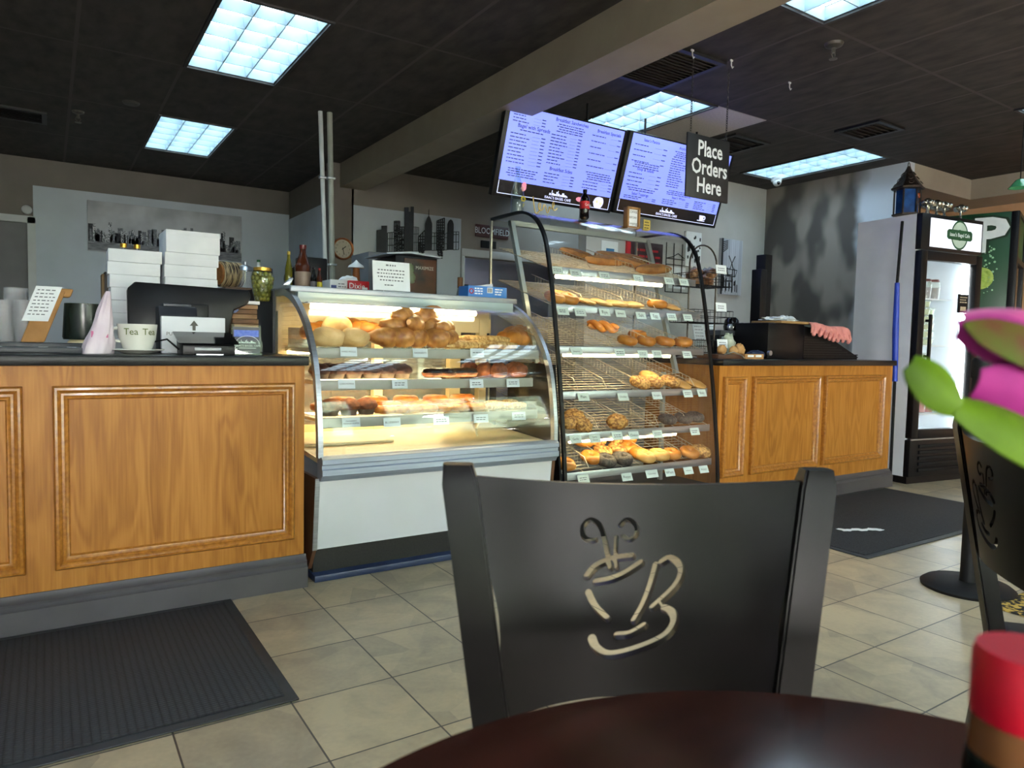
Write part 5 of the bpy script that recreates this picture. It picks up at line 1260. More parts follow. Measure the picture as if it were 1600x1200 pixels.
# ------------------------------------------------------------------ things on the left counter (top at .991)
ZC = .9915
PORC = M('white porcelain', 'd9dad2', 'cfd0c8', scale=8, rough=.2)
q = ony(215, 545, 3.16)
t = thing('tea_cup', 'large white tea cup lettered Tea on the left counter', 'cup', (q.x, 3.16, ZC + .012))
k = .088
lpart('cup', MB().lathe([(0, .004), (.05, .004), (.052, .012), (.066, .05), (.072, .105), (.0695, .105), (.063, .05), (.048, .014), (0, .012)], seg=40), PORC, t)
f = MB().tube([(-.066, -.0, .09), (-.085, 0, .085), (-.092, 0, .062), (-.08, 0, .04), (-.06, 0, .035)], .006, 10); lpart('handle', f, PORC, t)
f = MB()
def wrap_text(mb, s, size, rad, ang, z):
    bm = text_bm(s, size, 'CENTER', .004)
    for v in bm.verts:
        a = ang + v.co.x / rad; v.co = Vector((rad * math.sin(a), -rad * math.cos(a), z + v.co.y))
    mb.take(bm)
wrap_text(f, 'Tea', .036, .0725, -.42, .074); wrap_text(f, 'Tea', .036, .0725, .52, .074)
lpart('lettering', f, M('olive green print', '66733a', '566330', scale=20, rough=.5), t, 'olive green lettering')
solo('saucer', MB().lathe([(0, 0), (.045, 0), (.06, .006), (.097, .016), (.095, .019), (.06, .011), (0, .009)], (q.x, 3.16, ZC), 40), PORC, 'white saucer under the large tea cup', 'saucer')

q = ony(300, 545, 3.27)
t = thing('arrow_sign', 'white counter sign with a grey up arrow behind the card reader', 'sign', (q.x + .006, 3.27, ZC))
lpart('panel', MB().box(-.125, .125, -.015, .015, 0, .155, .003), WHITEBOX, t)
f = MB().prism([(-.006, .098), (.006, .098), (.006, .118), (.017, .118), (0, .14), (-.017, .118), (-.006, .118)], -.0165, -.015, 'xz').text('PU', .02, FACE(-.095, -.0156, .082)); lpart('arrow', f, M('grey print', '55574f', '474941', scale=20, rough=.6), t, 'grey arrow')
q = ony(322, 548, 3.10)
t = thing('card_reader', 'black card payment terminal with a slanted glass top on the left counter', 'payment terminal', (q.x, 3.10, ZC))
lpart('body', MB().prism([(-.07, .0), (.07, .0), (.085, .052), (.085, .082), (-.07, .04)], -.098, .098, 'yz', bev=.004), BLACK, t)
lpart('screen', MB().prism([(-.078, .043), (.09, .088), (.088, .092), (-.08, .047)], -.112, .112, 'yz'), BLKGL, t, 'slanted black glass screen')
lpart('receipt_slot', MB().box(-.055, .045, -.076, -.066, .018, .03, .002), M('pale grey slot', 'a8acb2', '9a9ea4', scale=10, rough=.4), t)
lpart('foot', MB().box(-.05, .05, -.085, -.06, 0, .005), ALU, t)
f = MB().tube([(-.1, .0, .02), (-.14, .03, .06), (-.2, .06, .045), (-.24, .1, .005)], .004, 6); lpart('cable', f, BLACK, t)
q = ony(386, 548, 3.17)
t = thing('card_holder', 'clear acrylic holder with dark cafe business cards', 'card holder', (q.x, 3.17, ZC), -.08)
lpart('holder', MB().box(-.058, .058, -.03, .03, 0, .006).box(-.058, .058, -.03, -.027, 0, .06).box(-.06, .06, .024, .028, 0, .125), GLASSD, t)
lpart('back_card', MB().box(-.055, .055, .018, .023, .006, .118), M('slate grey card', '383b44', '2f323a', scale=10, rough=.5), t)
f = MB().box(-.05, .05, -.012, .012, .006, .075); c_ = lpart('front_cards', f, M('dark navy card', '2c3140', '252a37', scale=10, rough=.5), t)
f = MB().box(-.05, .05, .0155, .0175, .076, .105); lpart('blue_band', f, M('royal blue print', '2b50b8', '5d7bd0', scale=60, rough=.5), t, 'blue and white band')
f = MB(); skyline_logo(f, 0, .05, .035, Matrix.Translation((0, -.0105, 0))); f.text("ISAAC'S BAGEL CAFE", .0115, FACE(0, -.0125, .038)); f.box(-.035, .035, -.0128, -.012, .027, .029)
f.tube([(.048 * math.cos(a), -.0128, .045 + .035 * math.sin(a)) for a in [i * PI / 14 for i in range(15)]], .0012, 5); lpart('logo', f, PAPER, c_)
# point of sale monitor seen from behind, receipt printer
a = ony(200, 470, 3.52); b = ony(394, 470, 3.52)
t = thing('pos_monitor', 'large black till monitor seen from behind on the left counter', 'monitor', ((a.x + b.x) / 2, 3.52, ZC))
wm = (b.x - a.x) / 2
R_ = Matrix.Rotation(-.16, 4, 'X')
f = MB().prism([(-wm + .012, .085), (wm - .11, .085), (wm - .08, .2), (wm - .015, .235), (wm, .27), (wm - .01, .30), (-wm + .03, .31), (-wm, .28), (-wm, .12)], -.025, .025, 'xz', bev=.006); f.bm.transform(R_); lpart('housing', f, BLACK, t)
lpart('hub', MB().box(-.1, .06, -.05, -.02, .12, .22, .008), BLACK, t)
lpart('stand', MB().box(-.08, .06, -.04, .03, .0, .14, .006).box(-.14, .12, -.1, .08, 0, .014, .004), BLACK, t)
q = ony(276, 500, 3.38)
t = thing('receipt_printer', 'small black receipt printer in front of the till monitor', 'printer', (q.x, 3.38, ZC))
lpart('body', MB().prism([(-.06, 0), (.06, 0), (.06, .2), (-.03, .2), (-.06, .16)], -.075, .075, 'yz', bev=.005), M('dark grey plastic', '2a2c33', '22242a', scale=20, rough=.45), t); lpart('lid', MB().box(-.055, .055, -.025, .05, .2, .212, .003), M('slate plastic', '3e414b', '353842', scale=20, rough=.4), t)
# bakery boxes in two stacks
def bakery_box(x, y, z, w, d, h, lb, rz=0):
    t = thing('bakery_box', lb, 'box', (x, y, z), rz, 'white bakery boxes in two stacks')
    lpart('carton', MB().box(-w / 2, w / 2, -d / 2, d / 2, 0, h - .001, .0015), WHITEBOX, t)
    lpart('lid_flap', MB().prism([(-w / 2 + .004, h - .002), (w / 2 - .004, h - .002), (w / 2 - .008, h - .024), (-w / 2 + .008, h - .024)], -d / 2 - .0016, -d / 2, 'xz'), WHITEBOX, t)
    return t
YB = 3.78
xa, xb = ony(172, 470, YB - .12).x, ony(250, 470, YB - .12).x
NW = ['bottom', 'second from the bottom', 'third from the bottom', 'fourth from the bottom', 'fourth from the top', 'third from the top', 'second from the top', 'top']
hz = .0575
for i in range(8):
    w = xb - xa + (.012 if i >= 6 else 0) + RND.uniform(-.004, .004)
    bakery_box((xa + xb) / 2 + RND.uniform(-.005, .005), YB, ZC + i * hz, w, .24, hz, 'white bakery box, %s of the left stack of eight' % NW[i], RND.uniform(-.04, .04))
ztop = ZC + 8 * hz
xc, xd = ony(258, 430, YB - .12).x, ony(341, 430, YB - .12).x
NR = ['bottom', 'second from the bottom', 'third from the bottom', 'fourth from the bottom', 'middle', 'fourth from the top', 'third from the top', 'second from the top', 'top']
for i in range(9):
    h = .058 if i < 8 else .105
    bakery_box((xc + xd) / 2 + RND.uniform(-.005, .005) + (.004 if i == 8 else 0), YB, ZC + i * .058, xd - xc + RND.uniform(-.006, .004), .24, h, 'white bakery box, %s of the right stack of nine' % NR[i], RND.uniform(-.03, .03))
for i, px in enumerate((193, 214)):
    q = ony(px, 384, YB - .06)
    t = thing('gold_capped_jar', 'tiny gold capped jar on the left box stack, ' + ('left' if i == 0 else 'right') + ' of the pair', 'jar', (q.x, YB - .06, ztop), 0, 'gold capped jars on the box stack')
    lpart('jar', MB().lathe([(0, 0), (.012, 0), (.013, .012), (0, .012)]), GLASSD, t); lpart('cap', MB().lathe([(0, .012), (.014, .012), (.014, .03), (0, .03)]), GOLD, t)
q = ony(165, 470, 3.9)
t = thing('dark_board', 'dark brown upright board leaning left of the box stacks', 'board', (q.x, 3.86, ZC))
lpart('board', MB().box(-.012, .03, -.1, .08, 0, .36, .003), M('dark brown board', '2a221b', '1e1813', scale=10, rough=.5), t); lpart('wood_edge', MB().box(-.022, -.012, -.1, .0, .1, .35, .002), M('ochre wood edge', '6e5430', '5c4526', scale=10, rough=.6), t)
# plastic carrier bag, canister, kraft bag, cups, trays
def bagfn(w0, d0, h, top, sd, lean=0):
    def fn(u, v):
        a = 2 * PI * u; k = 1 + .26 * mnoise.noise(Vector((math.cos(a) * 2.2, math.sin(a) * 2.2, v * 3 + sd)))
        s = (1 - v) ** .8 * (1 - top) + top
        return Vector((w0 * s * k * math.cos(a) + lean * v, d0 * s * k * math.sin(a), h * v))
    return fn
q = ony(152, 550, 3.12)
t = thing('plastic_bag', 'pinkish translucent plastic bag standing beside the tea cup', 'bag', (q.x, 3.14, ZC))
f = MB().sheet(bagfn(.054, .045, .24, .14, 2, .04), 40, 26, closeu=True); bmesh.ops.contextual_create if False else None
lpart('bag', f, M('thin pinkish plastic', 'd6cbd4', 'c7b5c3', scale=7, rough=.35), t)
f = MB()
for i in range(5): f.box(-.03 + i * .012, -.022 + i * .012, -.062, -.060, .06 + .012 * (i % 2), .085, mx=Matrix.Rotation(-.28, 4, 'X') @ Matrix.Translation((.01, .012, -.01)))
lpart('print', f, M('pink print', 'c0688f', 'b05a80', scale=20, rough=.5), t, 'pink print')
q = ony(134, 530, 3.5)
t = thing('canister', 'dark green canister on a cream base behind the plastic bag', 'canister', (q.x - .006, 3.5, ZC))
lpart('base', MB().lathe([(0, 0), (.055, 0), (.06, .01), (.06, .04), (.05, .05), (0, .05)], seg=28), CREAM, t); lpart('body', MB().lathe([(0, .05), (.075, .05), (.078, .06), (.070, .2), (0, .2)], seg=32), M('dark green enamel', '23302a', '1a231f', scale=6, rough=.25), t)
q = ony(76, 520, 3.45)
t = thing('kraft_bag', 'brown kraft paper bag with a white receipt taped on, left counter', 'bag', (q.x - .06, 3.45, ZC + .036))
sh = Matrix.Shear('XY', 4, (.0, 0)) if False else Matrix.Identity(4); sh[0][2] = .36
lpart('bag', MB().box(-.035, .045, -.035, .035, 0, .21, .006, mx=sh).box(.0, .07, -.03, .04, .185, .22, .008, mx=sh), KRAFT, t)
rc = lpart('receipt', MB().box(-.06, .028, -.0385, -.0355, .085, .225, mx=sh), PAPER, t, 'white receipt'); f = MB()
for i in range(8): lines_mb(f, -.05, .018, .21 - i * .014, .004, -.0387, sh, gap=.005, wmin=.006, wmax=.016)
lpart('lettering', f, INKG, rc)
for i, (px, Y, n_) in enumerate(((8, 3.55, 2), (26, 3.62, 3), (40, 3.5, 2))):
    q = ony(px, 515, Y)
    t = thing('plastic_cup_stack', 'stack of clear plastic cups at the left end of the counter, ' + ('leftmost', 'middle', 'rightmost')[i], 'cups', (q.x, Y, ZC + .005), 0, 'clear cup stacks')
    for j in range(n_ * 3): lpart('cup', MB().lathe([(.0, .002), (.03, .0), (.042, .11), (.044, .11), (.032, .0)], (0, 0, j * .018), 22), glass('cloudy cup plastic', (.86, .84, .86), haze=.22), t)
q = ony(60, 540, 3.2)
t = thing('till_tray', 'flat black tray with small labels at the left end of the counter', 'tray', (q.x - .02, 3.22, ZC)); lpart('tray', MB().box(-.26, .16, -.09, .1, 0, .022, .004), DKG, t)
f = MB()
for x in (-.17, -.12, .02, .11): f.box(x, x + .03, -.06, -.04, .022, .0228)
lpart('paper_tab', f, PAPER, t)
solo('till_keyboard', MB().box(q.x - .22, q.x + .19, 3.34, 3.46, ZC, ZC + .035, .004), M('slate grey plastic', '33363c', '2a2d32', scale=30, rough=.45), 'dark slab behind the flat black tray, left counter', 'keyboard')
# plank crate with olives
a = ony(362, 500, 3.62); b = ony(409, 500, 3.62)
t = thing('plank_crate', 'rustic stack of brown planks with a white top beside the pastry case', 'crate', ((a.x + b.x) / 2 - .01, 3.72, ZC))
PLK = [M('aged brown plank', '7a5c42', '4c3728', scale=4, stretch=(3, 40, 40), rough=.75), M('pale brown plank', '9a7c5c', '6b5038', scale=4, stretch=(3, 40, 40), rough=.75)]
wv_ = (b.x - a.x) / 2
for i in range(10): lpart('plank', MB().box(-wv_ + RND.uniform(0, .03), wv_ - RND.uniform(0, .012), -.09, .09, i * .0235, i * .0235 + .0215, .002), PLK[i % 2], t)
lpart('white_top', MB().box(-wv_ + .05, wv_ + .005, -.085, .09, .236, .252, .002), WHITEBOX, t, 'white top board'); lpart('blue_ribbon', MB().blob((-wv_ + .05, -.095, .235), .03, .012, .012, .4, 4).blob((-wv_ + .015, -.095, .205), .028, .012, .014, .4, 4), M('blue ribbon', '8fa9d8', '3b5cae', scale=60, rough=.5), t)
q = ony(410, 464, 3.70)
t = thing('olive_jar', 'big glass jar of green olives with a gold lid', 'jar', (q.x, 3.70, ZC + .2525))
lpart('jar', MB().lathe([(0, 0), (.035, 0), (.038, .01), (.052, .08), (.058, .12), (.05, .15), (.041, .16), (.0395, .16), (.048, .15), (.056, .12), (.05, .08), (.036, .012), (0, .01)], seg=30), GLASSD, t)
f = MB(); rr = random.Random(2)
for j in range(7):
    z = .018 + j * .02; R0 = .024 + .02 * min(1, z / .12) - (.006 if j == 6 else 0)
    for kk in range(9): an = kk * 2 * PI / 9 + j * .35; f.blob((R0 * math.cos(an), R0 * math.sin(an), z), .012, .012, .014, 0, 1, 10, 7)
lpart('olives', f, M('green olive skin', '9a8f3a', '6f6a22', scale=20, rough=.3), t, kind='stuff') if False else lpart('olives', f, M('green olive skin', '9a8f3a', '6f6a22', scale=20, rough=.3), t)
lpart('brine', MB().lathe([(0, .012), (.03, .012), (.046, .11), (.038, .145), (0, .145)], seg=24), M('olive brine', '6d6a20', '5a5818', scale=10, rough=.2), t)
lpart('lid', MB().lathe([(0, .155), (.044, .155), (.044, .172), (0, .174)], seg=30), GOLD, t)
# ---- dark rack behind the pastry case with boxes and bottles
RY0, RY1, RZ = 4.35, 4.75, 1.355
t = thing('back_rack', 'dark brown back shelf behind the pastry case', 'shelf', (1.75, 4.55, 0)); BRK = M('dark brown shelf', '2a1d18', '1f1511', scale=8, rough=.5)
xl, xr = ony(400, 460, RY0).x, ony(622, 460, RY0).x
part('top_board', MB().box(xl, xr, RY0, RY1, RZ - .09, RZ, .004), BRK, t)
for x in (xl + .02, xr - .06):
    for y in (RY0 + .02, RY1 - .06): part('leg', MB().box(x, x + .04, y, y + .04, 0, RZ - .09), BLACKM, t)
part('lower_shelf', MB().box(xl + .02, xr - .02, RY0 + .02, RY1 - .02, .9, .93), BRK, t)
def bottle(px, py, Y, zb_, H, r, body, label, cap=None, band=None, name='bottle', cat='bottle', neck=.35, group=None):
    q = ony(px, py, Y); t = thing(name, label, cat, (q.x, Y, zb_), 0, group)
    lpart('body', MB().lathe([(0, 0), (r * .95, 0), (r, .006), (r, H * (.9 - neck)), (r * .85, H * (.97 - neck)), (r * .42, H * .82), (r * .38, H * .93), (0, H * .93)], seg=24), body, t)
    lpart('cap', MB().lathe([(0, H * .92), (r * .44, H * .92), (r * .44, H), (0, H)], seg=18), cap or BLACK, t)
    if band: lpart('label_band', MB().lathe([(r * .99, H * .12), (r * 1.02, H * .13), (r * 1.02, H * .42), (r * .99, H * .43)], seg=24), band, t)
    return t
OIL = M('olive oil glass', '6e6a1c', '565312', scale=10, rough=.1); VIN = M('red brown vinegar', '5a2c1a', '3a1a10', scale=12, rough=.15); DKB = M('dark bottle glass', '14130f', '0c0b09', scale=10, rough=.12)
bottle(451, 452, 4.42, RZ, .24, .022, OIL, 'tall thin olive oil bottle with a yellow cap behind the case', M('yellow cap', 'c8a83a', 'b5962c', scale=10, rough=.4))
bottle(473, 452, 4.45, RZ, .29, .048, VIN, 'big bottle of red brown spice vinegar with a dark red cap', M('dark red cap', '6e1f22', '5c181b', scale=10, rough=.4), M('clear label', 'a59080', '8f7b6c', scale=10, rough=.4))
bottle(490, 455, 4.38, RZ, .15, .02, DKB, 'short dark sauce bottle with a printed label behind the case', None, M('grey label', '5d5960', '504c53', scale=40, rough=.5))
bottle(499, 455, 4.40, RZ, .15, .018, VIN, 'small hot sauce bottle with a yellow label beside the conduits', M('red cap', '9a2420', '871d1a', scale=10, rough=.4), M('yellow label', 'c9b92f', 'b6a626', scale=30, rough=.5))
q = ony(466, 430, 4.62)
solo('round_black_speaker', MB().lathe([(0, -.03), (.085, -.03), (.09, 0), (.085, .03), (0, .03)], (q.x, 4.62, RZ + .09), axis='y', seg=36), BLACK, 'round black disc standing behind the vinegar bottle', 'speaker')
q = ony(484, 425, 4.68)
solo('black_appliance', MB().box(q.x - .08, q.x + .1, 4.62, 4.74, RZ, RZ + .24, .01), BLACK, 'black boxy appliance behind the sauce bottles, left of the conduits', 'appliance')
def carton(px0, px1, Y, zb_, h, d, m, label, parts=(), rz=0):
    a = ony(px0, 450, Y); b = ony(px1, 450, Y); w = b.x - a.x
    t = thing('carton', label, 'box', ((a.x + b.x) / 2, Y + d / 2, zb_), rz); lpart('box', MB().box(-w / 2, w / 2, -d / 2, d / 2, 0, h, .003), m, t)
    return t, w, d, h
tt, w, d, h = carton(516, 543, 4.38, RZ, .085, .2, WHITEBOX, 'white carton with a blue square, left of the red carton')
lpart('blue_square', MB().box(-w / 2 + .005, -w / 2 + .04, -d / 2 - .0015, -d / 2, .02, .05), M('navy print', '2b3f8a', '23357a', scale=20, rough=.5), tt); f = MB()
for i in range(3): lines_mb(f, -.005, w / 2 - .01, .06 - i * .017, .006, -d / 2, gap=.005, wmin=.01, wmax=.03)
lpart('lettering', f, INKG, tt)
tt, w, d, h = carton(545, 577, 4.36, RZ, .085, .22, RED, 'red carton with white script lettering on the back shelf')
lpart('lettering', MB().text('Dixie', .05, FACE(-.015, -d / 2 - .0012, .05)), PAPER, tt, 'white lettering'); lpart('barcode', MB().box(w / 2 - .05, w / 2 - .012, -d / 2 - .0015, -d / 2, .015, .045), PAPER, tt); lpart('tissue', MB().blob((-.03, 0, h + .012), .06, .05, .025, .3, 4, flat=-.6), PAPER, tt)
q = ony(565, 440, 4.5)
t = thing('syrup_pump', 'brown cup with a white umbrella lid standing behind the red carton', 'dispenser', (q.x, 4.6, RZ)); lpart('cup', MB().lathe([(0, 0), (.03, 0), (.022, .2), (0, .2)]), M('amber plastic', 'a9642c', '92531f', scale=10, rough=.4), t); lpart('lid', MB().lathe([(.055, .19), (.05, .205), (.02, .225), (.006, .24), (0, .245), (0, .2)]), PAPER, t)
# more at the far left of the back shelf: jars and a basket on a wood ledge against the wall
t = thing('wall_ledge', 'brown wood ledge along the back wall behind the olive jar', 'shelf', (.98, 5.6, 0)); xa_, xb_ = ony(352, 440, 5.5).x, ony(455, 440, 5.5).x
part('board', MB().box(xa_, xb_, 5.5, 5.8, 1.33, 1.43, .004), PLK[0], t)
for x in (xa_ + .02, xb_ - .08): part('leg', MB().box(x, x + .06, 5.6, 5.66, 0, 1.33), BLACKM, t)
part('dark_cabinet', MB().box(xa_, xb_, 5.52, 5.8, 1.0, 1.325), BLACKM, t)
q = ony(369, 470, 5.35)
t = thing('wicker_basket', 'striped round wicker basket lying left of the olive jar', 'basket', (q.x, 5.62, 1.4315), .3); f = MB()
for i in range(9): f.torus((0, 0, 0), .085, .011, 1, 24, 6, .1, i, mx=Matrix.Translation((-.06 + i * .018, 0, .095)) @ Matrix.Rotation(PI / 2, 4, 'Y'))
lpart('wicker', f, M('striped wicker', 'b7a078', '33271c', scale=5, stretch=(30, 2, 2), rough=.8, lo=.45, hi=.55), t); lpart('end', MB().lathe([(0, -.01), (.08, -.01), (.08, .01), (0, .01)], (-.075, 0, .095), axis='x'), M('ochre wicker end', 'a06a34', '7d5026', scale=40, rough=.7), t)
q = ony(383, 425, 5.6)
t = thing('glass_canister', 'clear glass canister with a pale lid on the wood ledge', 'canister', (q.x, 5.6, 1.4315)); lpart('glass', MB().lathe([(0, 0), (.06, 0), (.06, .13), (0, .13)]), glass('cloudy cup plastic', (.86, .84, .86), haze=.22), t); lpart('lid', MB().lathe([(.07, .13), (.055, .16), (.015, .175), (.015, .2), (0, .2)]), ALU, t)
bottle(404, 425, 5.6, 1.4315, .22, .03, PORC, 'small white bottle with a green cap on the wood ledge', M('green cap', '1f5a33', '194c2a', scale=10, rough=.4))
q = ony(416, 425, 5.62); t = thing('blue_lid_jar', 'pale jar with a blue lid on the wood ledge behind the olive jar', 'jar', (q.x, 5.62, 1.4315)); lpart('jar', MB().lathe([(0, 0), (.045, 0), (.045, .11), (0, .11)]), PORC, t); lpart('lid', MB().lathe([(0, .11), (.047, .11), (.047, .16), (0, .16)]), M('blue lid', '2e3c8c', '26337c', scale=10, rough=.4), t)
# ---- on top of the pastry case (top plate 1.314)
ZP = 1.3145
a = ony(583, 460, 3.42); b = ony(641, 464, 3.42)
t = thing('notice_sign', 'white printed customer notice in a slanted stand on the pastry case', 'sign', ((a.x + b.x) / 2, 3.42, ZP)); w = b.x - a.x
R_ = Matrix.Rotation(-.1, 4, 'X'); lpart('panel', MB().box(-w / 2, w / 2, 0, .004, .004, .158, mx=R_), PAPER, t); lpart('foot', MB().box(-w / 2, w / 2, -.05, .05, 0, .004, .001), glass('acrylic', (.9, .93, .95), haze=.2), t); f = MB()
for i, (l_, h_) in enumerate(((.06, .012), (.15, .009), (.16, .009), (.15, .009), (.13, .009))): lines_mb(f, -l_ / 2, l_ / 2, .138 - i * .0175 - (.008 if i else 0), h_ * .7, -.0005, R_, gap=.006, wmin=.006, wmax=.016)
lines_mb(f, -.04, .02, .035, .006, -.0005, R_, gap=.004, wmin=.008, wmax=.02); lpart('lettering', f, INKG, t)
MACH = M('dark coffee print', '1c100c', '4a2614', scale=7, rough=.3, spec=.2, lo=.42, hi=.62)
a = ony(650, 440, 3.75); b = ony(713, 440, 3.75); 
t = thing('coffee_brewer', 'tall black drinks machine with a dark coffee picture front behind the pastry case', 'coffee machine', ((a.x + b.x) / 2, 3.97 + .2, 0)); w = b.x - a.x + .02
lpart('cabinet', MB().box(-w / 2, w / 2, -.15, .2, .93, 1.585, .006), BLACK, t); xs_ = -w / 2 + .055
lpart('picture_front', MB().box(xs_, w / 2 - .012, -.157, -.15, .98, 1.57), MACH, t, 'glossy picture front'); lpart('lettering', MB().text('MAXIMIZE', .03, FACE(.05, -.1585, 1.515), sx=.9), M('silver print', 'b8b2a8', 'a8a298', scale=20, rough=.4), t)
f = MB().blob((xs_ + .04, -.158, 1.5), .025, .002, .035, .4, 4).blob((xs_ + .055, -.158, 1.45), .02, .002, .03, .4, 4); lpart('green_reflection', f, M('dull green reflection', '4d5c33', '35431f', scale=30, rough=.3), t)  # green reflection painted as flat blobs on the picture front
lpart('hood', MB().prism([(-w / 2 - .06, 1.585), (-w / 2 + .1, 1.6), (w / 2 + .02, 1.587), (w / 2 + .02, 1.595), (-w / 2 + .1, 1.612), (-w / 2 - .06, 1.592)], -.16, .2, 'xz'), GREYL, t, 'grey hood'); lpart('knob', MB().lathe([(0, 0), (.012, 0), (.012, .03), (0, .03)], (-w / 2 - .002, -.1, 1.45), axis='x'), BLACK, t)
lpart('stand', MB().box(-w / 2 - .05, w / 2 + .45, -.16, .15, 0, .925), BLACKM, t)
a = ony(605, 440, 4.6); b = ony(655, 440, 4.6)
solo('grey_cabinet', MB().box(a.x, b.x + .15, 4.95, 5.3, 0, 1.71, .006), M('blue grey cabinet', '6e727a', '62666e', scale=5, rough=.45), 'tall blue grey cabinet behind the customer notice', 'cabinet')
ZS_ = .926; q = ony(719, 440, 4.2)
t = thing('thermos', 'silver flask with a brown cap right of the drinks machine', 'flask', (q.x, 4.2, ZS_)); lpart('body', MB().lathe([(0, 0), (.028, 0), (.03, .02), (.03, .42), (.016, .5), (0, .5)]), ALU, t); lpart('cap', MB().lathe([(0, .5), (.018, .5), (.018, .57), (0, .57)]), M('brown cap', '7c5330', '694526', scale=10, rough=.5), t)
bottle(729, 445, 4.14, ZS_, .52, .034, DKB, 'dark wine bottle with a pale green label behind the blue carton', None, None)
q = ony(731, 460, 4.1)
bottle(736, 445, 4.2, ZS_, .47, .03, DKB, 'second dark bottle just right of the wine bottle', M('grey brown cap', '5c564c', '4e483f', scale=10, rough=.5))
tt, w, d, h = carton(733, 792, 3.40, ZP, .062, .12, M('sky blue carton', '3f82cf', '3273c0', scale=8, rough=.45), 'sky blue carton on the right end of the pastry case', rz=-.04)
f = MB(); f.torus((0, 0, 0), .012, .003, 1, 18, 5, 0, mx=FACE(-w / 2 + .02, -d / 2 - .0006, .032)); lpart('red_seal', f, RED, tt); lpart('barcode', MB().box(-.005, .03, -d / 2 - .0015, -d / 2, .026, .056), PAPER, tt); f = MB()
for i in range(5): f.box(-.002 + i * .006, .001 + i * .006, -d / 2 - .0025, -d / 2 - .0015, .029, .053)
lpart('barcode_lines', f, INK, tt); f = MB()
for x0 in (-w / 2 + .04, .045):
    for i in range(3): lines_mb(f, x0, x0 + .05, .048 - i * .014, .007, -d / 2, gap=.004, wmin=.01, wmax=.03)
lpart('lettering', f, PAPER, tt); lpart('tissue', MB().prism([(-.06, h), (.05, h), (.055, h + .022), (.0, h + .012)], -.02, .02, 'xz'), PAPER, tt)
q = ony(449, 450, 3.4)
solo('scoop', MB().prism([(q.x - .02, ZP), (q.x + .012, ZP), (q.x + .03, ZP + .035), (q.x + .022, ZP + .04), (q.x, ZP + .02)], 3.40, 3.43, 'xz', bev=.003), ALU, 'small silver scoop at the left end of the pastry case top', 'scoop')
# ------------------------------------------------------------------ right counter (top at .991)
YR = 3.42
q = ony(1097, 470, YR)
t = thing('tiered_basket_stand', 'arched three tier wire stand of bagged cookies right of the bagel case', 'stand', (q.x, YR, ZC)); f = MB()
zt = ony(1105, 384, YR).z - ZC
PW = .135
arch = [(-PW, 0, .03)] + [(-PW, 0, zt - .13)] + [(-PW * math.cos(a), 0, zt - .13 + .13 * math.sin(a)) for a in [i * PI / 12 for i in range(1, 12)]] + [(PW, 0, zt - .13), (PW, 0, .03)]
f.tube(arch, .006, 8); lpart('arch', f, M('dark bronze wire', '4a423a', '362f29', scale=30, rough=.35, metal=.6), t)
for s in (-1, 1): lpart('foot', MB().tube([(s * PW, 0, .03), (s * PW, -.1, .012), (s * (PW + .01), -.13, .004)], .006, 8).tube([(s * PW, 0, .03), (s * PW, .1, .006)], .006, 8), BLACKM, t)
tz = [ony(1100, y, YR).z - ZC for y in (448, 505, 558)]
tz[2] = max(tz[2], .035)
COOK = M('bagged brown cookies', 'a87b52', '5f3f28', scale=22, rough=.4, lo=.35, hi=.65)
for i, z in enumerate(tz):
    f = MB(); w, d, h = .17 + .025 * i, .11, .085
    for zz in (0, h / 2, h): f.tube([(-w, -d, z + zz), (w, -d, z + zz), (w, d, z + zz), (-w, d, z + zz)], .0025, 5, True)
    for k in range(11):
        x = -w + 2 * w * k / 10; f.tube([(x, -d, z + h), (x, -d, z), (x, d, z), (x, d, z + h)], .0018, 4)
    for k in range(5):
        y = -d + 2 * d * k / 4
        for s in (-1, 1): f.tube([(s * w, y, z), (s * w, y, z + h)], .0018, 4)
    lpart('basket', f, BLACKM, t)
for i, (dx, k, n_) in enumerate(((-.06, 0, 'back left of'), (.03, 0, 'front of'), (.06, 0, 'right end of'))):
    o = thing('cookie_bag', 'clear bag of brown cookies in the top wire basket, ' + ('back left', 'front', 'right end')[i], 'bag', (q.x + dx, YR + (.03 if i != 1 else -.03), ZC + tz[k] + .004), i, 'cookie bags in the top basket')
    f = MB(); 
    for j in range(4): f.blob((.02 * math.cos(j * 1.7), .02 * math.sin(j * 1.7), .03 + .022 * j), .045, .04, .026, .25, 3, 14, 9, j + i)
    lpart('cookies', f, COOK, o); lpart('wrap', MB().blob((0, 0, .085), .03, .02, .045, .5, 4, 14, 9, i), glass('bag plastic', (.9, .9, .9), haze=.25), o)
for i, (px, py) in enumerate(((1127, 421), (1127, 480), (1129, 537))):
    qq = ony(px, py, YR - .125); card(qq.x, YR - .125, qq.z, .105, .06, '', 'white price card on the %s basket of the arched wire stand' % ['top', 'middle', 'lowest'][i], .15, 2, 'price cards on the wire stand')
f = MB(); q2 = ony(1098, 545, 3.5)
t = thing('menu_sheet', 'white printed paper menus leaning behind the arched wire stand', 'paper', (ony(1108, 545, 3.57).x, 3.57, ZC)); R_ = Matrix.Rotation(-.25, 4, 'X')
lpart('sheet', MB().box(-.12, .0, 0, .004, 0, .26, mx=R_).box(.012, .11, 0, .004, 0, .27, mx=R_), M('bluish white paper', 'ccd6de', 'c0cad2', scale=8, rough=.6), t); f = MB()
for i in range(8): lines_mb(f, -.105, -.02, .23 - i * .024, .006, -.0005, R_, gap=.006, wmin=.008, wmax=.03); lines_mb(f, .025, .1, .235 - i * .024, .006, -.0005, R_, gap=.006, wmin=.008, wmax=.03)
lpart('lettering', f, INKG, t)
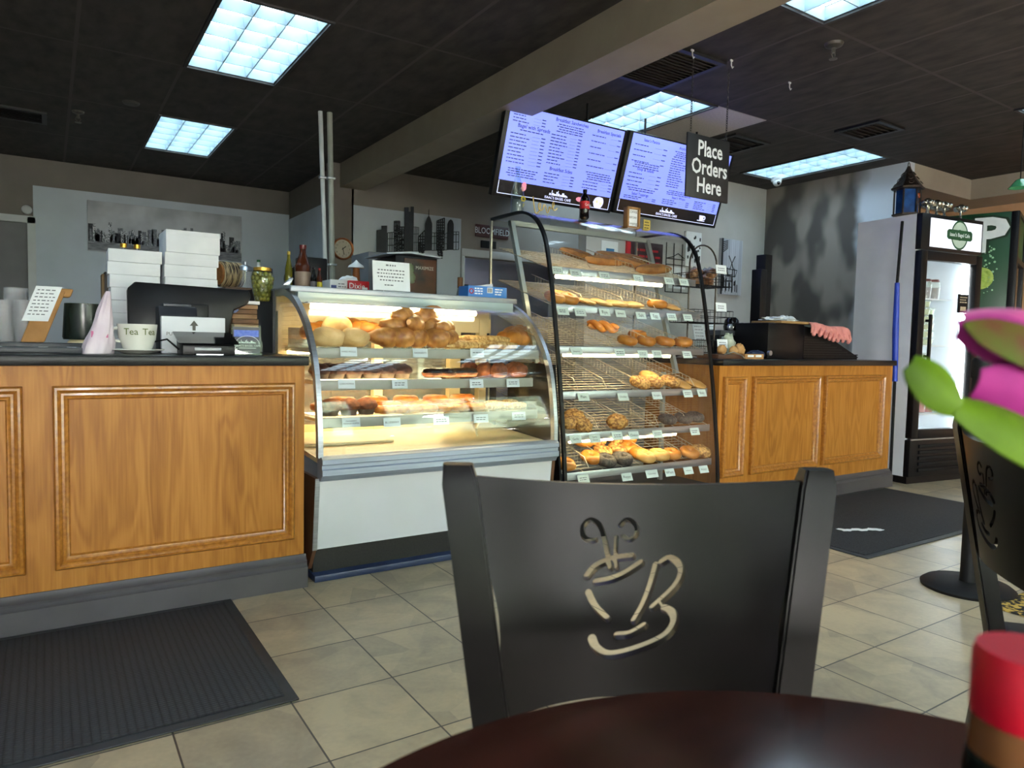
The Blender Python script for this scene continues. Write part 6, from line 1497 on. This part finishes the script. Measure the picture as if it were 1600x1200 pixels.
# espresso machine
a = ony(1122, 520, 3.52); b = ony(1178, 520, 3.52)
t = thing('espresso_machine', 'black coffee machine with red lights between the wire stand and the tall black panel', 'coffee machine', ((a.x + b.x) / 2, 3.57, ZC)); w = b.x - a.x - .01
lpart('body', MB().box(-w / 2, w / 2 - .005, -.06, .1, 0, .165, .006), BLACK, t); lpart('top_deck', MB().box(-w / 2, w / 2 - .005, -.07, .1, .165, .2, .004), DKG, t)
RL = emis('red indicator', (1.0, .06, .05), 1.6)
for dx in (.055, .078): lpart('indicator_light', MB().lathe([(0, 0), (.009, 0), (.009, -.004), (0, -.004)], (dx, -.06, .085), axis='y'), RL, t, 'red indicator light')
lpart('group_handle', MB().tube([(-.08, -.05, .24), (.02, -.09, .25), (.1, -.05, .225), (.16, -.03, .21)], .011, 8), BLACK, t); lpart('jug', MB().lathe([(0, .2), (.055, .2), (.06, .23), (.05, .28), (.03, .30), (0, .3)], (-.01, -.01, 0)), BLKGL, t); lpart('chrome_knob', MB().lathe([(0, 0), (.022, 0), (.022, -.02), (.012, -.025), (0, -.025)], (-.085, -.05, .225), axis='y'), ALU, t); lpart('chrome_knob', MB().lathe([(0, 0), (.016, 0), (.016, -.015), (0, -.018)], (.11, -.065, .03), axis='y'), ALU, t)
q = ony(1140, 558, 3.12)
t = thing('serving_tray', 'brown tray with paper pastries on the right counter beside the bagel case', 'tray', (q.x - .03, 3.14, ZC)); lpart('tray', MB().box(-.15, .14, -.08, .1, 0, .03, .004), M('brown wooden tray', '5a3a28', '452c1e', scale=6, rough=.5), t); lpart('wire_handle', MB().tube([(-.1, -.085, .03), (-.02, -.09, .045), (.06, -.09, .025), (.09, -.095, .005)], .004, 8), STEEL, t)
PAST = M('tan pastry', 'cba06a', 'a67843', scale=16, rough=.6); GRN = M('greenish wrap', '9aa58c', 'c3c9ba', scale=20, rough=.5)
for i, (px, py, r, m, nm2) in enumerate(((1128, 540, .035, PAST, 'leftmost'), (1142, 544, .032, PAST, 'second from the left'), (1155, 541, .042, PAST, 'rightmost'))):
    qq = ony(px, py, 3.16); solo('pastry_bag_item', MB().blob((qq.x, 3.16 - .02 * (i == 1), ZC + .03 + r * .75), r, r * .8, r * .95, .3, 3, 16, 10, i), m, 'tan pastry on the brown tray, ' + nm2, 'pastry', 'tan pastries on the tray')
qq = ony(1144, 525, 3.3); solo('wrapped_roll', MB().blob((qq.x, 3.34, ZC + .085), .055, .05, .085, .25, 3, 18, 12, 6), GRN, 'pale green wrapped bundle behind the tan pastries', 'bundle')
q = ony(1177, 559, 3.05); t = thing('tag_box', 'small tan box with two white tags at the front of the right counter', 'box', (q.x, 3.06, ZC)); lpart('box', MB().box(-.095, .095, -.02, .03, 0, .034, .002), KRAFT, t)
for s in (-1, 1): lpart('tag', MB().box(s * .04 - .03, s * .04 + .03, -.0215, -.02, .014, .028), PAPER, t)
q = ony(1183, 548, 3.2); solo('blue_pouch', MB().blob((q.x + .01, 3.22, ZC + .028), .08, .05, .03, .3, 3, 18, 10, 2), M('navy pouch', '2a3656', '1e2841', scale=20, rough=.5), 'navy blue pouch lying by the tall black panel', 'pouch')
# tall black panel, oven with ribbed lid
a = ony(1179, 480, 3.6); b = ony(1197, 480, 3.6)
t = thing('order_screen', 'tall narrow black order screen seen edge on, left of the black oven', 'screen', ((a.x + b.x) / 2, 3.6, ZC)); w = b.x - a.x
z1 = ony(1182, 421, 3.6).z - ZC; z2 = ony(1191, 398, 3.6).z - ZC
lpart('screen_panel', MB().box(-w / 2, .0, -.05, .04, .02, z1, .004), BLACK, t); lpart('rear_panel', MB().box(-.01, w / 2, -.04, .05, .02, z2, .004), BLACKM, t); lpart('foot', MB().box(-w / 2 - .02, w / 2, -.07, .07, 0, .02, .003), BLACK, t)
a = ony(1193, 530, 3.2); b = ony(1256, 530, 3.2); c = ony(1340, 560, 3.2)
zt = ony(1220, 505, 3.2).z
t = thing('counter_oven', 'black counter oven with a sloping ribbed lid on the right counter', 'oven', ((a.x + c.x) / 2, 3.35, ZC)); X0 = t.location.x
lpart('housing', MB().box(a.x - X0 + .05, b.x - X0, -.15, .14, 0, zt - ZC, .006), BLACK, t)
f = MB(); xs0, xs1 = b.x - X0, c.x - X0; zz = zt - ZC
f.prism([(xs0, 0), (xs1, 0), (xs1, .025), (xs1 - .18, .09), (xs0 + .18, zz - .03), (xs0, zz - .01)], -.145, .14, 'xz'); lpart('lid', f, BLACKM, t); f = MB()
PL = [(xs0, zz - .008), (xs0 + .18, zz - .028), (xs1 - .18, .092), (xs1, .027)]
for i in range(9): f.box(xs0, xs1 - .02 * i * .2, -.152, -.145, .012 + i * .0185, .021 + i * .0185) if i < 2 else f.box(xs0, xs0 + (xs1 - xs0) * max(.12, 1 - i * .105), -.152, -.145, .012 + i * .0185, .021 + i * .0185)
lpart('ribs', f, BLACK, t); lpart('knob', MB().lathe([(0, 0), (.018, 0), (.018, -.02), (0, -.022)], (a.x - X0 + .06, -.15, .04), axis='y'), ALU, t)
q = ony(1222, 500, 3.3); zo = zt + .0005
t = thing('bread_board', 'wooden board with crumpled white paper on top of the black oven', 'board', (q.x + .0, 3.32, zo)); wb = (b.x - a.x) / 2
lpart('board', MB().box(-wb + .06, wb + .02, -.14, .12, 0, .018, .003), M('pale wood board', 'a98555', '8d6c42', scale=4, stretch=(3, 30, 30), rough=.55), t); lpart('crumpled_paper', MB().blob((-.03, 0, .03), .13, .1, .022, .6, 5, 30, 14, 3, -.3).blob((.03, -.03, .03), .06, .06, .03, .6, 6, 24, 12, 7, -.3), PAPER, t, 'crumpled white paper')
# pink shape standing in for a smeared hand over the oven lid
q0 = ony(1258, 500, 3.2); q1 = ony(1322, 505, 3.2)
CL = M('salmon pink cloth', 'e0928c', 'cf7f79', scale=14, rough=.75)
wc = q1.x - q0.x
t = thing('pink_hand_stand_in', 'salmon pink cloth standing in for a smeared hand over the oven lid', 'ruffle', (q0.x + wc / 2, 3.2, zt - .02))
def clf(u, v):
    x = (u - .5) * wc * (.86 + .14 * v); ruff = .012 * v * math.sin(u * PI * 14)
    y = .1 - .12 * min(1, v * 1.5) - .012 - ruff - .02 * v; z = .035 - .006 * u * 8 * .6 - (0 if v < .55 else (v - .55) / .45 * (.075 + .03 * u)) + .006 * math.sin(u * 9)
    return Vector((x, y, z)), Vector((0, -.6, .8)).normalized()
lpart('ruffle', MB().slab(clf, 84, 14, .006), CL, t)
f = MB()
for i in range(8):
    u = (i + .5) / 8; p_, _ = clf(u, 1); f.tube([p_ + Vector((.012, .004, .035)), p_ + Vector((0, -.006, .015)), p_ + Vector((-.01, -.004, -.008))], [.012, .017, .012], 10).blob(p_ + Vector((-.01, -.004, -.01)), .016, .014, .016, .05)
lpart('knuckle_edge', f, CL, t)

# broom in the gap
a = ony(1410, 346, 3.06); b = ony(1398, 596, 3.02); m_ = ony(1402, 440, 3.03)
t = thing('broom', 'upright broom with a blue sleeve standing in the gap left of the white fridge', 'broom', (b.x, 3.02, 0))
part('handle', MB().tube([a, m_, b, (b.x + .01, 3.02, .03), (b.x + .01, 3.02, 0)], .012, 8), BLACKM, t); part('sleeve', MB().tube([m_ + Vector((0, 0, -.01)), (m_ + b) / 2 + Vector((-.006, 0, 0)), b], [.018, .024, .02], 10), M('cobalt blue sleeve', '1f43b8', '1937a0', scale=10, rough=.5), t, 'cobalt blue sleeve')

# ------------------------------------------------------------------ white display fridge
FR = math.radians(-8); FO = Vector((5.725, 2.93, 0)); FW, FD, FH = .765, .58, 2.15
t = thing('display_fridge', 'upright white display fridge with a black door and a lit cafe header', 'fridge', FO, FR); fridge = t
WSH = M('white fridge steel', 'e4e7ec', 'dadde3', scale=5, rough=.3); INT = M('white fridge liner', 'e3e9ee', 'd8dee3', scale=5, rough=.35)
f = MB(); f.box(0, .03, .05, FD, .06, FH).box(FW - .03, FW, .05, FD, .06, FH).box(.03, FW - .03, FD - .03, FD, .06, FH).box(.03, FW - .03, .05, FD - .03, FH - .03, FH).box(.03, FW - .03, .05, FD - .03, .06, .1); lpart('cabinet', f, WSH, t)
f = MB(); f.box(.03, .04, .06, FD - .03, .4, 1.87).box(FW - .04, FW - .03, .06, FD - .03, .4, 1.87).box(.03, FW - .03, FD - .04, FD - .03, .4, 1.87).box(.03, FW - .03, .06, FD - .03, .38, .4).box(.03, FW - .03, .06, FD - .03, 1.86, 1.88); lpart('liner', f, INT, t)
f = MB().box(0, FW, .0, .05, 1.87, FH, .004); hd = lpart('header', f, BLACK, t, 'black header box'); lpart('light_panel', MB().box(.1, FW - .02, -.003, 0, 1.895, FH - .03), emis('header light panel', (.78, .80, .90), .4), hd, 'white lit panel')
cx_, cz_ = .46, 2.01
G1 = M('bottle green print', '124d2c', '0e4325', scale=10, rough=.5); GP = M('pale grey green print', 'b9cabb', 'aabcac', scale=10, rough=.5)
def ovalpt(a, rx, rz): return (cx_ + rx * math.cos(a), cz_ + rz * math.sin(a))
def ovring(mb, rx0, rz0, rx1, rz1, y, mi=0):
    bm = bmesh.new(); n_ = 40; A = [bm.verts.new((ovalpt(i * 2 * PI / n_, rx0, rz0)[0], y, ovalpt(i * 2 * PI / n_, rx0, rz0)[1])) for i in range(n_)]; B = [bm.verts.new((ovalpt(i * 2 * PI / n_, rx1, rz1)[0], y, ovalpt(i * 2 * PI / n_, rx1, rz1)[1])) for i in range(n_)]
    for i in range(n_): bm.faces.new((A[i], A[(i + 1) % n_], B[(i + 1) % n_], B[i]))
    return mb.take(bm, mi)
f = MB(); ovring(f, .108, .118, .094, .103, -.004, 0); ovring(f, .094, .103, .04, .044, -.0038, 1); ovring(f, .04, .044, .03, .033, -.0042, 0); f.prism([(cx_ - .16, cz_ - .025), (cx_ - .14, cz_ - .04), (cx_ + .14, cz_ - .04), (cx_ + .16, cz_ - .025), (cx_ + .16, cz_ + .025), (cx_ + .14, cz_ + .04), (cx_ - .14, cz_ + .04), (cx_ - .16, cz_ + .025)], -.006, -.0045, 'xz', 0); f.text("Isaac's Bagel Cafe", .042, FACE(cx_, -.0068, cz_), mi=2, sx=.86, bold=.012)
lpart('logo', f, [G1, GP, PAPER], hd, 'green bagel ring logo with a name banner')
dr = lpart('door', MB().box(0, .075, -.01, .045, .37, 1.86, .004).box(FW - .075, FW, -.01, .045, .37, 1.86, .004).box(.075, FW - .075, -.01, .045, .37, .44, .003).box(.075, FW - .075, -.01, .045, 1.79, 1.86, .003), BLACK, t, 'black door frame'); lpart('door_glass', MB().box(.075, FW - .075, .01, .018, .44, 1.79), GLASS, dr)
lpart('handle', MB().box(.085, .11, -.055, -.035, .98, 1.36, .004).box(.088, .107, -.04, -.008, 1.02, 1.04).box(.088, .107, -.04, -.008, 1.3, 1.32), BLACK, dr)
lpart('sticker', MB().box(.5, .62, -.002, .009, 1.39, 1.54), BLACKM, dr); f = MB()
for i in range(3): lines_mb(f, .515, .605, 1.515 - i * .02, .008, -.0022, gap=.006, wmin=.01, wmax=.03)
f.box(.525, .595, -.0026, -.0022, 1.405, 1.44); lpart('sticker_print', f, M('pale sticker print', 'b8a98f', 'a89a80', scale=30, rough=.6), dr)
lpart('led_strip', MB().box(FW - .1, FW - .06, .06, .09, .46, 1.78), emis('fridge strip lamp', (.85, .95, 1.0), 9.0), t, 'glowing strip lamp')
lpart('grille', MB().box(.0, FW, .0, .05, .06, .355, .004), BLACK, t); f = MB()
for i in range(5): f.box(.1, FW - .06, -.014, .0, .1 + i * .048, .128 + i * .048, .004, mx=None)
lpart('grille_slats', f, BLACKM, t); lpart('trim_line', MB().box(.0, FW - .06, -.006, .0, .356, .366), ALU, t); lpart('plinth', MB().box(.02, FW - .02, .03, FD - .02, 0, .06), BLACK, t)
SHZ = [1.5, 1.12, .87, .555]
for z in SHZ:
    f = MB(); f.box(.045, FW - .045, .1, .108, z - .012, z).box(.045, FW - .045, FD - .06, FD - .052, z - .012, z)
    for i in range(22): x = .05 + i * (FW - .1) / 21; f.box(x - .002, x + .002, .1, FD - .055, z - .004, z)
    lpart('shelf', f, M('white coated wire', 'dfe6ea', 'd3dade', scale=20, rough=.4), t)
FT = Matrix.Translation(FO) @ Matrix.Rotation(FR, 4, 'Z')
def infr(x, y, z): return FT @ Vector((x, y, z))
TUB = glass('tub plastic', (.9, .95, .93), haze=.22); SAL = M('pale salad filling', 'cfd6b0', 'b8c294', scale=40, rough=.6)
def tub(h=.062): 
    o = thing('salad_tub', '', 'tub', (0, 0, 0)); lpart('tub', MB().lathe([(0, 0), (.048, 0), (.058, h * .8), (.061, h * .8), (.061, h - .002), (0, h - .002)], seg=22), TUB, o); lpart('salad', MB().lathe([(0, .003), (.045, .003), (.054, h * .72), (0, h * .72)], seg=20), SAL, o); return o
tb_ = tub()
NT = ['bottom', 'second from the bottom', 'third from the bottom', 'fourth from the bottom', 'fifth from the bottom', 'top']
for c, (x, n_, nm2) in enumerate(((.2, 5, 'left'), (.35, 6, 'middle'), (.48, 5, 'right'))):
    for i in range(n_): p_ = infr(x, .2 + .05 * (c == 2), SHZ[1] + .0005 + i * .0625); place(tb_, USED, p_, 0, 'clear salad tub in the %s stack on the second fridge shelf, %s' % (nm2, 'top' if i == n_ - 1 else NT[i]), 'salad tubs in the fridge')
for i in range(3): place(tb_, USED, infr(.33, .2, SHZ[2] + .0005 + i * .0625), 0, 'clear salad tub in the short stack on the third fridge shelf, ' + ['bottom', 'middle', 'top'][i], 'salad tubs in the fridge')
jar = thing('lidded_cup', '', 'cup', (0, 0, 0)); lpart('cup', MB().lathe([(0, 0), (.045, 0), (.055, .12), (.045, .15), (0, .15)], seg=22), TUB, jar); lpart('filling', MB().lathe([(0, .004), (.042, .004), (.05, .1), (0, .1)], seg=20), M('dusky filling', '8d8a93', '6f6c78', scale=20, rough=.5), jar); lpart('lid', MB().lathe([(0, .15), (.047, .15), (.04, .17), (0, .172)], seg=22), M('dark red lid', '6a2b30', '572327', scale=10, rough=.4), jar)
for i, x in enumerate((.15, .27, .39, .5)): place(jar, USED, infr(x, .22, SHZ[0] + .0005), 0, 'cup with a dark red lid on the top fridge shelf, ' + nth(i, 4), 'lidded cups in the fridge')
for i, (x, c) in enumerate(((.17, ('9fae84', '7c8c62')), (.28, ('e0a05a', 'c98238')), (.38, ('c84550', 'a8343f')), (.48, ('d0505c', 'b03c48')))):
    p_ = infr(x, .2, SHZ[3] + .0005); o = thing('fruit_cup', 'clear cup of %s on the lowest fridge shelf, %s' % (['green salad', 'orange fruit', 'red fruit', 'pink red fruit'][i], nth(i, 4)), 'cup', p_, FR, 'fruit cups in the fridge')
    lpart('fruit', MB().lathe([(0, .003), (.036, .003), (.043, .1), (0, .105)], seg=20), M('fruit %d' % i, c[0], c[1], scale=60, rough=.4), o); lpart('cup', MB().lathe([(.039, 0), (.047, .12), (.049, .12), (.049, .125), (0, .13)], seg=20), TUB, o)
# lantern and silver flower cups on the fridge
p_ = infr(.03, .16, FH + .0005)
IRON = M('antique iron', '2b2725', '4a3d33', scale=40, rough=.45, metal=.6)
t = thing('metal_lantern', 'ornate dark metal lantern with blue glass on top of the white fridge', 'lantern', p_, .2); f = MB()
n6 = 6; Rl = .095
for i in range(n6): a_ = i * PI / 3; f.tube([(Rl * math.cos(a_), Rl * math.sin(a_), 0), (Rl * math.cos(a_), Rl * math.sin(a_), .21)], .007, 6)
f.lathe([(0, 0), (Rl * 1.15, 0), (Rl * 1.15, .012), (0, .012)], seg=6); f.lathe([(Rl * 1.0, .2), (Rl * 1.28, .205), (Rl * 1.28, .22), (Rl * 1.0, .225)], seg=6); lpart('frame', f, IRON, t)
lpart('blue_glass', MB().lathe([(Rl * .86, .014), (Rl * .86, .2)], seg=6), M('blue stained glass', '1f4f93', '173a70', scale=14, rough=.15, lo=.4, hi=.6), t, 'blue glass panels'); f = MB().lathe([(Rl * 1.22, .222), (Rl * .8, .27), (Rl * .45, .325), (Rl * .2, .37), (.012, .39), (0, .39)], seg=6)
for i in range(n6):
    a_ = i * PI / 3 + PI / 6
    for k in range(3): f.torus((0, 0, 0), .016, .003, 1, 12, 5, 0, mx=Matrix.Translation((Rl * (1.02 - k * .28) * math.cos(a_), Rl * (1.02 - k * .28) * math.sin(a_), .25 + k * .04)) @ Matrix.Rotation(a_, 4, 'Z') @ Matrix.Rotation(.9, 4, 'Y'))
lpart('roof', f, IRON, t); lpart('ring', MB().torus((0, 0, 0), .026, .003, 1, 20, 6, 0, mx=Matrix.Translation((0, 0, .395)) @ Matrix.Rotation(PI / 2, 4, 'X')), IRON, t)
lpart('amber_medallion', MB().lathe([(0, 0), (.022, 0), (.02, -.006), (0, -.008)], (.0, -Rl * .86, .15), axis='y'), M('amber glass', 'a84a22', '8c3a18', scale=20, rough=.2), t)
CHR = M('bright silver', 'c9c6ba', '8f8c80', scale=30, rough=.15, metal=.9)
fc = thing('silver_flower_cup', '', 'candle holder', (0, 0, 0)); lpart('stem', MB().lathe([(0, 0), (.026, 0), (.01, .008), (.006, .03), (.01, .06), (0, .062)], seg=16), CHR, fc); f = MB()
for i in range(6):
    a_ = i * PI / 3; f.blob((.028 * math.cos(a_), .028 * math.sin(a_), .075), .02, .02, .02, .2, 3, 12, 8, i)
f.blob((0, 0, .085), .024, .024, .022, .1); lpart('petals', f, CHR, fc)
for i, (x, y) in enumerate(((.09, .03), (.15, .06), (.205, .03), (.26, .07), (.32, .04), (.37, .08), (.54, .05))): place(fc, USED, infr(x, y, FH + .0005), i, 'silver flower shaped candle cup on the white fridge, ' + nth(i, 7), 'silver flower cups on the fridge', None, (1.15, 1.15, 1.15))

# ------------------------------------------------------------------ green drinks cooler
GO = Vector((7.26, 2.87, 0)); GR = math.radians(17); GW, GD, GH = .78, .74, 2.34
t = thing('drinks_cooler', 'tall green soda cooler with a large white P on its side, behind the white fridge', 'fridge', GO, GR)
lpart('cabinet', MB().box(0, GW, .06, GD, .03, GH, .006), M('deep green cooler vinyl', '0f4a2a', '0b3a20', scale=1.2, rough=.35), t); lpart('front_frame', MB().box(-.004, .09, 0, .06, .03, GH, .004).box(GW - .09, GW + .004, 0, .06, .03, GH, .004).box(.09, GW - .09, 0, .06, .03, .3).box(.09, GW - .09, 0, .06, GH - .45, GH - .4).box(.09, GW - .09, .0, .06, GH - .03, GH), BLACK, t); lpart('door_glass', MB().box(.09, GW - .09, .02, .03, .3, GH - .45), GLASS, t); lpart('header_panel', MB().box(.09, GW - .09, .015, .03, GH - .4, GH - .03), M('green header', '1a6a3a', '145c31', scale=4, rough=.4), t)
lpart('plinth', MB().box(.02, GW - .02, .05, GD - .02, 0, .03), BLACK, t)
GT = (Matrix.Translation(GO) @ Matrix.Rotation(GR, 4, 'Z')).inverted()
def onside(px, py):
    o = GT @ EYE; d = GT.to_3x3() @ ray(px, py); k = -o.x / d.x; p = o + d * k; return p
SIDE = lambda y, z, x=-.002: Matrix(((0, 0, -1, x), (-1, 0, 0, y), (0, 1, 0, z), (0, 0, 0, 1)))
p_ = onside(1546, 370); hP = abs(onside(1540, 346).z - onside(1540, 396).z) * 1.42
f = MB().text('P', hP * 1.0, SIDE(p_.y, p_.z, -.002) @ Matrix.Shear('XZ', 4, (.0, .0)), sx=1.25, bold=.09); lpart('letter_outline', f, M('dark green outline', '07301a', '052613', scale=10, rough=.4), t)
f = MB().text('P', hP * 1.0, SIDE(p_.y, p_.z, -.0035), sx=1.25, bold=.045); lpart('letter', f, PAPER, t, 'white letter P')
LIME = M('lime print', '86a83a', 'b9cc6a', scale=30, rough=.4); f = MB(); p2 = onside(1532, 435)
f.lathe([(.07, -.002), (.085, -.004), (.1, -.002)], (0, p2.y, p2.z), 28, axis='x').lathe([(0, -.003), (.06, -.003), (.06, -.001), (0, -.001)], (0, p2.y, p2.z), 28, axis='x'); lpart('lime_slice', f, LIME, t, 'printed lime slice')
f = MB(); rr = random.Random(4)
for i in range(34): p3 = onside(1536 + rr.gauss(10, 8) - i * .2, 385 + i * 2.2); f.lathe([(0, -.002), (rr.uniform(.004, .011), -.002), (.003, -.001), (0, -.001)], (0, p3.y, p3.z), 10, axis='x')
lpart('bubbles', f, M('pale bubble print', '9fc7a0', '86b288', scale=20, rough=.4), t)
q = ony(1594, 287, 2.35)
t = thing('pendant_lamp', 'small green glass pendant lamp at the right edge near the ceiling', 'lamp', (q.x, 2.35, HC)); zl = q.z - HC
lpart('cord', MB().tube([(0, 0, 0), (0, 0, zl + .03)], .004, 6), BLACKM, t); lpart('shade', MB().lathe([(.01, zl + .035), (.03, zl + .025), (.06, zl - .015), (.075, zl - .03), (.07, zl - .03), (.025, zl + .015), (.008, zl + .03)], seg=28), M('green glass shade', '2f8a5a', '57a97c', scale=20, rough=.15), t)
